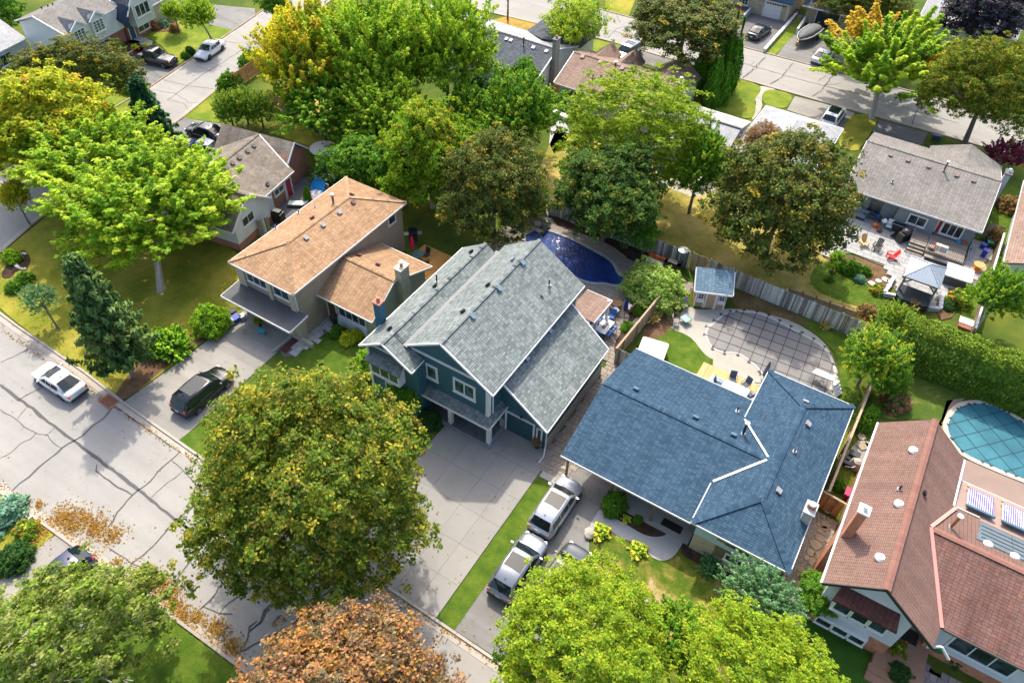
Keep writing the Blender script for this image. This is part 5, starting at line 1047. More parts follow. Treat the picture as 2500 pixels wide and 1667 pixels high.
block(h, mat('off_white_wall', (.6, .58, .54), .7, .06), -36.7, 71.1, -24.0, 79.6, 0, 2.75, 4.45, 'x', 75.05)
block(h, MATS['off_white_wall'], -28.2, 79.3, -23.8, 81, 0, 2.8, 4.4, 'y', -26, name='gable_wall'); window(h, (-36.0, 71.1, 1.3), (1, 0, 0), (0, -1, 0), 1.7, .8, 2, fm=mat('tan_frame', (.4, .33, .25), .6))
for q in ((697, 437), (835, 478), (1000, 525)): vent(h, O120, *q, ba, .4, mat('pinkish_vent', (.38, .27, .23), .6))
pipe(h, O120, 940, 568, ba, 1.4, .12, mat('rust_stack', (.16, .07, .05), .6), WHITE); pipe(h, O120, 775, 598, ba, .5, .07); vent(h, O120, 840, 592, ba, .25, BLACK)
chimney(h, -22.75, 71.6, 0, 6.6, .6, .95, RB, mat('stone_cap', (.35, .25, .2), .8), 1, GALV, cowl=GALV)
# ---- pale grey roof houses behind the big maple
h = thing('pale_roof_house', 'pale grey hip-roof house with white gutters behind the large dark maple', 'house', (-11, 73, 0))
roof(h, S_LGREY, [[(-15.1, 67, 2.8), (-6.6, 67, 2.8), (-10.85, 71.2, 4.4)], [(-15.1, 79.5, 2.8), (-15.1, 67, 2.8), (-10.85, 71.2, 4.4), (-10.85, 75.3, 4.4)], [(-6.6, 67, 2.8), (-6.6, 79.5, 2.8), (-10.85, 75.3, 4.4), (-10.85, 71.2, 4.4)], [(-6.6, 79.5, 2.8), (-15.1, 79.5, 2.8), (-10.85, 75.3, 4.4)]], trim=[((-15.1, 67, 2.8), (-15.1, 79.5, 2.8)), ((-15.1, 79.5, 2.8), (-6.6, 79.5, 2.8)), ((-6.6, 67, 2.8), (-6.6, 79.5, 2.8))])
block(h, WS, -14.7, 67.4, -7.0, 79.1, 0, 2.75)
h = thing('grey_garage_wing', 'low grey-roofed building with white edge tucked behind the honey locust', 'house', (-19, 71, 0))
roof(h, S_LGREY, [[(-24, 67.2, 2.7), (-15.3, 67.2, 2.7), (-15.3, 71.1, 3.9), (-24, 71.1, 3.9)], [(-24, 71.1, 3.9), (-15.3, 71.1, 3.9), (-15.3, 75.1, 2.75), (-24, 75.1, 2.75)]], trim=[((-24, 75.15, 2.75), (-15.3, 75.15, 2.75))])
part('ridge_strip', MB().bar((-24, 71.1, 3.95), (-15.3, 71.1, 3.95), .2, .08), BLACK, h); block(h, WS, -23.6, 67.6, -15.6, 74.8, 0, 2.7)
# ---- houses across the far street
h = thing('white_garage_house', 'cream brick house with white panelled garage door and dark blue eave', 'house', (-24, 111, 0))
block(h, BEIGE, -30, 108.8, -21.3, 118, 0, 2.7); slabdoor(h, (-24.95, 108.8, 0), (1, .02, 0), (0, -1, 0), 3.4, 2.3, WHITE, 4, TRIM, 'garage_door', glassrow=8)
roof(h, mat('navy_eave', (.012, .06, .11), .5), [[(-30.4, 108.2, 2.7), (-21.0, 108.2, 2.7), (-21.0, 109.4, 4.2), (-30.4, 109.4, 4.2)]], name='eave_roof'); block(h, BEIGE, -30, 109.5, -21.4, 118, 2.7, 5.4, name='upper_wall')
window(h, (-28.6, 108.8, .9), (1, 0, 0), (0, -1, 0), 1.4, 1.2, 3, rows=3, fm=WHITE)
roof(h, S_SLATE, [[(-30.5, 109, 5.4), (-21, 109, 5.4), (-21, 113.5, 7), (-30.5, 113.5, 7)], [(-30.5, 113.5, 7), (-21, 113.5, 7), (-21, 118.5, 5.4), (-30.5, 118.5, 5.4)]])
pl_ = solo('raised_planter', MB().box(-29.6, 104.6, 0, -26.4, 108.4, .95), mat('grey_blue_block', (.32, .36, .40), .8, .1), 'grey-blue block planter wall beside the white garage door', 'planter')
part('soil', MB().box(-29.3, 104.9, .93, -26.7, 108.1, .98), SOIL, pl_)
h = thing('blue_sided_house', 'pale blue-sided house with dark garage door beyond the bright maple', 'house', (-16, 113, 0))
block(h, BEIGE, -19.4, 110.3, -12, 120, 0, 2.6); block(h, siding('light_blue_siding', (.52, .62, .70), .16), -19.6, 111, -12, 120, 2.8, 6, name='upper_wall'); slabdoor(h, (-18.0, 110.3, 0), (1, 0, 0), (0, -1, 0), 3.2, 2.2, mat('navy_door', (.015, .03, .05), .5), 4, TRIM, 'garage_door')
roof(h, S_SLATE, [[(-20, 109.2, 2.6), (-11.5, 109.2, 2.6), (-11.5, 111, 3.3), (-20, 111, 3.3)]], t=.12, trim=[((-20, 109.2, 2.6), (-11.5, 109.2, 2.6))], name='garage_roof'); window(h, (-17.7, 111, 3.7), (1, 0, 0), (0, -1, 0), 2.2, 1.5, 2, fm=WHITE, tw=.16)
roof(h, S_SLATE, [[(-20, 110.5, 6), (-11.5, 110.5, 6), (-11.5, 115.5, 7.6), (-20, 115.5, 7.6)], [(-20, 115.5, 7.6), (-11.5, 115.5, 7.6), (-11.5, 120.5, 6), (-20, 120.5, 6)]])
h = thing('far_grey_house', 'far house with light grey roof partly hidden by the dark purple tree', 'house', at((2180, 0), 1000, 200, 0, 7.35)[:])
f0 = at((2180, 0), 1050, 440, 3, 7.35); f1 = at((2180, 0), 620, 330, 3, 7.35)
roof(h, S_LGREY, [[(f1.x-1, f0.y, 3), (f0.x+8, f0.y, 3), (f0.x+8, f0.y+5, 4.6), (f1.x-1, f0.y+5, 4.6)], [(f1.x-1, f0.y+5, 4.6), (f0.x+8, f0.y+5, 4.6), (f0.x+8, f0.y+10, 3), (f1.x-1, f0.y+10, 3)]], trim=[((f1.x-1, f0.y, 3), (f0.x+8, f0.y, 3)), ((f1.x-1, f0.y, 3), (f1.x-1, f0.y+5, 4.6))])
block(h, WS, f1.x-.5, f0.y+.5, f0.x+7.5, f0.y+9.5, 0, 2.9)
h = thing('edge_house', 'pinkish-brown roofed house with white wall at the right edge of the picture', 'house', (15, 70, 0))
roof(h, S_BROWN, [[(11.1, 65, 2.8), (15.5, 65, 4.7), (15.5, 80, 4.7), (11.1, 80, 2.8)], [(15.5, 65, 4.7), (20, 65, 2.8), (20, 80, 2.8), (15.5, 80, 4.7)]], trim=[((11.1, 65, 2.8), (11.1, 80, 2.8))])
block(h, WHITE, 11.6, 65.5, 19.5, 79.5, 0, 2.7, 4.5, 'y', 15.5)
# ---- garden shed
FS = frame(-10.15, 47.85, R(23)); h = thing('garden_shed', 'little tan and white garden shed with blue shingle roof behind the covered pool', 'shed', (-9.8, 49, 0))
SHW = mat('tan_board_wall', (.38, .26, .15), .8, .12, 3)
block(h, SHW, 0, .1, 2.55, 2.3, 0, 1.95, F=FS); 
roof(h, S_SLATE if False else shingle('shed_shingle', [(.09, .16, .22), (.14, .22, .29), (.20, .29, .36)], .3, .15), [[(-.25, -.2, 2.0), (2.9, -.2, 2.0), (2.9, 1.75, 2.95), (-.25, 1.75, 2.95)], [(-.25, 1.75, 2.95), (2.9, 1.75, 2.95), (2.9, 2.6, 2.3), (-.25, 2.6, 2.3)]], F=FS, t=.07, trim=[((-.25, -.22, 2.0), (2.9, -.22, 2.0)), ((2.92, -.2, 2.0), (2.92, 1.75, 2.95)), ((-.27, -.2, 2.0), (-.27, 1.75, 2.95))])
part('gable_wall', MB(FS).face([(2.55, .1, 1.95), (2.55, 2.3, 1.95), (2.55, 1.7, 2.85)]).face([(0, .1, 1.95), (0, 1.7, 2.85), (0, 2.3, 1.95)]), WHITE, h)
uS = FS.to_3x3() @ V3(1, 0, 0); nS = FS.to_3x3() @ V3(0, -1, 0)
for x in (.0, .72, 1.75, 2.47): part('corner_board', MB(FS).box(x, .03, 0, x+.09, .1, 1.95), WHITE, h)
part('wall_top', MB(FS).box(0, .02, 1.75, 2.56, .1, 1.93), WHITE, h)
for x in (.18, 1.93):
    w_ = window(h, FS @ V3(x, .08, .95), uS, nS, .5, .6, 2, rows=2, fm=WHITE, tw=.05); part('window_box', MB(FS).box(x-.05, -.1, .7, x+.55, .06, .85), WHITE, w_)
    for s_ in (-.09, .52): part('shutter', MB(FS).box(x+s_, .02, .92, x+s_+.08, .09, 1.6), mat('plum_shutter', (.25, .16, .26), .6), w_)
slabdoor(h, FS @ V3(.86, .08, 0), uS, nS, .85, 1.75, SHW, 2, WHITE, tw=.08)
# ------------------------------------------------------------ vehicles
def paint(name, c, metal=.0, rough=.28): 
    return mat(name, c, rough, .04, 1, metal, obj=True, coat=.6)
CGL = D.materials.new('car_glass'); CGL.use_nodes = True; _b = CGL.node_tree.nodes['Principled BSDF']; _b.inputs['Base Color'].default_value = (.008, .016, .018, 1); _b.inputs['Roughness'].default_value = .04
TYRE = mat('tyre_rubber', (.015, .015, .015), .8, .1); RIM = mat('alloy_rim', (.5, .5, .52), .3, .05, metal=.8); RIMD = mat('dark_rim', (.12, .12, .13), .35, .05, metal=.6)
REDL = mat('red_lamp', (.55, .01, .01), .2, .05); CLRL = mat('clear_lamp', (.75, .78, .8), .12, .03); AMB = mat('amber_lamp', (.7, .25, .03), .2, .05); PLATE = mat('licence_plate', (.45, .6, .8), .4, .05)
def loft(secs):
    mb = MB(); n = len(secs[0])
    for s_ in secs:
        for q in s_: mb.p(q)
    for i in range(len(secs)-1):
        for k in range(n): j = (k+1) % n; mb.f.append((i*n+k, (i+1)*n+k, (i+1)*n+j, i*n+j))
    mb.f.append(tuple(range(n))); mb.f.append(tuple((len(secs)-1)*n+k for k in range(n))[::-1]); return mb
def sec(x, hw, zb, zt, zc, r=.13):
    h = [(x, 0, zb), (x, hw-.1, zb), (x, hw, zb+.12), (x, hw+.01, zb*.5+zt*.5), (x, hw-.02, zt-.10), (x, hw-r, zt), (x, hw*.5, zc), (x, 0, zc+.005)]
    return h+[(a, -b, c) for a, b, c in h[-2:0:-1]]
SPEC = dict(
 sedan=dict(L=4.65, W=1.82, wb=2.70, hood=(.70, .93), belt=.93, deck=1.02, roof=1.44, cab=(1.10, .28, -.95, -1.75), wr=.34, tail=.93),
 suv=dict(L=4.75, W=1.92, wb=2.85, hood=(.88, 1.08), belt=1.08, deck=1.12, roof=1.70, cab=(1.28, .50, -1.80, -2.20), wr=.37, tail=1.1),
 hatch=dict(L=4.2, W=1.78, wb=2.6, hood=(.75, .98), belt=.98, deck=1.05, roof=1.50, cab=(.98, .2, -1.35, -1.98), wr=.34, tail=1.0),
 van=dict(L=4.9, W=1.95, wb=3.0, hood=(.85, 1.08), belt=1.05, deck=1.1, roof=1.72, cab=(1.35, .55, -2.0, -2.38), wr=.35, tail=1.08),
 pickup=dict(L=5.6, W=1.95, wb=3.55, hood=(1.02, 1.16), belt=1.14, deck=1.14, roof=1.85, cab=(1.05, .55, -.75, -.95), wr=.41, tail=1.14))
def car(kind, label, x, y, rz, col, name='parked_car', cat='car', sunroof=None, rails=False, two_tone=None, rim=None, group=None, z=0, cabm=None, hoodm=None, plate=True, noses=1):
    s = SPEC[kind]; L, W_ = s['L'], s['W']; hw = W_/2; t = thing(name, label, cat, (x, y, z), group, rz); X = L/2; zb = .24 if kind not in ('pickup', 'suv') else .30
    h0, h1 = s['hood']; bl = s['belt']; c0, c1, c2, c3 = s['cab']; dk = s['deck']
    P = lambda n, mb, m, par=t, sm=False: part(n, mb, m, par, smooth=sm, local=True)
    S_ = [sec(X, hw*.62, zb+.14, h0-.20, h0-.15), sec(X-.08, hw*.82, zb+.04, h0-.08, h0-.03), sec(X-.22, hw*.92, zb, h0-.01, h0+.04), sec(X-.45, hw*.97, zb, h0+.04, h0+.08), sec(X-.9, hw, zb, (h0+h1)/2, (h0+h1)/2+.05), sec(c0+.05, hw, zb, bl-.02, h1+.02)]
    if kind == 'pickup': S_ += [sec(0, hw, zb, bl, bl), sec(c3-.03, hw, zb, bl, bl)]
    else: S_ += [sec(.2, hw+.01, zb, bl, bl), sec(-.8, hw+.01, zb, bl+.01, bl+.02), sec(c3+.25, hw, zb, dk-.02, dk), sec(-X+.42, hw*.98, zb, s['tail'], s['tail']+.04), sec(-X+.10, hw*.90, zb+.04, s['tail']-.06, s['tail']), sec(-X, hw*.80, zb+.14, s['tail']-.16, s['tail']-.12)]
    body = P('body', loft(S_), col, t, True)
    zr = s['roof']; wb_, wt = hw-.05, hw-.21 if kind != 'pickup' else hw-.2
    def csec(x, w, z, wz, zz):
        q = [(x, w, z-.06), (x, (w*.35+wz*.65), z*.35+zz*.65), (x, wz, zz-.03), (x, wz-.14, zz+.005), (x, 0, zz+.03)]; return q+[(a, -b, c) for a, b, c in q[-2::-1]]
    C_ = [csec(c0, wb_-.05, bl, wb_-.12, bl), csec(c1+.12, wb_, bl, wt-.05, zr-.09), csec(c1-.15, wb_, bl, wt, zr-.02), csec((c1+c2)/2, wb_, bl, wt+.01, zr), csec(c2, wb_, bl, wt-.02, zr-.04), csec(c3, wb_-.06, dk, wb_-.14, dk+.02 if kind in ('sedan',) else dk+.03)]
    cabin = P('cabin', loft(C_), cabm or col, t, True)
    def pane(n, pts_): return P(n, MB().face(pts_).face([tuple(Vector(q)-Vector((0, 0, .01))) for q in pts_[::-1]]), CGL, cabin)
    o_ = .035
    pane('windscreen', [(c0-.04, wb_-.14, bl+.06), (c1+.12, wt-.14, zr-.06), (c1+.12, 0, zr-.03), (c1+.12, -wt+.14, zr-.06), (c0-.04, -wb_+.14, bl+.06), (c0+.01, 0, bl+.07)])
    rz0 = dk+.10 if kind in ('sedan', 'hatch') else dk+.12
    pane('rear_window', [(c3-.03, -wb_+.2, rz0-.05), (c2-.04, -wt+.14, zr-.03), (c2-.06, 0, zr-.005), (c2-.04, wt-.14, zr-.03), (c3-.03, wb_-.2, rz0-.05), (c3-.06, 0, rz0-.04)])
    segs = [(c0-.28, c1-.02, .12), (.12, c2*.55+.0, .0), (c2*.55-.08, c2-.02, .0)] if kind != 'pickup' else [(c0-.25, c1-.05, .1), (-.05, c2, 0)]
    xs_ = [c0-.30, (c1+.05)*.0+.08, c2*.52, c2-(.30 if kind in ('sedan', 'hatch') else .12)]
    if kind == 'pickup': xs_ = [c0-.28, -.02, c2+.05]
    for sd in (1, -1):
        for a, b in zip(xs_[:-1], xs_[1:]):
            ta = min(a-.04, c1-.02); tb = b+.05; yb = (wb_+.012)*sd; yt = (wt+.035)*sd
            q = [(a, yb, bl+.03), (tb, yb, bl+.03), (tb, yt, zr-.12), (ta, yt, zr-.12)]
            P('side_window', MB().face(q if sd > 0 else q[::-1]), CGL, cabin)
        m_ = P('mirror', MB().obox((c0-.30, (hw+.10)*sd, bl+.06), (.10, .18, .11)), cabm or col); 
        for wx in (s['wb']/2+(.05 if kind != 'pickup' else .1), -s['wb']/2+(.05 if kind != 'pickup' else .1)):
            Lw = Matrix.Translation((wx, (hw-.10)*sd, s['wr'])) @ Matrix.Rotation(R(90)*(-sd), 4, 'X'); r_ = s['wr']
            w_ = P('wheel', MB().lathe([(r_*.6, .13), (r_*.92, .13), (r_, .08), (r_, -.1), (r_*.9, -.12)], n=20, L=Lw), TYRE, t)
            rm = MB().lathe([(r_*.62, .125), (r_*.64, .14), (r_*.55, .10), (.05, .10), (.05, .13)], n=16, L=Lw)
            for k in range(5):
                a = k*1.2566; rm.bar(Lw @ V3(.04*math.cos(a), .04*math.sin(a), .13), Lw @ V3(r_*.6*math.cos(a), r_*.6*math.sin(a), .125), .05, .03)
            P('rim', rm, rim or RIM, w_)
            ar = MB(); n0 = 9
            for k in range(n0):
                a0, a1 = math.pi*k/n0, math.pi*(k+1)/n0; yy = (hw+.016)*sd
                q = [(wx+r_*1.02*math.cos(a0), yy, r_+r_*1.02*math.sin(a0)), (wx+r_*1.17*math.cos(a0), yy, r_+r_*1.17*math.sin(a0)), (wx+r_*1.17*math.cos(a1), yy, r_+r_*1.17*math.sin(a1)), (wx+r_*1.02*math.cos(a1), yy, r_+r_*1.02*math.sin(a1))]; ar.face(q)
            P('wheel_arch', ar, DARKP)
        P('headlight', MB().obox((X-.16, (hw-.32)*sd, h0-.10), (.20, .26, .10), -.35*sd), CLRL if kind != 'pickup' else AMB)
        P('taillight', MB().obox((-X+.12, (hw-.26)*sd, s['tail']-.16), (.16, .30 if kind != 'suv' else .22, .16), .25*sd), REDL)
        for hx in ((c1+c2)/2+.25, c2*.6): 
            if kind != 'pickup' or hx > 0: P('door_handle', MB().obox((hx-.3, (hw+.0)*sd, bl-.14), (.16, .03, .035)), DARKP)
        P('sill', MB().box(-s['wb']/2+.5, hw*sd-.02, zb-.02, s['wb']/2-.45, hw*sd+.02, zb+.12), DARKP)
        if rails: P('roof_rail', MB().tube([(c1-.25, (wt-.08)*sd, zr+.02), (c1-.4, (wt-.07)*sd, zr+.08), (c2+.2, (wt-.07)*sd, zr+.07), (c2+.05, (wt-.08)*sd, zr)], .022, 6), DARKP)
    P('front_bumper', MB().obox((X-.10, 0, zb+.10), (.22, hw*1.5, .18)), DARKP); P('grille', MB().obox((X-.04, 0, h0-.22), (.12, hw*.9, .16)), BLACK); P('rear_bumper', MB().obox((-X+.10, 0, zb+.14), (.26, hw*1.6, .22)), DARKP)
    if plate: P('licence_plate', MB().obox((-X-.02, 0, s['tail']-.32), (.03, .32, .16)), PLATE)
    if sunroof: x0, x1 = sunroof; P('sunroof', MB().box(x0, -wt+.16, zr-.01, x1, wt-.16, zr+.034), CGL)
    if kind == 'pickup':
        bx0, bx1 = -X+.06, c3-.06
        for sd in (1, -1): P('bed_side', MB().box(bx0, hw*sd-.09*(sd > 0), .45, bx1, hw*sd+.09*(sd < 0), bl+.02).box(bx0, hw*sd-.09*(sd > 0), .42, bx1, hw*sd+.09*(sd < 0), .5), col)
        P('tailgate', MB().box(-X+.02, -hw, .48, -X+.1, hw, bl), col); P('bed_floor', MB().box(bx0, -hw+.08, .58, bx1, hw-.08, .64), mat('bed_liner', (.10, .095, .09), .8, .2)); P('bed_front', MB().box(bx1-.02, -hw+.02, .5, bx1+.04, hw-.02, bl), col)
    else: P('fin_antenna', MB().obox((c2+.25, 0, zr+.05), (.14, .04, .08)), BLACK)
    return t
CW_ = paint('white_car_paint', (.62, .63, .65)); CB_ = paint('black_car_paint', (.008, .009, .012), rough=.15); CSv = paint('silver_car_paint', (.52, .54, .57), .55, .3); CG_ = paint('grey_car_paint', (.26, .28, .31), .6, .28); CDk = paint('charcoal_car_paint', (.06, .07, .08), .4, .25); CBl = paint('blue_car_paint', (.01, .035, .13), .3, .2); CNv = paint('navy_car_paint', (.008, .02, .06), .2, .2); CLb = paint('pale_blue_car_paint', (.30, .38, .44), .5, .3); CGn = paint('dark_green_car_paint', (.012, .03, .035), .3, .2)
p = at(B00, 455, 385, .75); car('sedan', 'white sedan with dark sunroof parked on the main street by the lawn kerb', p.x, 13.25, R(180), CW_, sunroof=(-.1, .3), rim=RIMD)
car('suv', 'black crossover with dark glass roof on the driveway of the tan house', -37.25, 18.35, R(91), CB_, sunroof=(-1.3, .35))
car('suv', 'silver SUV at the head of the driveway below the blue roof', -10.3, 24.15, R(90), CSv, sunroof=(-.75, .3), rails=True, rim=RIMD)
car('suv', 'grey SUV parked behind the silver SUV, nearer the street', -10.15, 19.15, R(90), CG_, sunroof=(-.8, .25), rails=True, rim=RIMD)
p = at(C120, 600, 640, 1.0); car('van', 'charcoal vehicle half hidden under the locust crown', p.x, p.y-1.0, R(88), CDk, rails=True, sunroof=(-1.2, .2))
p = at(C00, 480, 700, 1.0); car('hatch', 'dark blue hatchback partly under the bottom left tree, red lamp showing', p.x, p.y-.5, R(268), CNv)
p = (at(O00, 1072, 490)+at(O00, 1258, 530))/2; d_ = at(O00, 1258, 530)-at(O00, 1072, 490); a_ = math.atan2(d_.y, d_.x); n_ = V3(-math.sin(a_), math.cos(a_), 0)*.9
car('pickup', 'black pickup truck with open bed in front of the dormer house', p.x+n_.x-.1*math.cos(a_), p.y+n_.y, a_, CB_, name='pickup_truck', cat='pickup truck')
a0 = at(O00, 1605, 465); a1 = at(O00, 1712, 385); d_ = a0-a1; a_ = math.atan2(d_.y, d_.x); n_ = V3(math.sin(a_), -math.cos(a_), 0)*.85; p = (a0+a1)/2
car('sedan', 'white sedan facing the camera on the side street, top left', p.x+n_.x, p.y+n_.y, a_, CW_, rim=RIMD)
p = at((400, 280), 440, 160, .8, 4.356); car('sedan', 'black sedan in the corner house driveway, farther of the pair', p.x, p.y, R(188), CB_)
p = at((400, 280), 400, 330, .8, 4.356); car('hatch', 'blue hatchback in the corner house driveway, nearer of the pair', p.x, p.y, R(188), CBl)
p = at(O00, 1060, 960, .8); car('sedan', 'dark blue car mostly hidden behind the drooping conifer', p.x, p.y, R(170), CNv)
p = at(O120, 1045, 385, .9); car('van', 'pale blue minivan behind the brown shingle roof', p.x, p.y, R(-95), CLb, sunroof=(-.9, .1))
p = at(O120, 430, 225, .8); car('sedan', 'silver car whose nose shows behind the slate roof', p.x, p.y, R(-80), CSv)
p = at(O180, 170, 235, .7); car('sedan', 'dark green sedan on the wide driveway, top right', p.x, p.y, R(82), CGn)
p = at(O180, 738, 880, .9); car('suv', 'white SUV with black glass roof beside the tree lawn', p.x, p.y, R(88), CW_, sunroof=(-1.2, .45))
p = at(O180, 660, 420, .7); car('sedan', 'white car hidden behind the spiky bright maple', p.x, p.y, R(85), CW_)
# boat under its cover on a trailer
p = at(O180, 545, 255, 1.0); Fb = Matrix.Rotation(R(-100), 4, 'Z'); t = thing('covered_boat', 'motor boat under dark grey cover on its trailer in the driveway', 'boat', (p.x, p.y, 0), None, R(-98))
prof = [(2.9, .05, .75, 1.05), (2.2, .62, .6, 1.12), (1.0, 1.0, .55, 1.15), (-1.0, 1.08, .55, 1.12), (-2.6, .98, .55, 1.1)]
part('hull', loft([[(x, 0, zb), (x, w*.8, zb+.12), (x, w, zt), (x, 0, zt+.01), (x, -w, zt), (x, -w*.8, zb+.12)] for x, w, zb, zt in prof]), mat('boat_hull', (.06, .07, .08), .25, .05, obj=True), t, True, local=True)
part('cover', loft([[(x, w*1.01, zt), (x, w*.5, zt+.2+.25*(1-abs(x)/3.2)), (x, 0, zt+.25+.35*(1-abs(x)/3.2)), (x, -w*.5, zt+.2+.25*(1-abs(x)/3.2)), (x, -w*1.01, zt)] for x, w, zb, zt in prof]), mat('grey_tarp', (.11, .115, .12), .8, .15, 2, obj=True), t, True, local=True)
part('rub_rail', MB().tube([(x, w*1.03, zt) for x, w, zb, zt in prof[::-1]]+[(2.98, 0, 1.05)]+[(x, -w*1.03, zt) for x, w, zb, zt in prof], .045, 6), WHITE, t, local=True)
part('trailer', MB().bar((3.6, 0, .45), (-2.2, .7, .45), .1, .1).bar((3.6, 0, .45), (-2.2, -.7, .45), .1, .1).bar((-1, -1.1, .4), (-1, 1.1, .4), .1, .1), GALV, t, local=True)
for sd in (1, -1): part('wheel', MB().lathe([(.3, .09), (.33, .05), (.33, -.08), (.3, -.1)], n=16, L=Matrix.Translation((-1, 1.15*sd, .33)) @ Matrix.Rotation(R(90), 4, 'X')), TYRE, t, local=True)
part('outboard_motor', MB().obox((-2.85, 0, 1.25), (.4, .35, .6)).obox((-2.9, 0, .8), (.15, .12, .7)), BLACK, t, local=True)
part('winch_stand', MB().obox((3.3, 0, .7), (.25, .25, .5)), mat('yellow_strap', (.5, .28, .03), .6), t, local=True)
# ------------------------------------------------------------ trees and shrubs
def leaf_mesh(name, C, Nn, S, colr, asp=.6, m=None):
    n = len(C); r_ = RNG.normal(size=(n, 3)); Nn = Nn/np.linalg.norm(Nn, axis=1, keepdims=True)
    t = np.cross(Nn, r_); t /= np.linalg.norm(t, axis=1, keepdims=True)+1e-9; b = np.cross(Nn, t); s = S[:, None]
    fold = Nn*s*.18
    V = np.stack([C-t*s, C-b*s*asp+fold, C+t*s, C+b*s*asp+fold], 1).reshape(-1, 3).astype(np.float32)
    me = D.meshes.new(name); me.vertices.add(4*n); me.vertices.foreach_set('co', V.ravel())
    me.loops.add(4*n); me.loops.foreach_set('vertex_index', np.arange(4*n, dtype=np.int32))
    me.polygons.add(n); me.polygons.foreach_set('loop_start', np.arange(0, 4*n, 4, dtype=np.int32)); me.polygons.foreach_set('loop_total', np.full(n, 4, dtype=np.int32))
    at_ = me.color_attributes.new('Col', 'FLOAT_COLOR', 'POINT'); c4 = np.ones((n, 4), np.float32); c4[:, :3] = colr
    at_.data.foreach_set('color', np.repeat(c4, 4, axis=0).ravel()); me.materials.append(m); me.update(calc_edges=True); me.validate()
    return me
def lobes(dirs, seed, amp, f=1.9):
    return np.array([1+amp*mnoise.noise(Vector(d)*f+Vector((seed*7.3, seed, 0)))*1.6 for d in dirs])
def pick(pal, n, w=None):
    pal = np.array(pal); w = np.array(w or [1]*len(pal), float); return pal[RNG.choice(len(pal), n, p=w/w.sum())]
def sph(n, zmin=-.5):
    i = np.arange(n)+.5; z = 1-(1-zmin)*i/n; ph = i*2.39996+RNG.random()*6; r_ = np.sqrt(1-z*z)
    return np.stack([r_*np.cos(ph), r_*np.sin(ph), z], 1)
def unit(v): return v/(np.linalg.norm(v, axis=1, keepdims=True)+1e-9)
LEAF = leafmat('leaf', .42, .6); LEAFG = leafmat('glossy_leaf', .28, .5); NEED = leafmat('needle', .12, .6)
GAIN = 1.62
def norm_crown(C):
    r_ = np.percentile(np.linalg.norm(C, axis=1), 94); return C/r_
def crown_puff(name, seed, ncl, nlf, cr, leaf, pal, w=None, amp=.18, zmin=-.45, patch=None, mat_=None, flat_=.75, up=.8, inner=.3):
    d = sph(ncl, zmin); d = unit(d+RNG.normal(size=d.shape)*.07); rf = lobes(d, seed, amp)*lobes(d, seed+3, amp*.45, 5.5)
    gp = np.array([mnoise.noise(Vector(q)*3.6+Vector((seed*2.1, 4, seed))) for q in d]); keep = (gp > -.22) | (RNG.random(ncl) < .25); d = d[keep]; rf = rf[keep]; ncl = len(d)
    rad = rf*np.where(RNG.random(ncl) < .07, RNG.uniform(1.02, 1.14, ncl), RNG.uniform(.76, 1.0, ncl)); k = int(ncl*inner)
    d2 = unit(RNG.normal(size=(k, 3))); d2[:, 2] = np.abs(d2[:, 2])-.25; c2 = d2*RNG.uniform(.35, .75, (k, 1))
    cen = np.concatenate([d*rad[:, None], c2]); dirs = np.concatenate([d, unit(c2)]); crr = cr*RNG.uniform(.6, 1.45, len(cen))
    cc = pick(pal, len(cen), w)
    if patch is not None:
        for (pd, th, pc) in patch: sel = (dirs @ (np.array(pd)/np.linalg.norm(pd))) > th; cc[sel] = cc[sel]*.45+np.array(pc)*.55
    idx = np.repeat(np.arange(len(cen)), nlf); n = len(idx)
    o = unit(RNG.normal(size=(n, 3))+dirs[idx]*.6+np.array([0, 0, .45])); rr = crr[idx]*RNG.uniform(.3, 1.15, n)
    off = o*rr[:, None]; off[:, 2] *= flat_
    C = norm_crown(cen[idx]+off); Nn = o*.45+dirs[idx]*.25+np.array([0, 0, up])+RNG.normal(size=(n, 3))*.6
    base_ = cc[idx]; mix_ = RNG.random(n) < .38; base_ = np.where(mix_[:, None], pick(pal, n, w), base_)
    col = base_*(1+RNG.normal(size=(n, 1))*.2)*(1+RNG.normal(size=(n, 3))*.06)*GAIN
    return leaf_mesh(name, C, Nn, leaf*RNG.uniform(.6, 1.3, n), np.clip(col, .004, .7), .62, mat_ or LEAF)
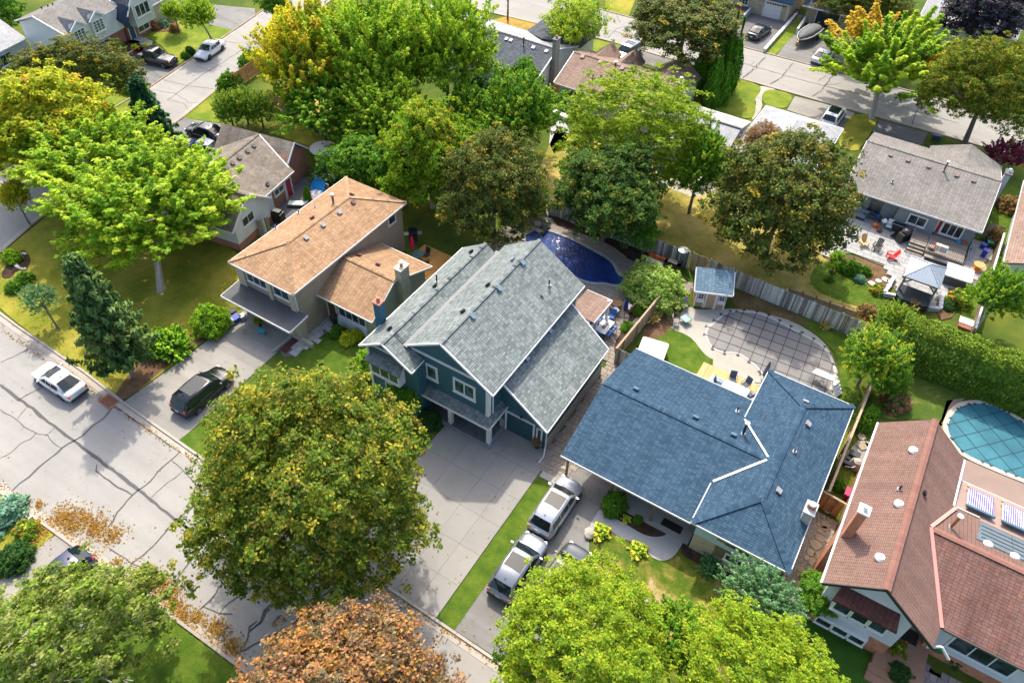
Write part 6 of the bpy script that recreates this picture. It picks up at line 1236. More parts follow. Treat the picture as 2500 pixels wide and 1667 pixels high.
def crown_spray(name, seed, ncl, nlf, leaf, pal, w=None, amp=.2, zmin=-.35, patch=None, L=(.28, .5), wid=.075, upb=.75, mat_=None):
    d = sph(ncl, zmin); d = unit(d+RNG.normal(size=d.shape)*.12); rf = lobes(d, seed, amp, 1.6)*lobes(d, seed+5, amp*.6, 4.5); gp = np.array([mnoise.noise(Vector(q)*3.2+Vector((seed*2.1, 4, seed))) for q in d]); keep = (gp > -.2) | (RNG.random(ncl) < .3); d = d[keep]; rf = rf[keep]; ncl = len(d); rad = rf*RNG.uniform(.35, .92, ncl)
    cen = d*rad[:, None]; ax = unit(d*.9+np.array([0, 0, upb])+RNG.normal(size=d.shape)*.25); ll = RNG.uniform(L[0], L[1], ncl)
    cc = pick(pal, ncl, w)
    if patch is not None:
        for (pd, th, pc) in patch: sel = (d @ (np.array(pd)/np.linalg.norm(pd))) > th; cc[sel] = cc[sel]*.4+np.array(pc)*.6
    idx = np.repeat(np.arange(ncl), nlf); n = len(idx); t = RNG.random(n)
    o = unit(RNG.normal(size=(n, 3))); o = o-ax[idx]*np.sum(o*ax[idx], 1, keepdims=True)*.8
    C = norm_crown(cen[idx]+ax[idx]*(t*ll[idx])[:, None]+o*(wid*RNG.uniform(.3, 1.2, n)*(1.15-t*.75))[:, None])
    Nn = o*.5+np.array([0, 0, .9])+ax[idx]*.2+RNG.normal(size=(n, 3))*.5
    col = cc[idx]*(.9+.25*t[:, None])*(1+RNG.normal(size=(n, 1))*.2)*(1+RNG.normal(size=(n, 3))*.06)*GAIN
    return leaf_mesh(name, C, Nn, leaf*RNG.uniform(.6, 1.3, n), np.clip(col, .004, .7), .55, mat_ or LEAF)
def crown_spruce(name, seed, tiers, pal, leaf=.03, droop=.25, w0=.42):
    """unit height cone of whorled branches, needles as narrow leaves; z 0..1"""
    Cs, Ns, Cc = [], [], []
    for i in range(tiers):
        z = .08+.9*i/tiers; rr = w0*(1-z)**.8+.02; nb = 9
        for k in range(nb):
            a = k*2*math.pi/nb+i*1.1+RNG.random()*.5; r1 = rr*RNG.uniform(.65, 1.15); m_ = int(60+120*r1/w0)
            t = RNG.random(m_)**.8; x = t*r1; zz = z-droop*x+.35*x*x/w0+RNG.normal(size=m_)*.012
            ca, sa = math.cos(a), math.sin(a); side = RNG.normal(size=m_)*.05*(1.15-t)
            Cs.append(np.stack([ca*x-sa*side, sa*x+ca*side, zz-np.abs(side)*.3], 1)); Ns.append(np.tile([ca*.3, sa*.3, .9], (m_, 1))+RNG.normal(size=(m_, 3))*.4)
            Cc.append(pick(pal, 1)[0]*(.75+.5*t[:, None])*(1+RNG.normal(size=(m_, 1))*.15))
    C = np.concatenate(Cs); return leaf_mesh(name, C, np.concatenate(Ns), leaf*RNG.uniform(.5, 1.2, len(C)), np.clip(np.concatenate(Cc), .004, .6), .4, NEED)
def crown_column(name, seed, n, pal, leaf=.035, w0=.2):
    """unit height flame-shaped cedar; z 0..1"""
    z = RNG.random(n)**.85; a = RNG.random(n)*6.283; prof = w0*np.sin(np.clip(z*1.08+.14, 0, 1)*math.pi)**.6*(1.05-.55*z)
    lob = 1+.16*np.sin(a*5+z*9)+.10*np.sin(a*9-z*17+seed); r_ = prof*lob*RNG.uniform(.72, 1.02, n)
    C = np.stack([r_*np.cos(a), r_*np.sin(a), z], 1); Nn = np.stack([np.cos(a), np.sin(a), np.full(n, .5)], 1)+RNG.normal(size=(n, 3))*.45
    col = pick(pal, n)*(.8+.35*(lob[:, None]-.75))*(1+RNG.normal(size=(n, 1))*.15)
    return leaf_mesh(name, C, Nn, leaf*RNG.uniform(.5, 1.2, n), np.clip(col, .004, .6), .5, NEED)
P_BR = [(.16, .24, .018), (.11, .195, .015), (.25, .31, .028), (.20, .28, .02)]; P_BY = [(.22, .25, .015), (.30, .28, .02), (.13, .2, .012), (.34, .27, .03)]
P_NO = [(.085, .13, .016), (.12, .155, .018), (.06, .095, .015), (.25, .22, .025), (.17, .15, .03)]; P_ND = [(.045, .075, .014), (.075, .10, .016), (.10, .09, .02), (.24, .18, .02), (.06, .07, .02)]
P_BN = [(.18, .09, .04), (.26, .15, .07), (.11, .075, .045), (.09, .085, .045), (.24, .12, .03)]; P_LO = [(.13, .20, .012), (.18, .24, .016), (.09, .15, .012), (.22, .26, .018)]
P_OL = [(.15, .18, .045), (.21, .23, .07), (.10, .14, .03), (.16, .23, .03)]; P_GR = [(.05, .13, .015), (.08, .17, .015), (.11, .2, .02)]; P_SI = [(.10, .19, .09), (.14, .24, .13), (.07, .14, .06)]
CRW = {}
def crown_for(sp, v=0):
    k = (sp, v)
    if k in CRW: return CRW[k]
    nm = 'crown'; s = 1+v+len(CRW)*.37
    if sp == 'norway': m = crown_puff(nm, s, 3000, 34, .062, .0165, P_NO, [4, 3, 3, 2.4, 1.5])
    elif sp == 'norway_dark': m = crown_puff(nm, s, 1500, 38, .085, .022, P_ND, [4, 3, 2, 1.3, 2.5], amp=.24, mat_=LEAFG)
    elif sp == 'norway_green': m = crown_puff(nm, s, 1150, 40, .095, .026, [(.035, .08, .016), (.06, .11, .02), (.15, .16, .02), (.045, .07, .02)], [4, 3, 1, 2], amp=.24)
    elif sp == 'bronze': m = crown_puff(nm, s, 2000, 32, .075, .018, P_BN, amp=.15, mat_=LEAFG)
    elif sp == 'bright': m = crown_spray(nm, s, 1150, 42, .029, P_BR, L=(.14, .32), wid=.06, amp=.26)
    elif sp == 'bright_yellow': m = crown_spray(nm, s, 1000, 40, .031, P_BY, L=(.14, .32), wid=.065, amp=.26, patch=[((-1, .4, .6), .5, (.36, .31, .02))])
    elif sp == 'spiky': m = crown_spray(nm, s, 260, 170, .030, P_BR, L=(.38, .75), wid=.075, upb=.95, amp=.3, patch=[((-1, .8, .6), .8, (.45, .22, .03)), ((.9, -.1, .3), .95, (.42, .24, .03))])
    elif sp == 'autumn': m = crown_puff(nm, s, 1000, 40, .10, .028, [(.22, .25, .015), (.28, .27, .02), (.40, .25, .03), (.15, .20, .015), (.30, .32, .02)], [4, 3, 1, 3, 3], amp=.28)
    elif sp == 'touch_orange': m = crown_puff(nm, s, 1000, 40, .10, .028, [(.08, .16, .012), (.13, .21, .012), (.20, .24, .015), (.28, .22, .02)], [4, 4, 2, .6], amp=.32, patch=[((.2, -.3, 1), .86, (.26, .24, .03))])
    elif sp == 'green': m = crown_puff(nm, s, 620, 40, .12, .036, P_GR, amp=.34)
    elif sp == 'green_spray': m = crown_spray(nm, s, 850, 40, .031, [(.06, .15, .012), (.10, .19, .015), (.16, .23, .02)], L=(.14, .34), wid=.06, amp=.28)
    elif sp == 'locust': m = crown_puff(nm, s, 1300, 40, .085, .018, P_LO, amp=.26, flat_=.38, up=1.3, inner=.15)
    elif sp == 'olive': m = crown_puff(nm, s, 1100, 40, .085, .022, P_OL, amp=.3, inner=.2)
    elif sp == 'silver': m = crown_spray(nm, s, 650, 38, .028, P_SI, L=(.1, .25), wid=.05)
    elif sp == 'birch': m = crown_puff(nm, s, 450, 40, .11, .026, [(.2, .28, .02), (.28, .32, .03), (.13, .21, .02)], amp=.4, flat_=1.4, inner=.5)
    elif sp == 'purple': m = crown_puff(nm, s, 800, 40, .10, .03, [(.02, .022, .03), (.035, .03, .045), (.05, .035, .05), (.03, .045, .05)], mat_=LEAFG)
    elif sp == 'red': m = crown_spray(nm, s, 350, 36, .04, [(.15, .025, .05), (.22, .04, .08), (.10, .02, .04)], L=(.15, .3), wid=.07)
    elif sp == 'bush': m = crown_puff(nm, s, 260, 36, .15, .055, P_GR, amp=.12, zmin=-.1)
    elif sp == 'bush_bright': m = crown_puff(nm, s, 260, 36, .15, .055, [(.14, .25, .015), (.2, .3, .02), (.1, .2, .02)], amp=.15, zmin=-.1)
    elif sp == 'bush_dark': m = crown_puff(nm, s, 260, 36, .14, .05, [(.025, .07, .018), (.04, .09, .02)], amp=.12, zmin=-.1)
    elif sp == 'bush_pale': m = crown_puff(nm, s, 650, 34, .10, .034, [(.2, .29, .06), (.27, .36, .10), (.15, .24, .04), (.28, .3, .08)], amp=.08, zmin=-.2)
    elif sp == 'bush_yellow': m = crown_puff(nm, s, 150, 36, .2, .075, [(.36, .36, .02), (.24, .3, .02), (.45, .42, .04)], amp=.12, zmin=-.1)
    elif sp == 'bush_blue': m = crown_puff(nm, s, 170, 36, .2, .07, [(.10, .2, .15), (.14, .24, .18)], amp=.2, zmin=-.1)
    elif sp == 'bush_brown': m = crown_puff(nm, s, 170, 36, .2, .06, [(.2, .11, .05), (.28, .17, .08), (.16, .15, .05)], amp=.25, zmin=-.1)
    elif sp == 'flowers_pink': m = crown_puff(nm, s, 170, 40, .2, .075, [(.06, .14, .02), (.45, .09, .14), (.09, .18, .03)], amp=.2, zmin=-.1)
    elif sp == 'flowers_orange': m = crown_puff(nm, s, 150, 40, .2, .075, [(.08, .17, .02), (.55, .13, .02), (.12, .2, .03), (.6, .4, .05)], [3, 1, 3, 1], amp=.2, zmin=-.1)
    elif sp == 'flowers_white': m = crown_puff(nm, s, 150, 40, .2, .075, [(.06, .14, .03), (.6, .6, .6), (.09, .18, .03)], [3, 1, 3], amp=.2, zmin=-.1)
    elif sp == 'juniper': m = crown_spray(nm, s, 300, 40, .05, [(.10, .22, .01), (.16, .28, .015), (.06, .15, .01)], L=(.2, .4), wid=.08, zmin=0, upb=.35, mat_=NEED)
    elif sp == 'cedar_top': m = crown_spray(nm, s, 900, 36, .028, [(.07, .15, .01), (.12, .2, .012), (.2, .23, .015), (.04, .10, .012)], L=(.15, .3), wid=.07, zmin=-.6, mat_=NEED)
    elif sp == 'hosta': m = crown_spray(nm, s, 70, 7, .2, [(.30, .34, .02), (.16, .26, .02), (.45, .42, .05)], L=(.35, .5), wid=.05, zmin=.1, upb=.1, mat_=LEAFG)
    elif sp == 'grass_tuft': m = crown_spray(nm, s, 150, 16, .06, [(.45, .27, .09), (.55, .38, .16), (.25, .2, .06)], L=(.5, .8), wid=.03, zmin=.2, upb=.8)
    elif sp == 'strappy': m = crown_spray(nm, s, 150, 16, .07, [(.04, .13, .05), (.08, .2, .08)], L=(.5, .8), wid=.03, zmin=.1, upb=.5)
    elif sp == 'spruce': m = crown_spruce(nm, s, 16, [(.06, .12, .035), (.10, .17, .05), (.15, .22, .06)], .030, .12)
    elif sp == 'nootka': m = crown_spruce(nm, s, 17, [(.022, .085, .03), (.04, .12, .04)], .032, .75, .34)
    elif sp == 'column': m = crown_column(nm, s, 12000, [(.09, .24, .015), (.13, .3, .02), (.06, .18, .012)], .022)
    CRW[k] = m; return m
TRUNKM = {'pale': mat('pale_bark', (.34, .31, .28), .9, .25, 5, bmp=.5), 'dark': BARK, 'birch': mat('birch_bark', (.55, .55, .53), .7, .2, 6)}
TALLSP = ('spruce', 'nootka', 'column')
def tree(sp, name, label, dx, dy, hw, hh, zc, base=None, v=0, rz=None, bark='dark', group=None, trunk=True, cat='tree', zr=None, limbs=8, k=1.0629):
    """crown centre seen at (dx, dy) and standing zc above ground; hw, hh its seen half extents"""
    c = px(dx*k, dy*k, zc); dep = depth(c); Rr = hw*k*dep/FPX; vdir = (c-CC).normalized(); sn = abs(vdir.z); cs = math.sqrt(1-sn*sn)
    hr = hh*k*dep/FPX; rz_ = zr or min(Rr*.82, zc*.95); Ry = math.sqrt(max(.05, hr*hr-(rz_*cs)**2))/sn
    if Ry > Rr*1.12 and not zr: Ry = Rr*1.12; rz_ = min(math.sqrt(max(.1, hr*hr-(Ry*sn)**2))/cs, Rr*1.35, zc*.97)
    if Ry < Rr*.6: rz_ = min(rz_, Rr*.55); Ry = max(Rr*.55, math.sqrt(max(.05, hr*hr-(rz_*cs)**2))/sn)
    Ry = min(Ry, Rr*1.6)
    b = px(base[0]*k, base[1]*k, 0) if base else V3(c.x, c.y, 0)
    t = thing(name, label, cat, (b.x, b.y, 0), group); rng = random.Random(int(dx*7+dy*13))
    if trunk and limbs:
        top = c+V3(0, 0, rz_*.35); mb = MB(); r0 = max(.07, .036*Rr+.04)
        P_ = [b, b.lerp(c, .35)+V3(0, 0, .1), b.lerp(c, .75), c, top]; mb.tube([V3(b.x, b.y, -.05)]+P_, [r0*1.5, r0*1.1, r0*.85, r0*.7, r0*.5, r0*.12], 8)
        part('trunk', mb, TRUNKM[bark], t, smooth=True); lm = MB()
        for i in range(limbs):
            a = i*2*math.pi/limbs+rng.random(); s0 = b.lerp(c, .45+.5*rng.random()); e = rng.uniform(-.1, .75)
            e3 = c+V3(math.cos(a)*Rr*.78*math.cos(e), math.sin(a)*Rr*.78*math.cos(e), rz_*.78*math.sin(e)); m1 = s0.lerp(e3, .5)+V3(0, 0, -.05*Rr+rng.uniform(-.2, .2))
            lm.tube([s0, m1, e3], [r0*.5, r0*.3, .02], 5)
            for j in range(3):
                q = m1.lerp(e3, rng.uniform(.1, .7)); f = q+V3(rng.uniform(-1, 1), rng.uniform(-1, 1), rng.uniform(.1, .9))*Rr*.28; lm.tube([q, q.lerp(f, .5)+V3(0, 0, .05), f], [r0*.2, r0*.12, .012], 4, False)
        part('limbs', lm, TRUNKM[bark], t, smooth=True)
    o = link('crown', crown_for(sp, v), t, c-V3(b.x, b.y, 0)); o.scale = (Rr, Ry, rz_); o.rotation_euler = (0, 0, math.atan2(vdir.y, vdir.x)-math.pi/2+(math.pi if v % 2 else 0)); o['kind'] = 'stuff'
    return t
def spire(sp, name, label, bx, by, H, W, group=None, lean=(0, 0), v=0, k=1.0629, cat='tree', bark='dark'):
    b = px(bx*k, by*k, 0); t = thing(name, label, cat, (b.x, b.y, 0), group)
    top = V3(lean[0], lean[1], H); part('trunk', MB().tube([b-V3(0, 0, .05), b+top*.5, b+top*.96], [.06+.012*H, .04+.006*H, .02], 8), TRUNKM[bark], t, smooth=True)
    o = link('crown', crown_for(sp, v), t, (0, 0, .12*H if sp != 'column' else 0)); w0 = {'spruce': .42, 'nootka': .34, 'column': .2}[sp]; o.scale = (W/w0, W/w0, H*(.88 if sp != 'column' else 1))
    o.rotation_euler = (-math.atan2(lean[1], H), math.atan2(lean[0], H), (bx*.7) % 6.28 if not any(lean) else 0); o['kind'] = 'stuff'; return t
def shrub(sp, name, label, dx, dy, hw, hh, v=0, h=None, group=None, cat='shrub', k=1.0629, z0=0):
    c0 = px(dx*k, dy*k, .4); Rr = hw*k*depth(c0)/FPX; rz_ = h or Rr*.95
    c = px(dx*k, dy*k, rz_*.45); t = thing(name, label, cat, (c.x, c.y, 0), group)
    part('stems', MB().tube([(c.x, c.y, -.02), (c.x+.02, c.y, rz_*.6)], [.06, .03], 5).tube([(c.x, c.y, 0), (c.x+Rr*.4, c.y+.1, rz_*.5)], [.03, .015], 5).tube([(c.x, c.y, 0), (c.x-Rr*.35, c.y-.1, rz_*.5)], [.03, .015], 5), BARK, t)
    ry_ = Rr*max(.6, min(1.5, hh/hw*1.15)); o = link('foliage', crown_for(sp, v), t, (0, 0, rz_*.15+z0)); o.scale = (Rr, ry_, rz_); o.rotation_euler = (0, 0, 0 if ry_ != Rr else dx % 6); o['kind'] = 'stuff'; return t
NWG = 'leafy street and yard trees'
tree('norway', 'maple_tree', 'huge olive-green maple crown in front of the dark teal house, over the street kerb', 705, 1100, 262, 292, 6.6, base=(690, 1215), v=0)
tree('bronze', 'bronze_tree', 'rusty brown-leaved tree crown cut by the bottom edge below the street', 782, 1660, 290, 255, 6.0, v=0)
tree('olive', 'olive_tree', 'sprawling olive-green tree filling the bottom left corner', 150, 1500, 262, 190, 5.0, v=0, bark='pale')
tree('locust', 'locust_tree', 'yellow-green locust with bare pale twigs at the bottom centre, over the driveway', 1340, 1485, 205, 195, 5.6, v=0, bark='pale', limbs=14)
tree('locust', 'locust_tree', 'broad yellow-green tree at the bottom, right of the pale-twigged locust', 1745, 1575, 215, 170, 5.6, v=1, bark='pale')
tree('green_spray', 'small_tree', 'dark green tree squeezed between the two yellow-green crowns at the bottom', 1545, 1470, 100, 95, 4.2, v=0)
tree('green', 'small_tree', 'small mid-green tree touching the kerb at the bottom', 1195, 1525, 50, 60, 3.6, v=1)
tree('silver', 'silvery_tree', 'silvery green tree below the corner of the blue roof', 1745, 1372, 108, 78, 3.2, v=0, bark='pale')
tree('green', 'garden_tree', 'dark garden tree between the silvery tree and the white gable', 1882, 1365, 52, 55, 2.4, v=2)
tree('bright', 'maple_tree', 'bright yellow-green maple with pale trunk on the corner lawn', 348, 478, 205, 148, 4.9, base=(370, 668), v=0, bark='pale')
tree('bright', 'maple_tree', 'second bright yellow-green maple behind the corner lawn maple', 215, 362, 165, 108, 5.6, v=1, bark='pale')
tree('autumn', 'maple_tree', 'maple turning yellow and orange at the left edge', 95, 285, 150, 132, 6.5, v=0)
tree('norway_dark', 'maple_tree', 'brownish dark green maple beside the pickup driveway', 155, 180, 160, 88, 6.2, v=1)
tree('bright_yellow', 'small_tree', 'small green and orange tree over the left end of the street', 35, 455, 35, 45, 3, v=0)
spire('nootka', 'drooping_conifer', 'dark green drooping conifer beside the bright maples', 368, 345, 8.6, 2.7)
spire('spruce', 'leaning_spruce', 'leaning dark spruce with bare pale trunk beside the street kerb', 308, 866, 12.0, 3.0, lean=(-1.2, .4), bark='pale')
tree('silver', 'oak_sapling', 'slim young oak on the corner lawn near the street', 92, 690, 40, 42, 2.6, base=(135, 757), v=0, limbs=4)
shrub('juniper', 'juniper_bush', 'spreading bright green juniper between the leaning spruce and the round shrub', 390, 785, 62, 42, h=1.6)
shrub('bush_bright', 'leafy_shrub', 'large bright leafy shrub beside the blue bins of the tan house', 483, 737, 45, 38, h=2.0)
shrub('juniper', 'juniper_bush', 'smaller juniper spilling over the driveway edge by the leaning spruce', 345, 790, 42, 32, v=0, h=1.4)
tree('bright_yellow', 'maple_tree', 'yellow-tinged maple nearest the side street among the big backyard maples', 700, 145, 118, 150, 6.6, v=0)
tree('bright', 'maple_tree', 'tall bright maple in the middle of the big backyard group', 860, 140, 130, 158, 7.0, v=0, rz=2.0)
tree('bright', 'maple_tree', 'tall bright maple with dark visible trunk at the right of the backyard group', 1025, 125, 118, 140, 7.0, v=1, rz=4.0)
tree('green_spray', 'backyard_tree', 'mid-green tree hanging over the red-brown slat fence', 735, 245, 105, 78, 4.6, v=0)
tree('bright', 'backyard_tree', 'leafy bright tree in front of the dark-trunked maple, above the playhouse roof', 880, 250, 95, 85, 5.0, v=0, rz=.5)
tree('touch_orange', 'maple_tree', 'green maple with orange-tipped top behind the tan house', 985, 355, 115, 180, 6.0, v=0, bark='pale')
tree('green_spray', 'backyard_tree', 'feathery green tree between the two tall roofs of the far street', 1190, 265, 106, 108, 5.0, v=0, rz=1)
tree('green', 'cedar_tree', 'narrow green tree in front of the slate roof', 1205, 175, 32, 45, 5, v=0)
tree('norway_dark', 'maple_tree', 'very dark maple just behind the dark teal house', 1135, 438, 122, 138, 6.0, v=0)
tree('green', 'backyard_tree', 'dark green tree beside the pale garden parasol', 822, 372, 70, 68, 3.4, v=1)
tree('green', 'backyard_tree', 'leafy green tree filling the gap left of the dark maple behind the pool', 905, 395, 62, 75, 3.6, v=1)
tree('green_spray', 'backyard_tree', 'bright backyard tree between the slate roof and the orange-tipped maple', 1080, 255, 62, 60, 4.2, v=0)
tree('green', 'backyard_tree', 'low green tree under the right side of the honey locust', 1335, 395, 50, 50, 3.2, v=0)
tree('green_spray', 'backyard_tree', 'mid-green tree in the shade of the big backyard maples', 820, 300, 70, 50, 3.4, v=0)
tree('green', 'cedar_bush', 'dark cedar bush behind the pool waterfall', 1225, 455, 35, 45, 2.2, v=1, limbs=3)
shrub('bush_dark', 'dark_shrub', 'dark shrub at the foot of the slate roof wall', 1080, 192, 42, 35, h=2.2)
tree('locust', 'locust_tree', 'broad bright honey locust in front of the brown shingle roof', 1465, 312, 188, 150, 6.6, v=0, bark='pale')
tree('green_spray', 'backyard_tree', 'thin leafy boughs of the honey locust side tree over the far patio', 1605, 395, 80, 100, 4.8, v=0, rz=3)
tree('norway_green', 'maple_tree', 'dark green maple beyond the weathered grey fence', 1400, 442, 128, 118, 5.6, v=0, rz=2)
tree('green', 'small_tree', 'small dark tree leaning over the fence bed by the blue pool', 1480, 540, 36, 40, 2.6, base=(1475, 590), v=0, limbs=4)
tree('norway_dark', 'maple_tree', 'massive dark green maple with golden flecks beside the bungalow patio', 1798, 466, 163, 195, 6.2, v=0, rz=2.5)
tree('bronze', 'bronze_tree', 'reddish brown crown tip at the upper left of the massive dark maple', 1755, 330, 48, 48, 8.5, v=0, limbs=3)
tree('norway_dark', 'maple_tree', 'dark maple with thick trunk on the far street boulevard', 1578, 52, 128, 88, 6.5, base=(1560, 132), v=0, rz=4)
tree('birch', 'birch_tree', 'airy yellow-green birch with white stems in the far front yard', 1322, 52, 78, 66, 5.0, base=(1310, 105), v=0, bark='birch')
for i, (bx, by, H) in enumerate([(1600, 212, 7.2), (1624, 214, 8.8), (1652, 212, 9.6), (1668, 214, 9.0), (1630, 242, 7.6), (1652, 240, 6.8)]):
    spire('column', 'columnar_cedar', ['leftmost spire of the columnar cedar clump', 'second spire from the left of the columnar cedar clump', 'tallest spire of the columnar cedar clump', 'rightmost spire of the columnar cedar clump', 'low front spire of the columnar cedar clump', 'low right front spire of the columnar cedar clump'][i], bx, by, H, 1.15, group='columnar cedars beside the brick chimney')
tree('spiky', 'maple_tree', 'young bright maple with upswept spiky shoots beside the far street', 2030, 145, 160, 135, 5.0, base=(2002, 272), v=0, rz=0, bark='pale')
tree('norway', 'maple_tree', 'large olive maple at the upper right edge', 2265, 208, 148, 118, 6.5, base=(2215, 330), v=1)
tree('purple', 'purple_tree', 'nearly black purple-leaved tree in the top right corner', 2262, 25, 100, 88, 6.5, v=0)
tree('norway_dark', 'maple_tree', 'brownish green tree behind the spiky bright maple', 1990, 15, 110, 60, 6, v=1, rz=5)
tree('red', 'japanese_maple', 'low crimson Japanese maple at the right edge', 2312, 358, 55, 42, 2.0, v=0, limbs=5)
shrub('bush_pale', 'round_tree', 'round variegated pale green shrub tree beside the patio fence', 1505, 655, 76, 60, h=2.7)
tree('cedar_top', 'cedar_tree', 'yellow-green cedar leaning over the end of the grey fence', 2008, 815, 72, 78, 3.6, v=0)
def hedge(label, x0, x1, y0, y1, h, n, pal, leaf=.085):
    """clipped cedar hedge: a rounded bank of small sprays"""
    L_ = x1-x0; per = []; w = (y1-y0)/2; yc = (y0+y1)/2; th = RNG.uniform(-.1, math.pi+.1, n); x = RNG.uniform(x0, x1, n)
    bumps = np.array([mnoise.noise(Vector((a*.55, t*.8, 3)))*.35+mnoise.noise(Vector((a*1.9, t*2.4, 9)))*.22 for a, t in zip(x, th)])
    yy = np.cos(th); zz = np.sin(th); e = (np.abs(yy)**4+np.abs(zz)**4)**-.25; r_ = (1+bumps*.3)*RNG.uniform(.86, 1.02, n)
    C = np.stack([x, yc+yy*e*w*r_, np.maximum(.03, .45*h+zz*e*h*.55*r_)], 1); low = RNG.random(n) < .3; C[low, 2] = RNG.uniform(0, .5*h, low.sum()); C[low, 1] = y0+RNG.uniform(-.08, .2, low.sum())
    Nn = np.stack([RNG.normal(size=n)*.4, yy*.8, zz*.7+.5], 1)+RNG.normal(size=(n, 3))*.45; top = (C[:, 2]/h)[:, None]
    col = pick(pal, n)*(1+bumps[:, None]*.8)*(1+RNG.normal(size=(n, 1))*.2)*1.2
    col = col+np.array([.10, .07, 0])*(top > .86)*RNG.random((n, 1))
    t = thing('cedar_hedge', label, 'hedge', (x0, yc, 0)); me = leaf_mesh('hedge_foliage', C-np.array([x0, yc, 0]), Nn, leaf*RNG.uniform(.6, 1.3, n), np.clip(col, .004, .6), .55, NEED); o = link('foliage', me, t); o['kind'] = 'stuff'
    for i in range(int(L_/1.1)): part('trunk', MB().tube([(x0+.5+i*1.1, yc, 0), (x0+.5+i*1.1, yc, h*.7)], [.08, .04], 6), BARK, t)
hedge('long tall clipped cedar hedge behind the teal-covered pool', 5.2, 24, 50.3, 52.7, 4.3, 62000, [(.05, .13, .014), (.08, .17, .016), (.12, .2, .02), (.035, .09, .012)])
for x, y, a, b_, l in [(2065, 735, 52, 42, 'low cedar at the hedge end by the gazebo')]: tree('cedar_top', 'cedar_tree', l, x, y, a, b_, 2.2, limbs=3)
tree('green_spray', 'birch_tree', 'open green tree with pale branches right of the hot tub', 2292, 680, 68, 72, 4.0, v=0, rz=5, bark='birch')
tree('green', 'small_tree', 'leafy tree above the pink flowering shrub', 2045, 870, 42, 45, 2.0, v=1, limbs=3)
shrub('flowers_pink', 'flowering_shrub', 'shrub covered in pink blooms at the cedar hedge foot', 2062, 918, 30, 32, h=1.3)
shrub('bush', 'leafy_shrub', 'green shrub by the tan fence below the pink flowers', 1992, 960, 28, 32, h=1.5)
tree('bright', 'young_tree', 'young leafy tree on the sunny lawn beside the white sedan, top left', 455, 38, 42, 42, 4.2, base=(487, 92), v=0, limbs=5)
tree('bright', 'young_tree', 'small pale green tree in front of the white garage, top left', 398, 28, 27, 28, 2.6, v=1, limbs=4)
tree('green', 'edge_tree', 'green tree in the top left corner behind the dormer house', 12, 30, 42, 45, 3.5, v=0)
tree('green', 'edge_tree', 'dark green tree at the top edge above the side street', 632, 8, 36, 36, 4, v=1)
tree('autumn', 'edge_tree', 'brown-topped tree on the leafy verge at the top edge', 1168, -28, 50, 32, 5, base=(1166, 45), v=0)
tree('green', 'edge_tree', 'small tree on the far verge at the top edge', 1520, -22, 36, 26, 3.6, base=(1520, 22), v=1)
shrub('bush', 'round_shrub', 'round clipped shrub nearest the camera at the side street corner', 527, 187, 25, 28, h=1.7); shrub('bush', 'round_shrub', 'round clipped shrub partly under the yellow maple at the side street', 577, 137, 27, 28, h=1.7)
for i, (x, y, l) in enumerate([(525, 250, 'left cedar bush of the dark trio behind the parked cars'), (560, 243, 'middle cedar bush of the dark trio behind the parked cars'), (595, 250, 'right cedar bush of the dark trio behind the parked cars')]): tree('cedar_top', 'cedar_bush', l, x, y, 38, 48, 2.2, v=i % 2, group='dark cedar bushes behind the parked cars', limbs=3)
shrub('bush_bright', 'hedge_shrub', 'sunny hedge between the brown maple and the pickup driveway', 300, 195, 38, 25, h=1.3)  # sunlit look of this stretch is put into its brighter leaf colour
shrub('bush_dark', 'hedge_shrub', 'shaded end of the hedge beside the side street kerb', 330, 222, 25, 22, h=1.4)  # same hedge, its shade put into the darker leaf colour
spire('column', 'pointed_cedar', 'single slim pointed cedar beside the tan roof', 709, 468, 2.6, .42, cat='shrub')
shrub('flowers_white', 'flowering_shrub', 'pale flowering shrub beside the garden parasol', 752, 395, 35, 35, h=1.8)
for i, (x, y, a, b_, sp, l) in enumerate([(775, 762, 16, 16, 'bush', 'round hydrangea nearest the bay window of the tan house'), (800, 778, 20, 18, 'bush_yellow', 'lime-flowered hydrangea on the tan house lawn'), (818, 770, 16, 14, 'bush_yellow', 'smaller lime hydrangea against the tan house wall')]): shrub(sp, 'hydrangea', l, x, y, a, b_, h=.9)
shrub('bush_bright', 'leafy_shrub', 'yellow-green shrub at the left corner of the teal house', 845, 838, 38, 32, h=1.8); tree('green', 'small_tree', 'dark little tree in front of the teal porch', 935, 905, 45, 42, 2.2, base=(935, 935), v=1, limbs=4)
shrub('bush_dark', 'leafy_shrub', 'dark shrub under the box window of the teal house', 900, 870, 32, 26, h=1.6); shrub('bush_dark', 'rounded_shrub', 'rounded dark shrub at the edge of the concrete driveway', 985, 962, 30, 24, h=1.2)
shrub('flowers_white', 'hydrangea', 'white-flowered bush by the porch steps', 968, 925, 14, 12, h=.8)
shrub('bush', 'round_shrub', 'rounded green shrub beside the blue roof carport', 1412, 1155, 29, 30, h=1.5)
for x, y, l in [(1379, 1220, 'yellow-green hosta beside the rock at the driveway edge'), (1465, 1262, 'yellow-green hosta under the curved concrete path')]: shrub('hosta', 'hosta', l, x, y, 24, 22, h=.55, cat='plant')
shrub('hosta', 'hosta', 'small hosta in the mulch bed, left of its pair', 1438, 1192, 12, 11, h=.4, cat='plant'); shrub('bush', 'perennial', 'low dark perennial in the mulch bed, right of its pair', 1466, 1193, 13, 12, h=.45, cat='plant')
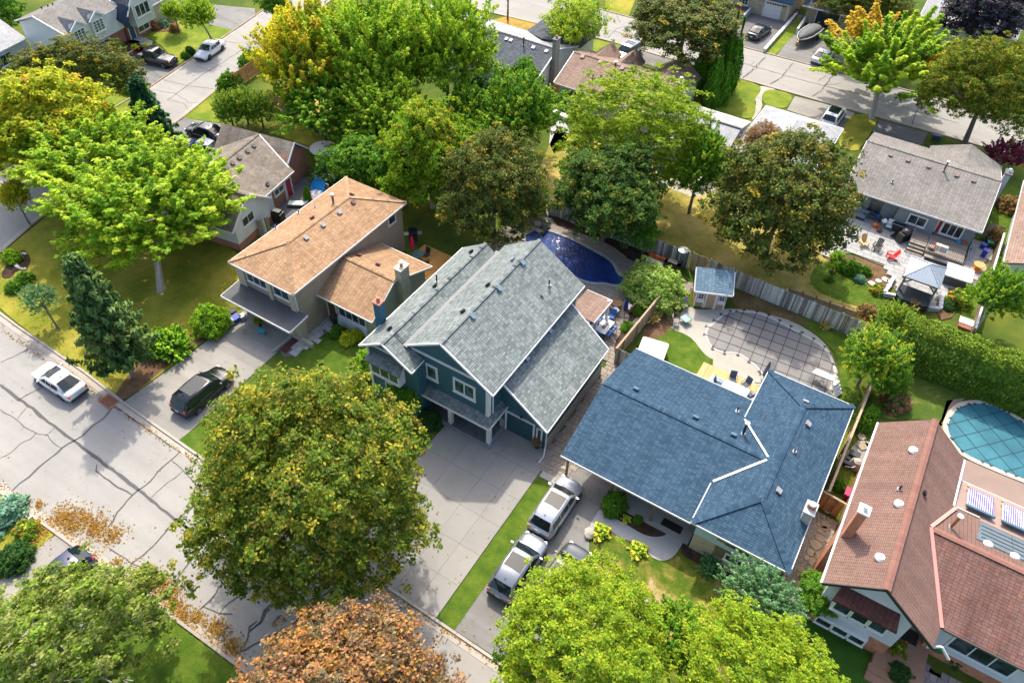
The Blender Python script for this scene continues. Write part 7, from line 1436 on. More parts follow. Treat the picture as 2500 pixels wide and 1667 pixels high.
for x, y, a, b_, sp, l in [(1500, 728, 22, 26, 'grass_tuft', 'straw-coloured ornamental grass by the pool-yard chair'), (1895, 748, 14, 18, 'grass_tuft', 'golden grass tuft against the grey fence'), (1630, 1300, 30, 30, 'strappy', 'strappy dark grasses under the blue roof corner'), (2010, 1435, 30, 28, 'strappy', 'strappy clump under the white bay window'), (1960, 1410, 30, 30, 'bush_dark', 'dark bush at the corner of the white gable'), (2060, 1490, 28, 24, 'flowers_orange', 'yellow flowers beside the entry walk'), (2200, 1500, 40, 28, 'bush_dark', 'dark foundation planting under the right bay'), (2290, 1540, 34, 28, 'flowers_orange', 'sunflower clump at the bottom right corner'), (2065, 1545, 32, 26, 'bush_dark', 'dark mound shrub beside the pinkish walk'),
    (1470, 712, 22, 16, 'bush', 'small boxwood behind the patio fence'), (1440, 750, 14, 22, 'bush', 'small green plant by the fence bed')]: shrub(sp, 'garden_plant', l, x, y, a, b_, cat='plant')
spire('column', 'corner_yew', 'small dark yew in the gravel side yard', 1925, 1120, 1.1, .45, cat='shrub')
for x, y, a, b_, sp, l in [(1925, 590, 18, 20, 'bush_bright', 'leafy plant on the low patio wall'), (1955, 615, 30, 18, 'bush', 'mounded green shrub in the bungalow garden bed'), (1925, 612, 15, 12, 'bush_bright', 'golden little shrub at the garden bed edge'), (1985, 622, 20, 13, 'bush', 'low spreading green shrub right of the golden one'), (1975, 640, 15, 12, 'bush_blue', 'blue-green dwarf conifer in the garden bed'), (2015, 665, 18, 18, 'flowers_orange', 'orange-flowered plants beside the flagstones'), (2100, 700, 22, 20, 'bush_brown', 'brownish shrub between lawn and gazebo'), (1995, 715, 26, 20, 'bush_brown', 'brown-leaved shrub near the grey fence end'), (2205, 685, 30, 24, 'flowers_orange', 'orange-blossomed shrub by the gazebo wall'), (2180, 700, 16, 20, 'bush_dark', 'dark shrub right of the gazebo wall'), (2320, 470, 30, 25, 'bush_brown', 'bronze shrub near the far fence'), (1885, 520, 10, 14, 'flowers_white', 'flower basket on the patio railing post'), (1905, 640, 12, 10, 'bush', 'potted round plant at the patio corner')]: shrub(sp, 'garden_plant', l, x, y, a, b_, cat='plant')
for x, y, a, b_, sp, l in [(8, 1180, 40, 55, 'bush_blue', 'blue-green spruce bush at the left edge'), (60, 1215, 30, 26, 'flowers_orange', 'flowering plants beside the south driveway'), (30, 1280, 42, 40, 'bush_dark', 'dark bush beside the green sack'), (172, 1468, 14, 12, 'bush_yellow', 'yellow chrysanthemum on the bottom left lawn'), (55, 640, 22, 20, 'bush', 'plant in the brick-edged island bed'), (30, 660, 22, 16, 'bush', 'second plant in the brick-edged island bed'), (25, 590, 26, 18, 'bush_bright', 'leafy plant at the left edge of the corner lawn'), (270, 110, 20, 16, 'bush', 'shrub on the rock wall beside the pickup'), (312, 112, 14, 9, 'bush_yellow', 'golden shrub beside the pickup'), (338, 110, 14, 8, 'bush_yellow', 'yellow perennials by the entry path'), (355, 60, 16, 12, 'flowers_pink', 'pink-flowered shrub by the dormer house'), (375, 55, 15, 12, 'bush_blue', 'pale blue-green shrub in the island bed'), (400, 66, 16, 9, 'bush_brown', 'brownish groundcover around the small pale tree'), (437, 117, 16, 8, 'bush_dark', 'dark mound beside the white sedan'), (425, 128, 14, 7, 'bush', 'green mound behind the white sedan'), (485, 372, 12, 10, 'bush_bright', 'bright shrub beside the blue hatchback'), (1785, 28, 14, 14, 'bush_dark', 'dark bushes in the grey-blue planter'), (1840, 340, 0, 0, '', '')]:
    if sp: shrub(sp, 'garden_plant', l, x, y, a, b_, cat='plant')
shrub('bush_bright', 'small_shrub', 'bright shrub at the corner of the pale grey roof', 1912, 345, 17, 14, h=1.0)
# fallen leaves: drifts along the south kerb and a thin scatter on hard ground and lawns
LC, LN_ = [], []
def drift(o, x, y, rx, ry, n, rot=.62):
    c = at(o, x, y, .05); k = depth(c)/FPX/3.1357
    for _ in range(n):
        a = RNG.random()*6.283; r_ = abs(RNG.normal())*.5; LC.append((c.x+math.cos(a)*r_*rx*k*1.2, c.y+math.sin(a)*r_*ry*k*1.2, .05+RNG.random()*.07*max(0, 1-r_)))
for x, y, rx, ry, n in [(490, 300, 130, 120, 900), (560, 370, 90, 80, 400), (730, 380, 140, 110, 800), (650, 300, 130, 90, 300), (870, 440, 110, 110, 350), (300, 200, 60, 40, 90), (1180, 780, 170, 90, 1200), (1110, 730, 130, 60, 500), (1340, 840, 50, 50, 160), (1320, 940, 150, 90, 450), (1400, 1040, 140, 80, 350), (1500, 1060, 80, 80, 220), (1650, 1150, 140, 100, 550), (1780, 1290, 130, 90, 450), (300, 400, 130, 100, 700), (900, 640, 60, 50, 120), (250, 470, 130, 60, 260)]: drift(C00, x, y, rx, ry, n)
for i in range(2200):   # along the kerbs
    x = random.uniform(-62, -2); P_ = SK if random.random() < .5 else NK; y = 5.6 if P_ is SK else (13.6+max(0, -x-20)*.02); LC.append((x, y+random.gauss(0, .12), .05))
for i in range(900): LC.append((random.uniform(-60, 10), random.uniform(5.5, 14), .035)) if i % 3 == 0 else None
for i in range(160): LC.append((random.uniform(-20.5, -6.5), random.uniform(14, 26), .085))
for i in range(1500): LC.append((random.uniform(-64, -43), random.uniform(15, 31), .09))
for i in range(1800): LC.append((random.uniform(-30, 4), random.uniform(52.5, 66), .09))
for i in range(160): LC.append((random.uniform(-4, 6), random.uniform(52, 60), .1))
for i in range(250): LC.append((random.uniform(-80, 10), random.uniform(89.5, 97.8), .07))
LC = np.array(LC); n = len(LC)
me = leaf_mesh('fallen_leaves', LC, np.tile([0, 0, 1.0], (n, 1))+RNG.normal(size=(n, 3))*.5, RNG.uniform(.035, .085, n), np.clip(pick([(.36, .22, .06), (.50, .28, .08), (.30, .14, .04), (.45, .33, .08)], n)*(1+RNG.normal(size=(n, 1))*.2), .01, .8), .7, LEAF)
o = link('fallen_leaves', me); tag(o, 'drifts of fallen brown leaves along the street kerb', 'fallen leaves', kind='stuff')
# ------------------------------------------------------------ garden furniture and small things
def L_(x, y, rz, z=0): return frame(x, y, rz, z)
def lp(n, mb, m, t, sm=False): return part(n, mb, m, t, smooth=sm, local=True)
def at2(o, x, y, z=0, k=3.1357): p = at(o, x, y, z, k); return p.x, p.y
def patio_chair(label, x, y, rz, fab, fr, group=None, cushion=None, name='patio_chair'):
    t = thing(name, label, 'chair', (x, y, .085), group, rz)
    lp('seat', MB().box(-.25, -.25, .40, .25, .25, .45), fab, t); lp('backrest', MB().obox((-.30, 0, .72), (.05, .5, .58), 0, Matrix.Rotation(R(-14), 4, 'Y')), fab, t)
    for sx, sy in ((1, 1), (1, -1), (-1, 1), (-1, -1)): lp('leg', MB().tube([(.24*sx, .27*sy, 0), (.22*sx, .26*sy, .42)], .016, 6), fr, t)
    for sy in (1, -1): lp('armrest', MB().tube([(.24, .28*sy, .4), (.24, .29*sy, .62), (-.28, .29*sy, .66)], .016, 6), fr, t)
    return t
def table(label, x, y, rz, w, l, top, legm, h=.74, z=.085, cat='table', name='patio_table'):
    t = thing(name, label, cat, (x, y, z), None, rz); lp('tabletop', MB().box(-w/2, -l/2, h-.04, w/2, l/2, h), top, t)
    for sx in (1, -1):
        for sy in (1, -1): lp('leg', MB().obox(((w/2-.08)*sx, (l/2-.08)*sy, (h-.04)/2), (.06, .06, h-.04)), legm, t)
    return t
def umbrella_closed(label, x, y, col, h=2.5, z=.085, base=True):
    t = thing('closed_parasol', label, 'parasol', (x, y, z)); lp('pole', MB().tube([(0, 0, 0), (0, 0, h)], .025, 8), DARKP, t)
    lp('folded_canopy', MB().lathe([(.04, h*.32), (.17, h*.38), (.20, h*.5), (.15, h*.72), (.10, h*.9), (.02, h*1.0)], n=9), col, t)
    if base:
        for a in (0, 90): lp('foot', MB().obox((0, 0, .03), (1.0, .05, .05), R(a+20)), BLACK, t)
    return t
NAVY = mat('navy_fabric', (.012, .018, .10), .8, .1); BLUEF = mat('blue_fabric', (.03, .14, .42), .75, .1); WHT = mat('white_plastic', (.72, .73, .74), .45, .04)
t = table('white dining table with centre tray on the pool patio', *at2(A120, 866, 1245, .75), R(-1), .95, 1.7, mat('white_tabletop', (.72, .70, .66), .5, .04), BLACK)
lp('tray', MB().box(-.14, -.35, .74, .14, .35, .77), mat('slate_tray', (.12, .11, .10), .5), t)
for i, (x, y, a, l) in enumerate([(812, 1200, 0, 'blue chair, far left of the white table'), (782, 1235, 0, 'blue chair, near left of the white table'), (918, 1180, -90, 'blue chair at the far head of the white table'), (925, 1275, 180, 'blue chair, far right of the white table'), (895, 1310, 180, 'blue chair, near right of the white table'), (828, 1320, 90, 'blue chair at the near end of the white table, half hidden by the roof')]):
    patio_chair(l, *at2(A120, x, y, .3), R(a), BLUEF, DARKP, 'blue chairs round the white table')
umbrella_closed('navy closed parasol on a cross foot beside the white table', *at2(A120, 1012, 1185), NAVY)
WK_ = mat('wicker', (.25, .14, .07), .85, .2, 9, obj=True)
x, y = at2(A120, 957, 1085, .3); solo('wicker_table', MB().lathe([(.42, 0), (.48, .25), (.42, .5), (.46, .52), (.46, .55)], (x, y, .085), 20), WK_, 'round tan wicker table on the pool patio', 'table', (x, y, .085))
for q, a, l in (((945, 1125), 60, 'wicker tub chair with white cushion beside the wicker table'), ((1055, 1100), 170, 'wicker tub chair with white cushion behind the navy parasol')):
    x, y = at2(A120, *q, .4); t = thing('tub_chair', l, 'chair', (x, y, .085), None, R(a)); lp('seat', MB().lathe([(.34, 0), (.4, .3), (.36, .36)], n=14), WK_, t); lp('backrest', MB().obox((-.33, 0, .55), (.12, .7, .5)), WK_, t); lp('cushion', MB().obox((.02, 0, .41), (.55, .55, .12)), WHT, t)
ORF = mat('orange_cushion', (.65, .12, .02), .8, .1)
x, y = at2(A120, 1255, 760, .3); t = thing('orange_sofa', 'orange-cushioned outdoor sofa against the grey fence', 'sofa', (x, y, .085), None, R(-90)); lp('frame', MB().box(-.4, -.9, 0, .4, .9, .3), DARKP, t)
for i in (-1, 0, 1): lp('cushion', MB().obox((-.30, .58*i, .6), (.16, .5, .5)), ORF, t)
lp('seat_cushion', MB().box(-.25, -.85, .3, .4, .85, .42), WHT, t)
x, y = at2(A120, 1380, 790, .5); t = thing('covered_barbecue', 'black-covered barbecue next to the patio heater', 'barbecue', (x, y, .085), None, R(0)); lp('cover', MB().prism([(-.75, -.3), (.75, -.3), (.75, .3), (-.75, .3)], 0, .9).prism([(-.45, -.28), (.45, -.28), (.45, .28), (-.45, .28)], .9, 1.12), DARKP, t); lp('side_shelf', MB().box(-.8, -.28, .85, .8, .28, .9), DARKP, t)
x, y = at2(A120, 1435, 800, 0); t = thing('patio_heater', 'silver mushroom patio heater by the grey fence', 'heater', (x, y, .085)); lp('base', MB().lathe([(.25, 0), (.25, .7), (.1, .8)], n=14), DARKP, t); lp('pole', MB().tube([(0, 0, .8), (0, 0, 2.0)], .03, 8), GALV, t); lp('reflector', MB().lathe([(.5, 2.05), (.45, 2.1), (.12, 2.2), (.05, 2.25)], n=24), mat('polished_steel', (.62, .62, .6), .25, .05, metal=.8), t); lp('burner', MB().lathe([(.11, 1.8), (.11, 2.05)], n=12), GALV, t)
x, y = at2(A180, -365, 820, 0)
# pool yard furniture
x, y = at2(A120, 1485, 1190, .35); t = thing('glass_table', 'small glass-topped green table beside the covered pool', 'table', (x, y, .05), None, R(-25)); lp('tabletop', MB().box(-.4, -.35, .4, .4, .35, .43), mat('pale_glass', (.3, .45, .45), .05, .05), t); lp('rim', MB().bar((-.4, -.35, .43), (.4, -.35, .43), .05, .05).bar((-.4, .35, .43), (.4, .35, .43), .05, .05).bar((-.4, -.35, .43), (-.4, .35, .43), .05, .05).bar((.4, -.35, .43), (.4, .35, .43), .05, .05), mat('green_rim', (.02, .10, .07), .4), t)
for sx in (-.36, .36):
    for sy in (-.31, .31): lp('leg', MB().tube([(sx, sy, 0), (sx, sy, .4)], .02, 6), BLACK, t)
TAUF = mat('taupe_fabric', (.28, .24, .22), .8, .1)
patio_chair('taupe sling chair nearest the garden shed', *at2(A120, 1475, 1090, .3), R(-60), TAUF, DARKP); patio_chair('taupe sling chair near the ornamental grass', *at2(A120, 1410, 1215, .3), R(20), TAUF, DARKP)
def hot_tub(label, x, y, rz, w, l, h, cov, sk):
    t = thing('hot_tub', label, 'hot tub', (x, y, .06), None, rz); lp('cabinet', MB().box(-w/2+.05, -l/2+.05, 0, w/2-.05, l/2-.05, h), sk, t)
    for s_ in (-1, 1):
        c = .16; x0, x1 = (-w/2, -.012) if s_ < 0 else (.012, w/2); e = -w/2 if s_ < 0 else w/2
        P_ = [(x1 if s_ < 0 else x0, -l/2), (x1 if s_ < 0 else x0, l/2), (e-s_*c, l/2), (e-s_*c*.3, l/2-c*.3), (e, l/2-c), (e, -l/2+c), (e-s_*c*.3, -l/2+c*.3), (e-s_*c, -l/2)]
        lp('cover_half', MB().prism(P_, h, h+.12), cov, t)
    return t
x, y = at2(A120, 1235, 1420, .9); hot_tub('cream-covered hot tub against the blue roof and patio fence', x, y, R(10), 2.15, 2.0, .85, mat('cream_vinyl', (.52, .45, .40), .6, .05), mat('brown_cabinet', (.12, .07, .05), .7))
x, y = at2(A180, 1700, 840, .95); hot_tub('grey-covered hot tub beside the metal-roofed gazebo', x, y, R(2), 2.25, 2.05, .9, mat('grey_vinyl', (.46, .48, .52), .5, .05), mat('charcoal_cabinet', (.07, .07, .08), .7))
# deck behind the blue roof house
x0, y0 = at2(B120, 1720, 260); dk = thing('wood_deck', 'small yellow timber deck with pale blue rug behind the blue roof', 'deck', (-3.8, 39.8, 0)); 
DKW = wood('yellow_deck_board', (.55, .36, .15), .2)
ux = unit_box('deck_board', DKW, .13, 4.0, .16)
for i in range(36): piece('deck_board', ux, dk, (-6.85+.14*i, 40.2, 0))
part('rug', MB().box(-5.9, 38.4, .17, -2.2, 41.3, .18), mat('pale_blue_rug', (.28, .36, .46), .9, .08), dk)
x, y = at2(B120, 1870, 470, .75); table('long white plastic table on the pale blue rug', x, y, R(0), 1.9, .8, WHT, WHT, z=.18)
SLF = mat('slate_fabric', (.07, .09, .13), .8, .1)
patio_chair('slate sling chair, left of the pair behind the white plastic table', *at2(B120, 1845, 400, .4), R(-70), SLF, DARKP); patio_chair('slate sling chair, right of the pair behind the white plastic table', *at2(B120, 1945, 440, .4), R(-110), SLF, DARKP); patio_chair('slate chair at the left end of the white plastic table', *at2(B120, 1730, 435, .4), R(0), SLF, DARKP); patio_chair('slate chair at the near right corner of the white plastic table', *at2(B120, 1975, 525, .4), R(150), SLF, DARKP)
x, y = at2(B120, 2060, 440, 0); umbrella_closed('slate-blue closed parasol beside the blue roof gutter', x, y, SLF, 2.6, .18)
x, y = at2(B180, 700, 440, .4); t = thing('slide_platform', 'white pool slide with steps at the corner of the covered pool', 'pool slide', (x, y, .05), None, R(-20))
lp('slide_chute', MB().slab([(-1.5, -.3, .75), (.1, -.3, 1.25), (.1, .3, 1.25), (-1.5, .3, .75)], .06), WHT, t); 
for i in range(4): lp('step', MB().box(.25+.18*i, -.35, 1.0-.27*i, .5+.18*i, .35, 1.05-.27*i), WHT, t)
for sy in (-.36, .36): lp('stringer', MB().bar((.2, sy, 1.2), (1.05, sy, .05), .06, .1), WHT, t)
lp('support', MB().tube([(-.6, -.25, 0), (-.6, -.25, 1.0)], .03, 6).tube([(-.6, .25, 0), (-.6, .25, 1.0)], .03, 6).tube([(-.9, -.25, .3), (-.2, .25, .3)], .02, 6), GALV, t)
# bungalow patio
def adirondack(label, x, y, rz, m, slats=5):
    t = thing('adirondack_chair', label, 'chair', (x, y, .12), None, rz)
    for i in range(slats):
        yy = (i-(slats-1)/2)*.52/slats; lp('back_slat', MB().obox((-.38, yy, .62), (.03, .45/slats, .85-.06*abs(i-(slats-1)/2)), 0, Matrix.Rotation(R(-24), 4, 'Y')), m, t)
    for i in range(5): lp('seat_slat', MB().obox((.30-.12*i, 0, .36-.03*i), (.09, .55, .03)), m, t)
    for s_ in (1, -1): lp('armrest', MB().obox((.05, .36*s_, .54), (.72, .14, .03)), m, t); lp('leg', MB().obox((.33, .30*s_, .26), (.09, .04, .52)), m, t); lp('leg', MB().bar((.3, .27*s_, .33), (-.55, .27*s_, .03), .03, .12), m, t)
    return t
adirondack('bright red wooden lounge chair on the pale patio', *at2(A180, 1175, 720, .2), R(205), mat('red_wood', (.62, .01, .012), .5, .05, obj=True))
adirondack('natural yellow wood lounge chair at the patio edge', *at2(A180, 965, 620, .2), R(-60), mat('yellow_wood', (.58, .36, .13), .6, .1, obj=True))
adirondack('black slatted lounge chair between the yellow and red chairs', *at2(A180, 1065, 650, .2), R(-100), mat('black_slat', (.03, .022, .022), .5, .1, obj=True), 4)
x, y = at2(A180, 882, 535, .25); t = thing('mini_trampoline', 'small round black exercise trampoline with handle', 'trampoline', (x, y, .12)); lp('mat_ring', MB().lathe([(.52, .2), (.56, .24), (.52, .28), (.36, .27)], n=24), DARKP, t); lp('bounce_mat', MB().lathe([(.01, .262), (.3, .262)], n=20), BLACK, t); lp('edge_ring', MB().lathe([(.30, .27), (.33, .285), (.36, .27)], n=24), WHT, t); lp('handle', MB().tube([(.4, .3, .2), (.5, .35, .9), (.3, .55, .9), (.15, .5, .2)], .018, 6), BLACK, t)
for k in range(5): lp('leg', MB().tube([(.48*math.cos(k*1.2566), .48*math.sin(k*1.2566), 0), (.48*math.cos(k*1.2566), .48*math.sin(k*1.2566), .22)], .018, 5), BLACK, t)
# gazebo
gx, gy = at2(A180, 1400, 960, .1); gc = at(A180, 1440, 850, 2.5); gx, gy = gc.x, gc.y-.2; a1 = at(A180, 1265, 855, 2.35); a2 = at(A180, 1550, 955, 2.35); a3 = at(A180, 1610, 800, 2.35); a4 = at(A180, 1340, 705, 2.35)
cxy = (a1+a2+a3+a4)/4; W1 = ((a2-a1).length+(a3-a4).length)/4; W2 = ((a3-a2).length+(a4-a1).length)/4
t = thing('metal_gazebo', 'square gazebo with blue-grey standing-seam metal roof over a dark cover', 'gazebo', (cxy.x, cxy.y, 0), None, 0)
MR = mat('blue_grey_metal', (.38, .43, .48), .4, .06, metal=.3); c4 = [(-W1, -W2, 2.35), (W1, -W2, 2.35), (W1, W2, 2.35), (-W1, W2, 2.35)]; ap = (0, 0, 3.25)
for i in range(4):
    a, b = Vector(c4[i]), Vector(c4[(i+1) % 4]); r_ = lp('roof_panel', MB().slab([a, b, ap], .04), MR, t)
    for j in range(1, 12):
        q = a.lerp(b, j/12); f = 1-abs(j/12-.5)*2; m_ = (a+b)/2; e = q+(Vector(ap)-m_)*f*.98; lp('seam', MB().bar(q+V3(0, 0, .02), e+V3(0, 0, .02), .025, .03), MR, r_)
    lp('hip_cap', MB().bar(a+V3(0, 0, .03), V3(*ap)+V3(0, 0, .03), .08, .04), MR, t)
PW = mat('weathered_post', (.24, .20, .16), .9, .15)
for sx in (1, -1):
    for sy in (1, -1): lp('post', MB().obox((sx*(W1-.2), sy*(W2-.2), 1.2), (.16, .16, 2.4)), PW, t)
for sy in (1, -1): lp('beam', MB().box(-W1+.2, sy*(W2-.2)-.07, 2.12, W1-.2, sy*(W2-.2)+.07, 2.3), PW, t)
for sx in (1, -1): lp('beam', MB().box(sx*(W1-.2)-.07, -W2+.2, 2.1, sx*(W1-.2)+.07, W2-.2, 2.28), PW, t); lp('brace', MB().bar((sx*(W1-.25), -W2+.2, 1.6), (sx*(W1-.75), -W2+.2, 2.1), .1, .1), PW, t)
x, y = cxy.x, cxy.y-1.25; cv_ = mat('black_fabric', (.018, .025, .035), .85, .12, 1.5); k_ = W1-.15
solo('covered_furniture', MB().prism([(x-k_, y-1.0), (x-k_+.5, y-1.35), (x+k_-.5, y-1.35), (x+k_, y-1.0), (x+k_, y+.7), (x-k_, y+.7)], .12, .78), cv_, 'large dark fitted cover over furniture inside the gazebo', 'furniture cover')
# stone wall around
wl_ = thing('stone_wall', 'low pale block wall curving round the gazebo corner', 'wall', at(A180, 1300, 1060)[:]); GB = mat('pale_block', (.50, .52, .54), .8, .15, 2, rnd=.2)
for path in ([(1190, 880), (1150, 960), (1110, 1010)], [(1110, 1010), (1210, 1030), (1330, 1080), (1450, 1120), (1540, 1130)], [(1540, 1130), (1560, 1020)]):
    Q = resample([at2(A180, *q) for q in path], .55)
    for a, b in zip(Q[:-1], Q[1:]):
        a = Vector(a); b = Vector(b); d = (b-a).normalized()*.015
        for z in (0, .22): part('block', MB().bar((*(a+d), z+.11), (*(b-d), z+.11), .3, .2), GB, wl_)
def flag(parent, o, l, m):
    for x, y, r_ in l:
        p = at(o, x, y, .1); P_ = [(math.cos(a)*r_*random.uniform(.8, 1.15), math.sin(a)*r_*random.uniform(.8, 1.15)) for a in [i*math.pi/3 for i in range(6)]]; piece('flagstone', MB().prism(P_, 0, .06).mesh('flagstone', m), parent, (p.x, p.y, .08), random.random())
fg = thing('stepping_stones', 'pale flagstones crossing the garden bed', 'stepping stones', at(A180, 1080, 900)[:]); flag(fg, A180, [(1030, 915, .32), (1080, 895, .3), (1130, 885, .34), (1165, 900, .3), (1165, 935, .3)], mat('white_flag', (.58, .56, .52), .85, .08))
flat('patio_planter_soil', pts(A180, [(1550, 1020), (1650, 980), (1720, 1040), (1640, 1180), (1560, 1200), (1500, 1100)]), .09, MULCH)
# raised deck with stairs
DW = wood('old_deck_wood', (.26, .22, .185), .25); Dk = thing('raised_deck', 'weathered raised deck with black rail and wooden steps under the grey eave', 'deck', (6.8, 67.8, 0))
d0 = at(A180, 1420, 600, .7); d1 = at(A180, 1730, 690, .7)
for i in range(22): 
    y_ = 66.2+.14*i; part('deck_board', MB().box(5.2, y_-.065, .7, 8.5, y_+.065, .74), DW, Dk)
part('deck_skirt', MB().box(5.2, 66.08, .1, 8.5, 66.12, .7), DW, Dk); part('bench', MB().box(5.3, 65.55, .42, 8.6, 66.0, .5).box(5.4, 65.6, 0, 5.5, 65.95, .42).box(8.4, 65.6, 0, 8.5, 65.95, .42), DW, Dk)
for i in range(4): part('step', MB().box(3.7, 65.7+.32*i, 0, 5.15, 66.0+.32*i, .18*(i+1)), DW, Dk)
part('step', MB().box(3.7, 66.98, 0, 5.15, 68.7, .74), DW, Dk)
for a, b in (((5.15, 66.15), (8.5, 66.15)), ((8.5, 66.15), (8.5, 69.0))):
    part('top_rail', MB().bar((*a, 1.65), (*b, 1.65), .05, .05), BLACK, Dk); n_ = int((Vector(b)-Vector(a)).length/.16)
    bl_ = MB()
    for i in range(n_+1): q = Vector(a).lerp(Vector(b), i/n_); bl_.obox((q.x, q.y, 1.2), (.02, .02, .9))
    part('balusters', bl_, BLACK, Dk, kind='stuff')
part('step_rail', MB().bar((3.65, 65.7, 1.0), (3.65, 67.2, 1.65), .05, .06).bar((3.65, 67.2, 1.65), (3.65, 68.7, 1.65), .05, .06).bar((3.65, 65.8, 0), (3.65, 65.8, 1.0), .05, .05), BLACK, Dk)
tw_ = thing('striped_towel', 'pastel striped towel hung over the deck rail', 'towel', (6.3, 66.1, 1.3))
for i in range(9): part('stripe', MB().box(5.75+.12*i, 66.05, 1.1, 5.87+.12*i, 66.4, 1.69), mat('towel_%s' % ['pink', 'yellow', 'teal', 'white', 'orange', 'lilac', 'green', 'rose', 'cyan'][i], [(.7, .2, .3), (.7, .6, .15), (.15, .5, .5), (.7, .7, .68), (.75, .35, .15), (.45, .3, .6), (.3, .55, .25), (.7, .35, .4), (.2, .5, .65)][i], .9, .05), tw_)
x, y = at2(A180, 1470, 670, .4); b_ = solo('wooden_barrel', MB().lathe([(.27, 0), (.33, .2), (.36, .45), (.33, .7), (.27, .9), (.25, .88), (.02, .87)], (x, y, .12), 20), wood('barrel_wood', (.27, .22, .18), .1), 'weathered oak barrel in front of the raised deck', 'barrel', (x, y, .12))
for z in (.2, .7): part('hoop', MB().lathe([(.335, z-.03), (.35, z), (.335, z+.03)], (x, y, .12), 20), DARKP, b_)
x, y = at2(A180, 1845, 790, .4); t = thing('cable_spool', 'orange wooden cable spool used as a table', 'table', (x, y, .1)); OW = mat('orange_wood', (.62, .28, .08), .6, .12, 6, obj=True)
lp('top_disc', MB().lathe([(.5, .56), (.5, .62), (.04, .62)], n=24), OW, t); lp('bottom_disc', MB().lathe([(.5, 0), (.5, .06), (.04, .06)], n=24), OW, t); lp('core', MB().lathe([(.2, .06), (.2, .56)], n=16), OW, t)
def bin_(label, o, x, y, col, h=.75, w=.45, lid=None, open_=False, cat='bin'):
    x, y = at2(o, x, y, h*.5); t = thing('recycling_bin', label, cat, (x, y, .05), None, R(random.uniform(-20, 20)))
    lp('tub', MB().face([(-w*.4, -w*.4, 0), (-w*.4, w*.4, 0), (w*.4, w*.4, 0), (w*.4, -w*.4, 0)]).face([(-w*.4, -w*.4, 0), (w*.4, -w*.4, 0), (w*.5, -w*.5, h), (-w*.5, -w*.5, h)]).face([(w*.4, w*.4, 0), (-w*.4, w*.4, 0), (-w*.5, w*.5, h), (w*.5, w*.5, h)]).face([(w*.4, -w*.4, 0), (w*.4, w*.4, 0), (w*.5, w*.5, h), (w*.5, -w*.5, h)]).face([(-w*.4, w*.4, 0), (-w*.4, -w*.4, 0), (-w*.5, -w*.5, h), (-w*.5, w*.5, h)]), col, t)
    lp('lid', MB().box(-w*.54, -w*.54, h-(.1 if open_ else 0), w*.54, w*.54, h+.05), lid or col, t); lp('rim_handle', MB().tube([(w*.5, -w*.3, h-.05), (w*.62, 0, h-.02), (w*.5, w*.3, h-.05)], .02, 5), lid or col, t)
BLU = mat('blue_bin_plastic', (.01, .05, .36), .5, .06); GRN = mat('green_bin_plastic', (.01, .22, .15), .5, .06); BLK = mat('black_bin', (.02, .02, .022), .6, .1)
bin_('tall blue recycling bin nearest the cable spool', A180, 1890, 690, BLU, .8); bin_('blue recycling bin behind the tall one', A180, 1880, 635, BLU, .5); bin_('green-lidded bin by the timber screen', A180, 1925, 620, BLK, .6, .5, GRN); bin_('black bin against the timber screen', A180, 1920, 590, BLK, .7); bin_('blue box with green lid beside the deck rail', A180, 1765, 650, BLU, .55, .5, GRN)
bin_('blue box beside the tan house garage', A00, 1810, 1185, BLU, .35, .6, open_=True); bin_('grey pail in front of the blue box', A00, 1770, 1215, mat('grey_pail', (.35, .34, .32), .5), .4, .4, open_=True, cat='pail'); bin_('pale tote beside the blue box', A00, 1860, 1175, mat('pale_tote', (.42, .46, .44), .5), .35, .45, cat='tote'); bin_('black tote behind the blue box', A00, 1785, 1140, BLK, .4, .5, cat='tote')
x, y = at2(A00, 2005, 1290, .2); t = thing('turquoise_stool', 'turquoise plastic step stool outside the garage', 'stool', (x, y, .05), None, .3); TQ = mat('turquoise_plastic', (.02, .38, .45), .5, .05); lp('seat', MB().box(-.26, -.2, .34, .26, .2, .38), TQ, t)
for sx in (1, -1):
    for sy in (1, -1): lp('leg', MB().bar((.22*sx, .16*sy, .35), (.26*sx, .2*sy, 0), .05, .05), TQ, t)
x, y = at2(A00, 1975, 1185, .9); t = thing('flower_urn', 'planter of orange blooms by the cream garage', 'planter', (x, y, .05)); lp('urn', MB().lathe([(.14, 0), (.1, .2), (.2, .45), (.24, .5)], n=12), DARKP, t)
o = link('blooms', crown_for('flowers_orange', 0), t, (0, 0, .62)); o.scale = (.42, .42, .34); o['kind'] = 'stuff'
x, y = at2(C120-0 if False else B120, 345, 910, .1); t = thing('flower_pot', 'dark pot of purple and green flowers at the garage corner', 'planter', (x, y, .05)); lp('pot', MB().lathe([(.16, 0), (.24, .4), (.22, .42)], n=12), BLACK, t); o = link('blooms', crown_for('flowers_pink', 0), t, (0, 0, .6)); o.scale = (.38, .38, .38); o['kind'] = 'stuff'
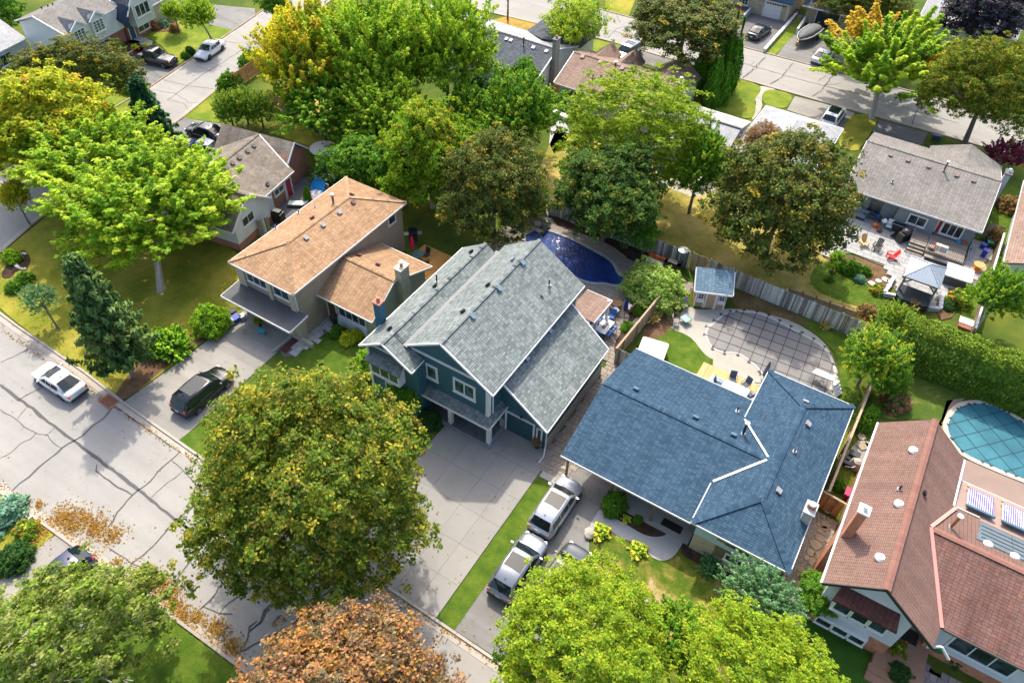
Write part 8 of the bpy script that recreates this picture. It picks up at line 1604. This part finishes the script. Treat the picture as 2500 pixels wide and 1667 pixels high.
# solid barbecue, smoker and clutter on the patio
x, y = at2(A180, 1275, 560, .5); t = thing('covered_smoker', 'tall black-covered barbecue beside the deck steps', 'barbecue', (x, y, .12), None, R(60)); lp('cover', MB().prism([(-.7, -.32), (.7, -.32), (.7, .32), (-.7, .32)], 0, .95), BLACK, t); lp('hood', MB().lathe([(.42, .9), (.42, 1.1), (.25, 1.25), (.05, 1.3)], n=14), BLACK, t)
solo('grill_mat', MB().obox((*at2(A180, 1215, 555, .12), .135), (.8, 1.1, .01), R(-20)), BLACK, 'black rubber mat in front of the covered barbecue', 'mat')
x, y = at2(A180, 1225, 490, .5); t = thing('outdoor_griddle', 'low black griddle against the grey wall', 'grill', (x, y, .12), None, R(-5)); lp('cooktop', MB().box(-.6, -.28, .75, .6, .28, .85), BLACK, t); lp('cabinet', MB().box(-.5, -.25, .1, .5, .25, .75), DARKP, t); lp('rail', MB().tube([(-.65, -.3, .85), (.65, -.3, .85)], .02, 6), GALV, t)
x, y = at2(A180, 1155, 490, .3); patio_chair('turquoise and white folding chair by the grey wall', x, y, R(-90), WHT, TQ)
for q, c, r_, l in (((1055, 475), (.75, .16, .01), .26, 'orange pumpkin on the pale patio'), ((1085, 512), (.22, .05, .02), .26, 'rust chrysanthemum pot beside the pumpkin')):
    x, y = at2(A180, *q, .2); solo('pumpkin' if c[0] > .5 else 'potted_mum', MB().lathe([(.05, 0), (r_*.85, r_*.2), (r_*1.1, r_*.7), (r_*.85, r_*1.25), (.06, r_*1.35), (.03, r_*1.6)], (x, y, .12), 14), mat('pumpkin_skin' if c[0] > .5 else 'mum_rust', c, .7, .15, 8), l, 'pumpkin' if c[0] > .5 else 'flower pot', (x, y, .12), smooth=True)
x, y = at2(A180, 915, 385, .35); t = thing('outdoor_loveseat', 'grey outdoor loveseat against the grey wall', 'sofa', (x, y, .12), None, R(-95)); gf = mat('grey_cushion', (.20, .24, .29), .8, .08, obj=True); lp('seat', MB().box(-.35, -.85, .25, .4, .85, .42), gf, t); lp('backrest', MB().box(-.42, -.85, .4, -.25, .85, .8), gf, t); lp('frame', MB().box(-.4, -.88, 0, .4, .88, .25), DARKP, t)
x, y = at2(A180, 1030, 405, .4); t = table('low dark bench table with blue pots along the grey wall', x, y, R(3), 1.7, .5, mat('dark_slat', (.08, .08, .08), .6), DARKP, .5, .12)
for dx, c in ((-.5, TQ), (.2, BLU), (.5, BLUEF)): solo('blue_pot', MB().lathe([(.1, 0), (.15, .15), (.11, .24)], (x+dx, y, .62), 12), c, {-.5: 'turquoise pot at the left of the bench table', .2: 'cobalt pot at the middle of the bench table', .5: 'mid-blue pot at the right of the bench table'}[dx], 'pot', (x+dx, y, .62))
x, y = at2(A180, 1130, 435, .9); t = thing('white_kettle_grill', 'white kettle grill with tools beside the bench table', 'grill', (x, y, .12)); lp('kettle', MB().lathe([(.08, .5), (.27, .68), (.27, .78), (.1, .98), (.03, 1.0)], n=16), WHT, t)
for k in range(3): lp('leg', MB().tube([(.1*math.cos(k*2.1), .1*math.sin(k*2.1), .55), (.28*math.cos(k*2.1), .28*math.sin(k*2.1), 0)], .015, 5), GALV, t)
x, y = at2(A180, 1750, 525, .9); solo('rust_foliage_pot', MB().lathe([(.2, 0), (.3, .4), (.28, .42)], (x, y, .74), 12), mat('rust_pot', (.25, .09, .04), .7), 'rust coloured pot on the raised deck', 'planter', (x, y, .74)); shrub('bush_brown', 'rust_bush', 'rust-leaved plant on the raised deck beside the window', 2285, 545, 16, 18, h=1.6, cat='plant')
x, y = at2(A180, 1835, 520, 1.6); t = thing('green_parasol', 'small teal-green parasol at the end of the grey eave', 'parasol', (x, y, .1)); lp('pole', MB().tube([(0, 0, 0), (0, 0, 2.3)], .02, 6), WHT, t); lp('canopy', MB().lathe([(.15, 1.2), (.3, 1.5), (.2, 2.0), (.03, 2.3)], n=8), GRN, t)
x, y = at2(A180, 1700, 590, .9); solo('blue_toy', MB().lathe([(.15, 0), (.25, .1), (.2, .2)], (x, y, .74), 12), mat('toy_blue', (.02, .3, .6), .4), 'bright blue bucket toy on the raised deck', 'toy', (x, y, .74)); x, y = at2(A180, 1740, 600, .9); solo('orange_toy', MB().lathe([(.12, 0), (.2, .1), (.14, .2)], (x, y, .74), 12), ORF, 'orange toy beside the blue bucket', 'toy', (x, y, .74))
x, y = at2(A180, 1675, 1010, .3); solo('white_garden_statue', MB().lathe([(.2, 0), (.15, .2), (.22, .3), (.1, .5), (.12, .6), (.03, .7)], (x, y, .1), 10), WHT, 'white ornament on the mulch by the hot tub', 'garden ornament', (x, y, .1))
x, y = at2(A180, 1745, 1230, .5); t = thing('garden_box', 'small white-topped timber box at the hedge fence', 'storage box', (x, y, 0)); lp('box', MB().box(-.5, -.6, 0, .5, .6, .6), mat('red_brown_box', (.25, .10, .06), .8), t); lp('lid', MB().box(-.55, -.1, .6, .55, .7, .66), WHT, t)
# low patio wall on the left with railing
t = thing('patio_wall', 'low white capped wall at the patio edge under the massive maple', 'wall', at(A180, 820, 400)[:]); a_ = at(A180, 860, 305, .8); b_ = at(A180, 770, 480, .8)
for i in range(6): q = a_.lerp(b_, i/5); part('post', MB().obox((q.x, q.y, .5), (.12, .12, 1.0)), WHITE, t)
part('rail', MB().bar((a_.x, a_.y, 1.0), (b_.x, b_.y, 1.0), .12, .06), WHITE, t); part('rail', MB().bar((a_.x, a_.y, .3), (b_.x, b_.y, .3), .05, .05), WHITE, t)
# machinery nook between blue and red roofs
x, y = at2(B180, 915, 1040, .5); t = thing('pool_pump', 'pool filter tank and pump pipes in the nook beside the red roof', 'pool equipment', (x, y, 0)); lp('filter_tank', MB().lathe([(.3, 0), (.34, .3), (.3, .8), (.1, .95)], n=16), mat('beige_tank', (.42, .38, .32), .5), t); lp('pump', MB().obox((-.5, -.1, .2), (.6, .3, .3)).lathe([(.15, 0), (.15, .3)], (-.6, .3, .1), 10), BLACK, t); lp('pipes', MB().tube([(-.5, 0, .3), (-.3, .3, .6), (0, .3, .7)], .04, 6).tube([(.1, -.2, .6), (-.2, -.5, .5), (-.6, -.4, .2)], .04, 6), WHT, t)
lp('motor_cover', MB().obox((-.3, .8, .3), (.7, .5, .5)), DARKP, t)
flat('nook_paving', pts(B180, [(830, 960), (930, 860), (1010, 870), (1000, 1000), (940, 1110), (870, 1070), (800, 1030)]), .04, SLAB)
nk = thing('nook_stones', 'rough tan stones beside the pool pump', 'stones', at(B180, 960, 880)[:]); flag(nk, B180, [(950, 835, .3), (960, 900, .45), (1005, 890, .25), (890, 930, .2)], ROCKT)
x, y = at2(B180, 855, 1275, .2); solo('magenta_crate', MB().box(x-.3, y-.35, .05, x+.3, y+.35, .45).box(x-.33, y-.38, .45, x+.33, y+.38, .5), mat('magenta_plastic', (.35, .02, .10), .5), 'magenta plastic box in the gravel side yard', 'box')
# yard things at upper left
x, y = at2(O60, 590, 1125, 2.3); t = thing('garden_parasol', 'open cream octagonal garden parasol behind the corner house', 'parasol', (x, y, 0)); CRM = mat('cream_canvas', (.68, .58, .52), .8, .05)
lp('pole', MB().tube([(0, 0, 0), (0, 0, 2.6)], .03, 8), WHITE, t)
for k in range(8):
    a0, a1 = k*math.pi/4, (k+1)*math.pi/4; lp('canopy_panel', MB().face([(0, 0, 2.65), (1.4*math.cos(a0), 1.4*math.sin(a0), 2.15), (1.37*math.cos((a0+a1)/2), 1.37*math.sin((a0+a1)/2), 2.19), (1.4*math.cos(a1), 1.4*math.sin(a1), 2.15)]), CRM, t); lp('rib', MB().bar((0, 0, 2.6), (1.38*math.cos(a0), 1.38*math.sin(a0), 2.13), .025, .02), DARKP, t)
lp('finial', MB().lathe([(.06, 2.62), (.08, 2.7), (.02, 2.75)], n=8), DARKP, t)
flat('corner_side_yard', pts(A50, [(500, 380), (600, 240), (740, 110), (820, 100), (960, 150), (960, 220), (700, 400), (520, 520)]), .05, asphalt('dark_side_yard', (.13, .13, .14), .15, .1))
x, y = at2(A50, 560, 400, .6); t = thing('covered_grill', 'black-covered grill between the white gable and the tan roof', 'barbecue', (x, y, .05), None, R(10)); lp('cover', MB().prism([(-.55, -.35), (.55, -.35), (.55, .35), (-.55, .35)], 0, 1.0), BLACK, t); lp('hood', MB().obox((0, 0, 1.1), (.8, .5, .25)), BLACK, t)
x, y = at2(A50, 880, 175, .5); t = thing('blue_kiddie_pool', 'bright blue plastic pool leaning by the shrubs', 'paddling pool', (x, y, 0)); lp('shell', MB().lathe([(.1, .05), (.75, .05), (.85, .3), (.8, .3), (.7, .1)], n=24, L=Matrix.Translation((0, 0, .45)) @ Matrix.Rotation(R(50), 4, 'X')), mat('pool_blue', (.01, .26, .62), .4, .05), t); lp('stand', MB().box(-.9, .3, 0, .9, .4, .9), mat('light_board', (.5, .45, .38), .7), t)
x, y = at2(A50, 715, 300, .4); t = thing('white_loungers', 'white cushioned lounge set behind the tan roof', 'lounge set', (x, y, .05), None, R(30)); lp('frame', MB().box(-1.0, -.35, 0, 1.0, .35, .25), DARKP, t); lp('cushion', MB().box(-.95, -.33, .25, .4, .33, .38), mat('pattern_cushion', (.5, .55, .52), .8, .3, 6), t); lp('headrest', MB().obox((.7, 0, .45), (.6, .6, .1), 0, Matrix.Rotation(R(-30), 4, 'Y')), WHT, t)
x, y = at2(A50, 850, 235, .3); solo('grey_tarp_pile', MB().lathe([(.9, 0), (.8, .25), (.4, .45), (.05, .5)], (x, y, .05), 12), mat('lilac_tarp', (.36, .34, .38), .8, .2), 'pale tarp-covered heap beside the pointed cedar', 'tarp', (x, y, .05))
# deck behind tan house
dk2 = thing('cedar_deck', 'orange cedar deck tucked behind the tan house wing', 'deck', (-30, 40, 0)); CDK = wood('cedar_deck_board', (.50, .25, .06), .2)
for i in range(34): part('deck_board', MB().box(-34.0+.14*i, 37.2, .3, -33.87+.14*i, 41.5, .34), CDK, dk2)
part('deck_edge', MB().box(-34.0, 37.1, 0, -29.2, 37.2, .34), CDK, dk2); part('step', MB().box(-29.2, 37.4, 0, -28.8, 41.2, .17), CDK, dk2)
x, y = at2(A50, 1595, 550, .9); t = thing('open_barbecue', 'black barbecue with open lid on the cedar deck', 'barbecue', (x, y, .34), None, R(40)); lp('firebox', MB().box(-.4, -.25, .6, .4, .25, .9), BLACK, t); lp('lid', MB().obox((0, .25, 1.1), (.8, .1, .4)), BLACK, t); lp('side_shelf', MB().box(-.8, -.22, .82, -.4, .22, .86).box(.4, -.22, .82, .8, .22, .86), GALV, t); lp('cart', MB().box(-.38, -.22, 0, .38, .22, .6), DARKP, t)
umbrella_closed('hot pink closed parasol on the cedar deck', *at2(A50, 1595, 700, .4), mat('hot_pink', (.75, .01, .10), .7, .05), 2.3, .34, False)
x, y = at2(A50, 1630, 700, .9); t = thing('round_table', 'round glass table under the pink parasol', 'table', (x, y, .34)); lp('tabletop', MB().lathe([(.55, .7), (.55, .73), (.03, .73)], n=20), mat('teal_glass', (.08, .15, .14), .1), t); lp('leg', MB().tube([(0, 0, 0), (0, 0, .7)], .05, 8), BLACK, t)
patio_chair('dark mesh chair beside the round glass table', x+.9, y-.2, R(170), DARKP, BLACK); patio_chair('dark mesh chair behind the round glass table', x+.2, y+.9, R(-100), DARKP, BLACK)
x, y = at2(A50, 990, 1190, .5); t = thing('covered_urn', 'black covered planter beside the tan front door', 'planter', (x, y, .08)); lp('pot', MB().lathe([(.2, 0), (.3, .4), (.34, .8), (.3, .85), (.1, .95)], n=12), DARKP, t); lp('handle', MB().obox((0, 0, .98), (.15, .04, .05)), ORF, t)
x, y = at2(A50, 920, 1300, .2); solo('path_light', MB().lathe([(.03, 0), (.03, .45), (.12, .47), (.02, .55)], (x, y, .05), 10), BLACK, 'black path light beside the paved walk', 'lamp', (x, y, .05))
x, y = at2(O60, 925, 960, 2.2); t = thing('playhouse', 'grey-roofed gazebo shed under the backyard maples', 'shed', (x, y, 0), None, .35); lp('roof_slope', MB().slab([(-1.6, -1.3, 2.1), (1.6, -1.3, 2.1), (1.6, 0, 3.0), (-1.6, 0, 3.0)], .06), S_SLATE, t); lp('roof_slope', MB().slab([(-1.6, 0, 3), (1.6, 0, 3), (1.6, 1.3, 2.1), (-1.6, 1.3, 2.1)], .06), S_SLATE, t)
for i in range(12): lp('board', MB().box(-1.5+.25*i, -1.2, 0, -1.27+.25*i, -1.15, 2.05), CEDAR, t)
x, y = at2(O60, 570, 1010, .4); solo('white_statue', MB().lathe([(.12, 0), (.09, .3), (.15, .6), (.08, .8), (.09, .95), (.02, 1.0)], (x, y, 0), 10), WHT, 'small white garden statue against the slat fence', 'statue', (x, y, 0))
# far patio under the locust
flat('far_patio', pts(O120, [(460, 930), (560, 930), (600, 1010), (560, 1120), (480, 1180), (440, 1100)]), .05, PATHC)
flat('shade_patio', pts(O120, [(1240, 1400), (1330, 1330), (1750, 1380), (1740, 1460), (1560, 1520)]), .055, POOLC)
x, y = at2(O120, 540, 860, .7); t = thing('outdoor_sectional', 'taupe outdoor sofa beside the off-white wall', 'sofa', (x, y, .05), None, R(-10)); lp('frame', MB().box(-1.1, -.45, 0, 1.1, .45, .4), TAUF, t); lp('backrest', MB().box(-1.1, .3, .4, 1.1, .45, .8), TAUF, t); lp('cushion', MB().box(-1.05, -.42, .4, 1.05, .3, .52), WHT, t)
x, y = at2(O120, 590, 895, .4); solo('outdoor_armchair', MB().box(x-.4, y-.4, 0, x+.4, y+.4, .4).box(x-.4, y+.28, .4, x+.4, y+.4, .8), TAUF, 'taupe outdoor armchair half under the locust', 'chair'); x, y = at2(O120, 550, 790, .5); solo('hose_reel', MB().lathe([(.3, 0), (.3, .5), (.1, .55)], (x, y, .3), 14, ), BLACK, 'black hose reel on the off-white wall', 'hose reel')
x, y = at2(O120, 1590, 1375, .8); t = thing('white_patio_table', 'round white table under the thin boughs', 'table', (x, y, .05)); lp('tabletop', MB().lathe([(.6, .7), (.6, .73), (.03, .73)], n=20), WHT, t); lp('leg', MB().tube([(0, 0, 0), (0, 0, .7)], .05, 8), WHT, t)
x, y = at2(O120, 1310, 1310, .5); solo('blue_chair_pile', MB().box(x-.5, y-.2, .05, x+.5, y+.2, .5).box(x-.5, y+.1, .5, x+.5, y+.2, .95), TQ, 'blue outdoor bench glimpsed through the trees', 'bench')
x, y = at2(O120, 1230, 1165, 2.5); solo('white_ball_lamp', MB().lathe([(.05, 0), (.4, .3), (.5, .7), (.4, 1.1), (.05, 1.4)], (x, y, 2.0), 16), mat('frosted', (.5, .55, .53), .6), 'pale round ornament hanging in the honey locust', 'ornament', (x, y, 2.0), smooth=True)
# street details
sgr = thing('storm_drain', 'rusty brick and iron storm drain at the kerb', 'drain', at(B00, 835, 570)[:]); RU = mat('rust_iron', (.20, .07, .035), .8, .25, 8)
p = at(B00, 835, 560, .03); 
for i in range(6): part('grate_bar', MB().obox((p.x+.18*(i-2.5), p.y-.05, .045), (.12, .75, .03), R(-3)), RU, sgr)
part('drain_apron', MB().obox((p.x, p.y-.05, .028), (1.4, .95, .02), R(-3)), mat('rust_stain', (.28, .14, .09), .9, .2, 6), sgr)
p = at(C60, 195, 1240, .04); mh = solo('manhole_cover', MB().lathe([(.36, 0), (.34, .02), (.02, .02)], (p.x, p.y, .03), 24), mat('iron_cover', (.10, .07, .06), .7, .2, 8), 'round iron manhole cover with a green utility mark', 'manhole cover', (p.x, p.y, .03)); part('utility_mark', MB().obox((p.x, p.y, .056), (.35, .3, .006), .4), mat('green_mark', (.02, .45, .30), .7), mh)
p = at(C00, 160, 530, .3); solo('green_sack', MB().lathe([(.02, 0), (.45, .05), (.35, .35), (.1, .6)], (p.x, p.y, .05), 8), mat('green_sack_fabric', (.01, .30, .12), .6, .1), 'green leaf sack lying at the driveway edge', 'sack', (p.x, p.y, .05))
bw = thing('brick_border', 'curved edging of pale bricks in the corner lawn island bed', 'garden edging', at(A00, 150, 760)[:]); me_ = unit_box('brick', mat('pale_brick', (.52, .48, .44), .9, .12, 3, rnd=.2), .3, .18, .14)
for a in np.linspace(R(-80), R(-280), 15): p = at(A00, 185+65*math.cos(a), 755-58*math.sin(a)*-1); piece('brick', me_, bw, (p.x, p.y, .06), a+R(90))
bw = thing('kerb_bricks', 'row of tan edging bricks behind the south kerb at the left edge', 'garden edging', at(C00, 90, 180)[:])
for i in range(14): p = at(C00, 45+i*15, 150+i*12); piece('brick', me_, bw, (p.x, p.y, .05), R(80))
for q, l in (((550, 1075), 'grey boulder at the corner of the grass strip'), ((-460, 400), None)):
    if l: p = at(B120, *q, .1); solo('boulder', MB(), ROCK, l, 'rock') if False else None; o = D.objects.new('boulder', RK[1]); COL.objects.link(o); o.location = (p.x, p.y, .08); o.scale = (.55, .4, .35); ORG[o.name] = V3(p.x, p.y, .15); tag(o, l, 'rock')
p = at(C120, 745, 430, .1); o = D.objects.new('boulder', RK[2]); COL.objects.link(o); o.location = (p.x, p.y, .2); o.scale = (.7, .9, .7); tag(o, 'pinkish boulder beside the hosta at the driveway edge', 'rock')
p = at(B60, 1850, 0, .1)
rw = thing('rock_wall', 'low boulder wall round the planting bed by the pickup', 'stone wall', at(O00, 880, 430)[:])
for q in [(775, 395), (790, 425), (820, 445), (855, 452), (890, 452), (925, 445), (955, 435), (985, 425), (1005, 410)]:
    p = at(O00, *q, .2); o = piece('boulder', RK[random.randrange(4)], rw, (p.x, p.y, .25), random.random()*6, (1.25, .9, .9))
flat('rock_wall_bed', pts(O00, [(770, 380), (800, 320), (930, 300), (1080, 340), (1010, 400), (880, 440), (790, 420)]), .35, SOIL, t=.4)
flat('front_island_bed', smooth_poly(pts(O00, [(1100, 240), (1150, 170), (1300, 160), (1390, 200), (1340, 245), (1200, 250)]), 1), .1, MULCH)
rt = thing('retaining_wall', 'long white-capped retaining wall dividing the two far driveways', 'wall', at(O180, 350, 260)[:]); a_ = at(O180, 205, 395, .2); b_ = at(O180, 450, 120, .2); part('wall_body', MB().bar((a_.x, a_.y, .25), (b_.x, b_.y, .25), .28, .5), mat('pale_wall', (.55, .56, .58), .8, .08), rt)
part('cap', MB().bar((a_.x, a_.y, .53), (b_.x, b_.y, .53), .36, .06), WHITE, rt)
rt = thing('retaining_wall', 'short white wall beside the covered boat', 'wall', at(O180, 480, 210)[:]); a_ = at(O180, 455, 250, .3); b_ = at(O180, 520, 155, .3); part('wall_body', MB().bar((a_.x, a_.y, .4), (b_.x, b_.y, .4), .25, .8), WHITE, rt); part('cap', MB().bar((a_.x, a_.y, .82), (b_.x, b_.y, .82), .3, .05), WHITE, rt)
st_ = thing('front_steps', 'dark stepped stair beside the white garage door', 'steps', at(O180, 400, 130)[:])
for i in range(6): p = at(O180, 385+8*i, 165-14*i, .1); part('step', MB().box(p.x-.8, p.y-.2, 0, p.x+.8, p.y+.25, .15+.12*i), mat('slate_step', (.13, .15, .19), .7), st_)
p = at(O180, 1525, 1050, .3); solo('garbage_lid', MB().obox((p.x, p.y, .3), (.9, .6, .5), .1).obox((p.x, p.y, .58), (.95, .65, .06), .1), mat('navy_box', (.03, .05, .10), .5), 'navy utility box on the verge by the olive maple', 'utility box')
p = at(O180, 790, 530, .5); solo('dark_mailbox', MB().obox((p.x, p.y, .5), (.6, .5, .5)).obox((p.x, p.y, .15), (.2, .2, .3)), mat('grey_blue_bin', (.25, .27, .36), .5), 'grey-blue bin at the far kerb under the spiky maple', 'bin')
p = at(C120, 1180, 935, .2); solo('white_ball', MB().lathe([(.02, 0), (.12, .05), (.15, .15), (.12, .25), (.02, .3)], (p.x, p.y, .05), 14), WHT, 'small white garden globe on the patchy lawn', 'garden ornament', (p.x, p.y, .05), smooth=True)
p = at(A50, 1190, 1450, .1); 
o = D.objects.new('boulder', RK[3]); COL.objects.link(o); o.location = at(A50, 1175, 1450, .1); o.scale = (.5, .35, .35); tag(o, 'small pale stone on the bright lawn by the bay window', 'rock')
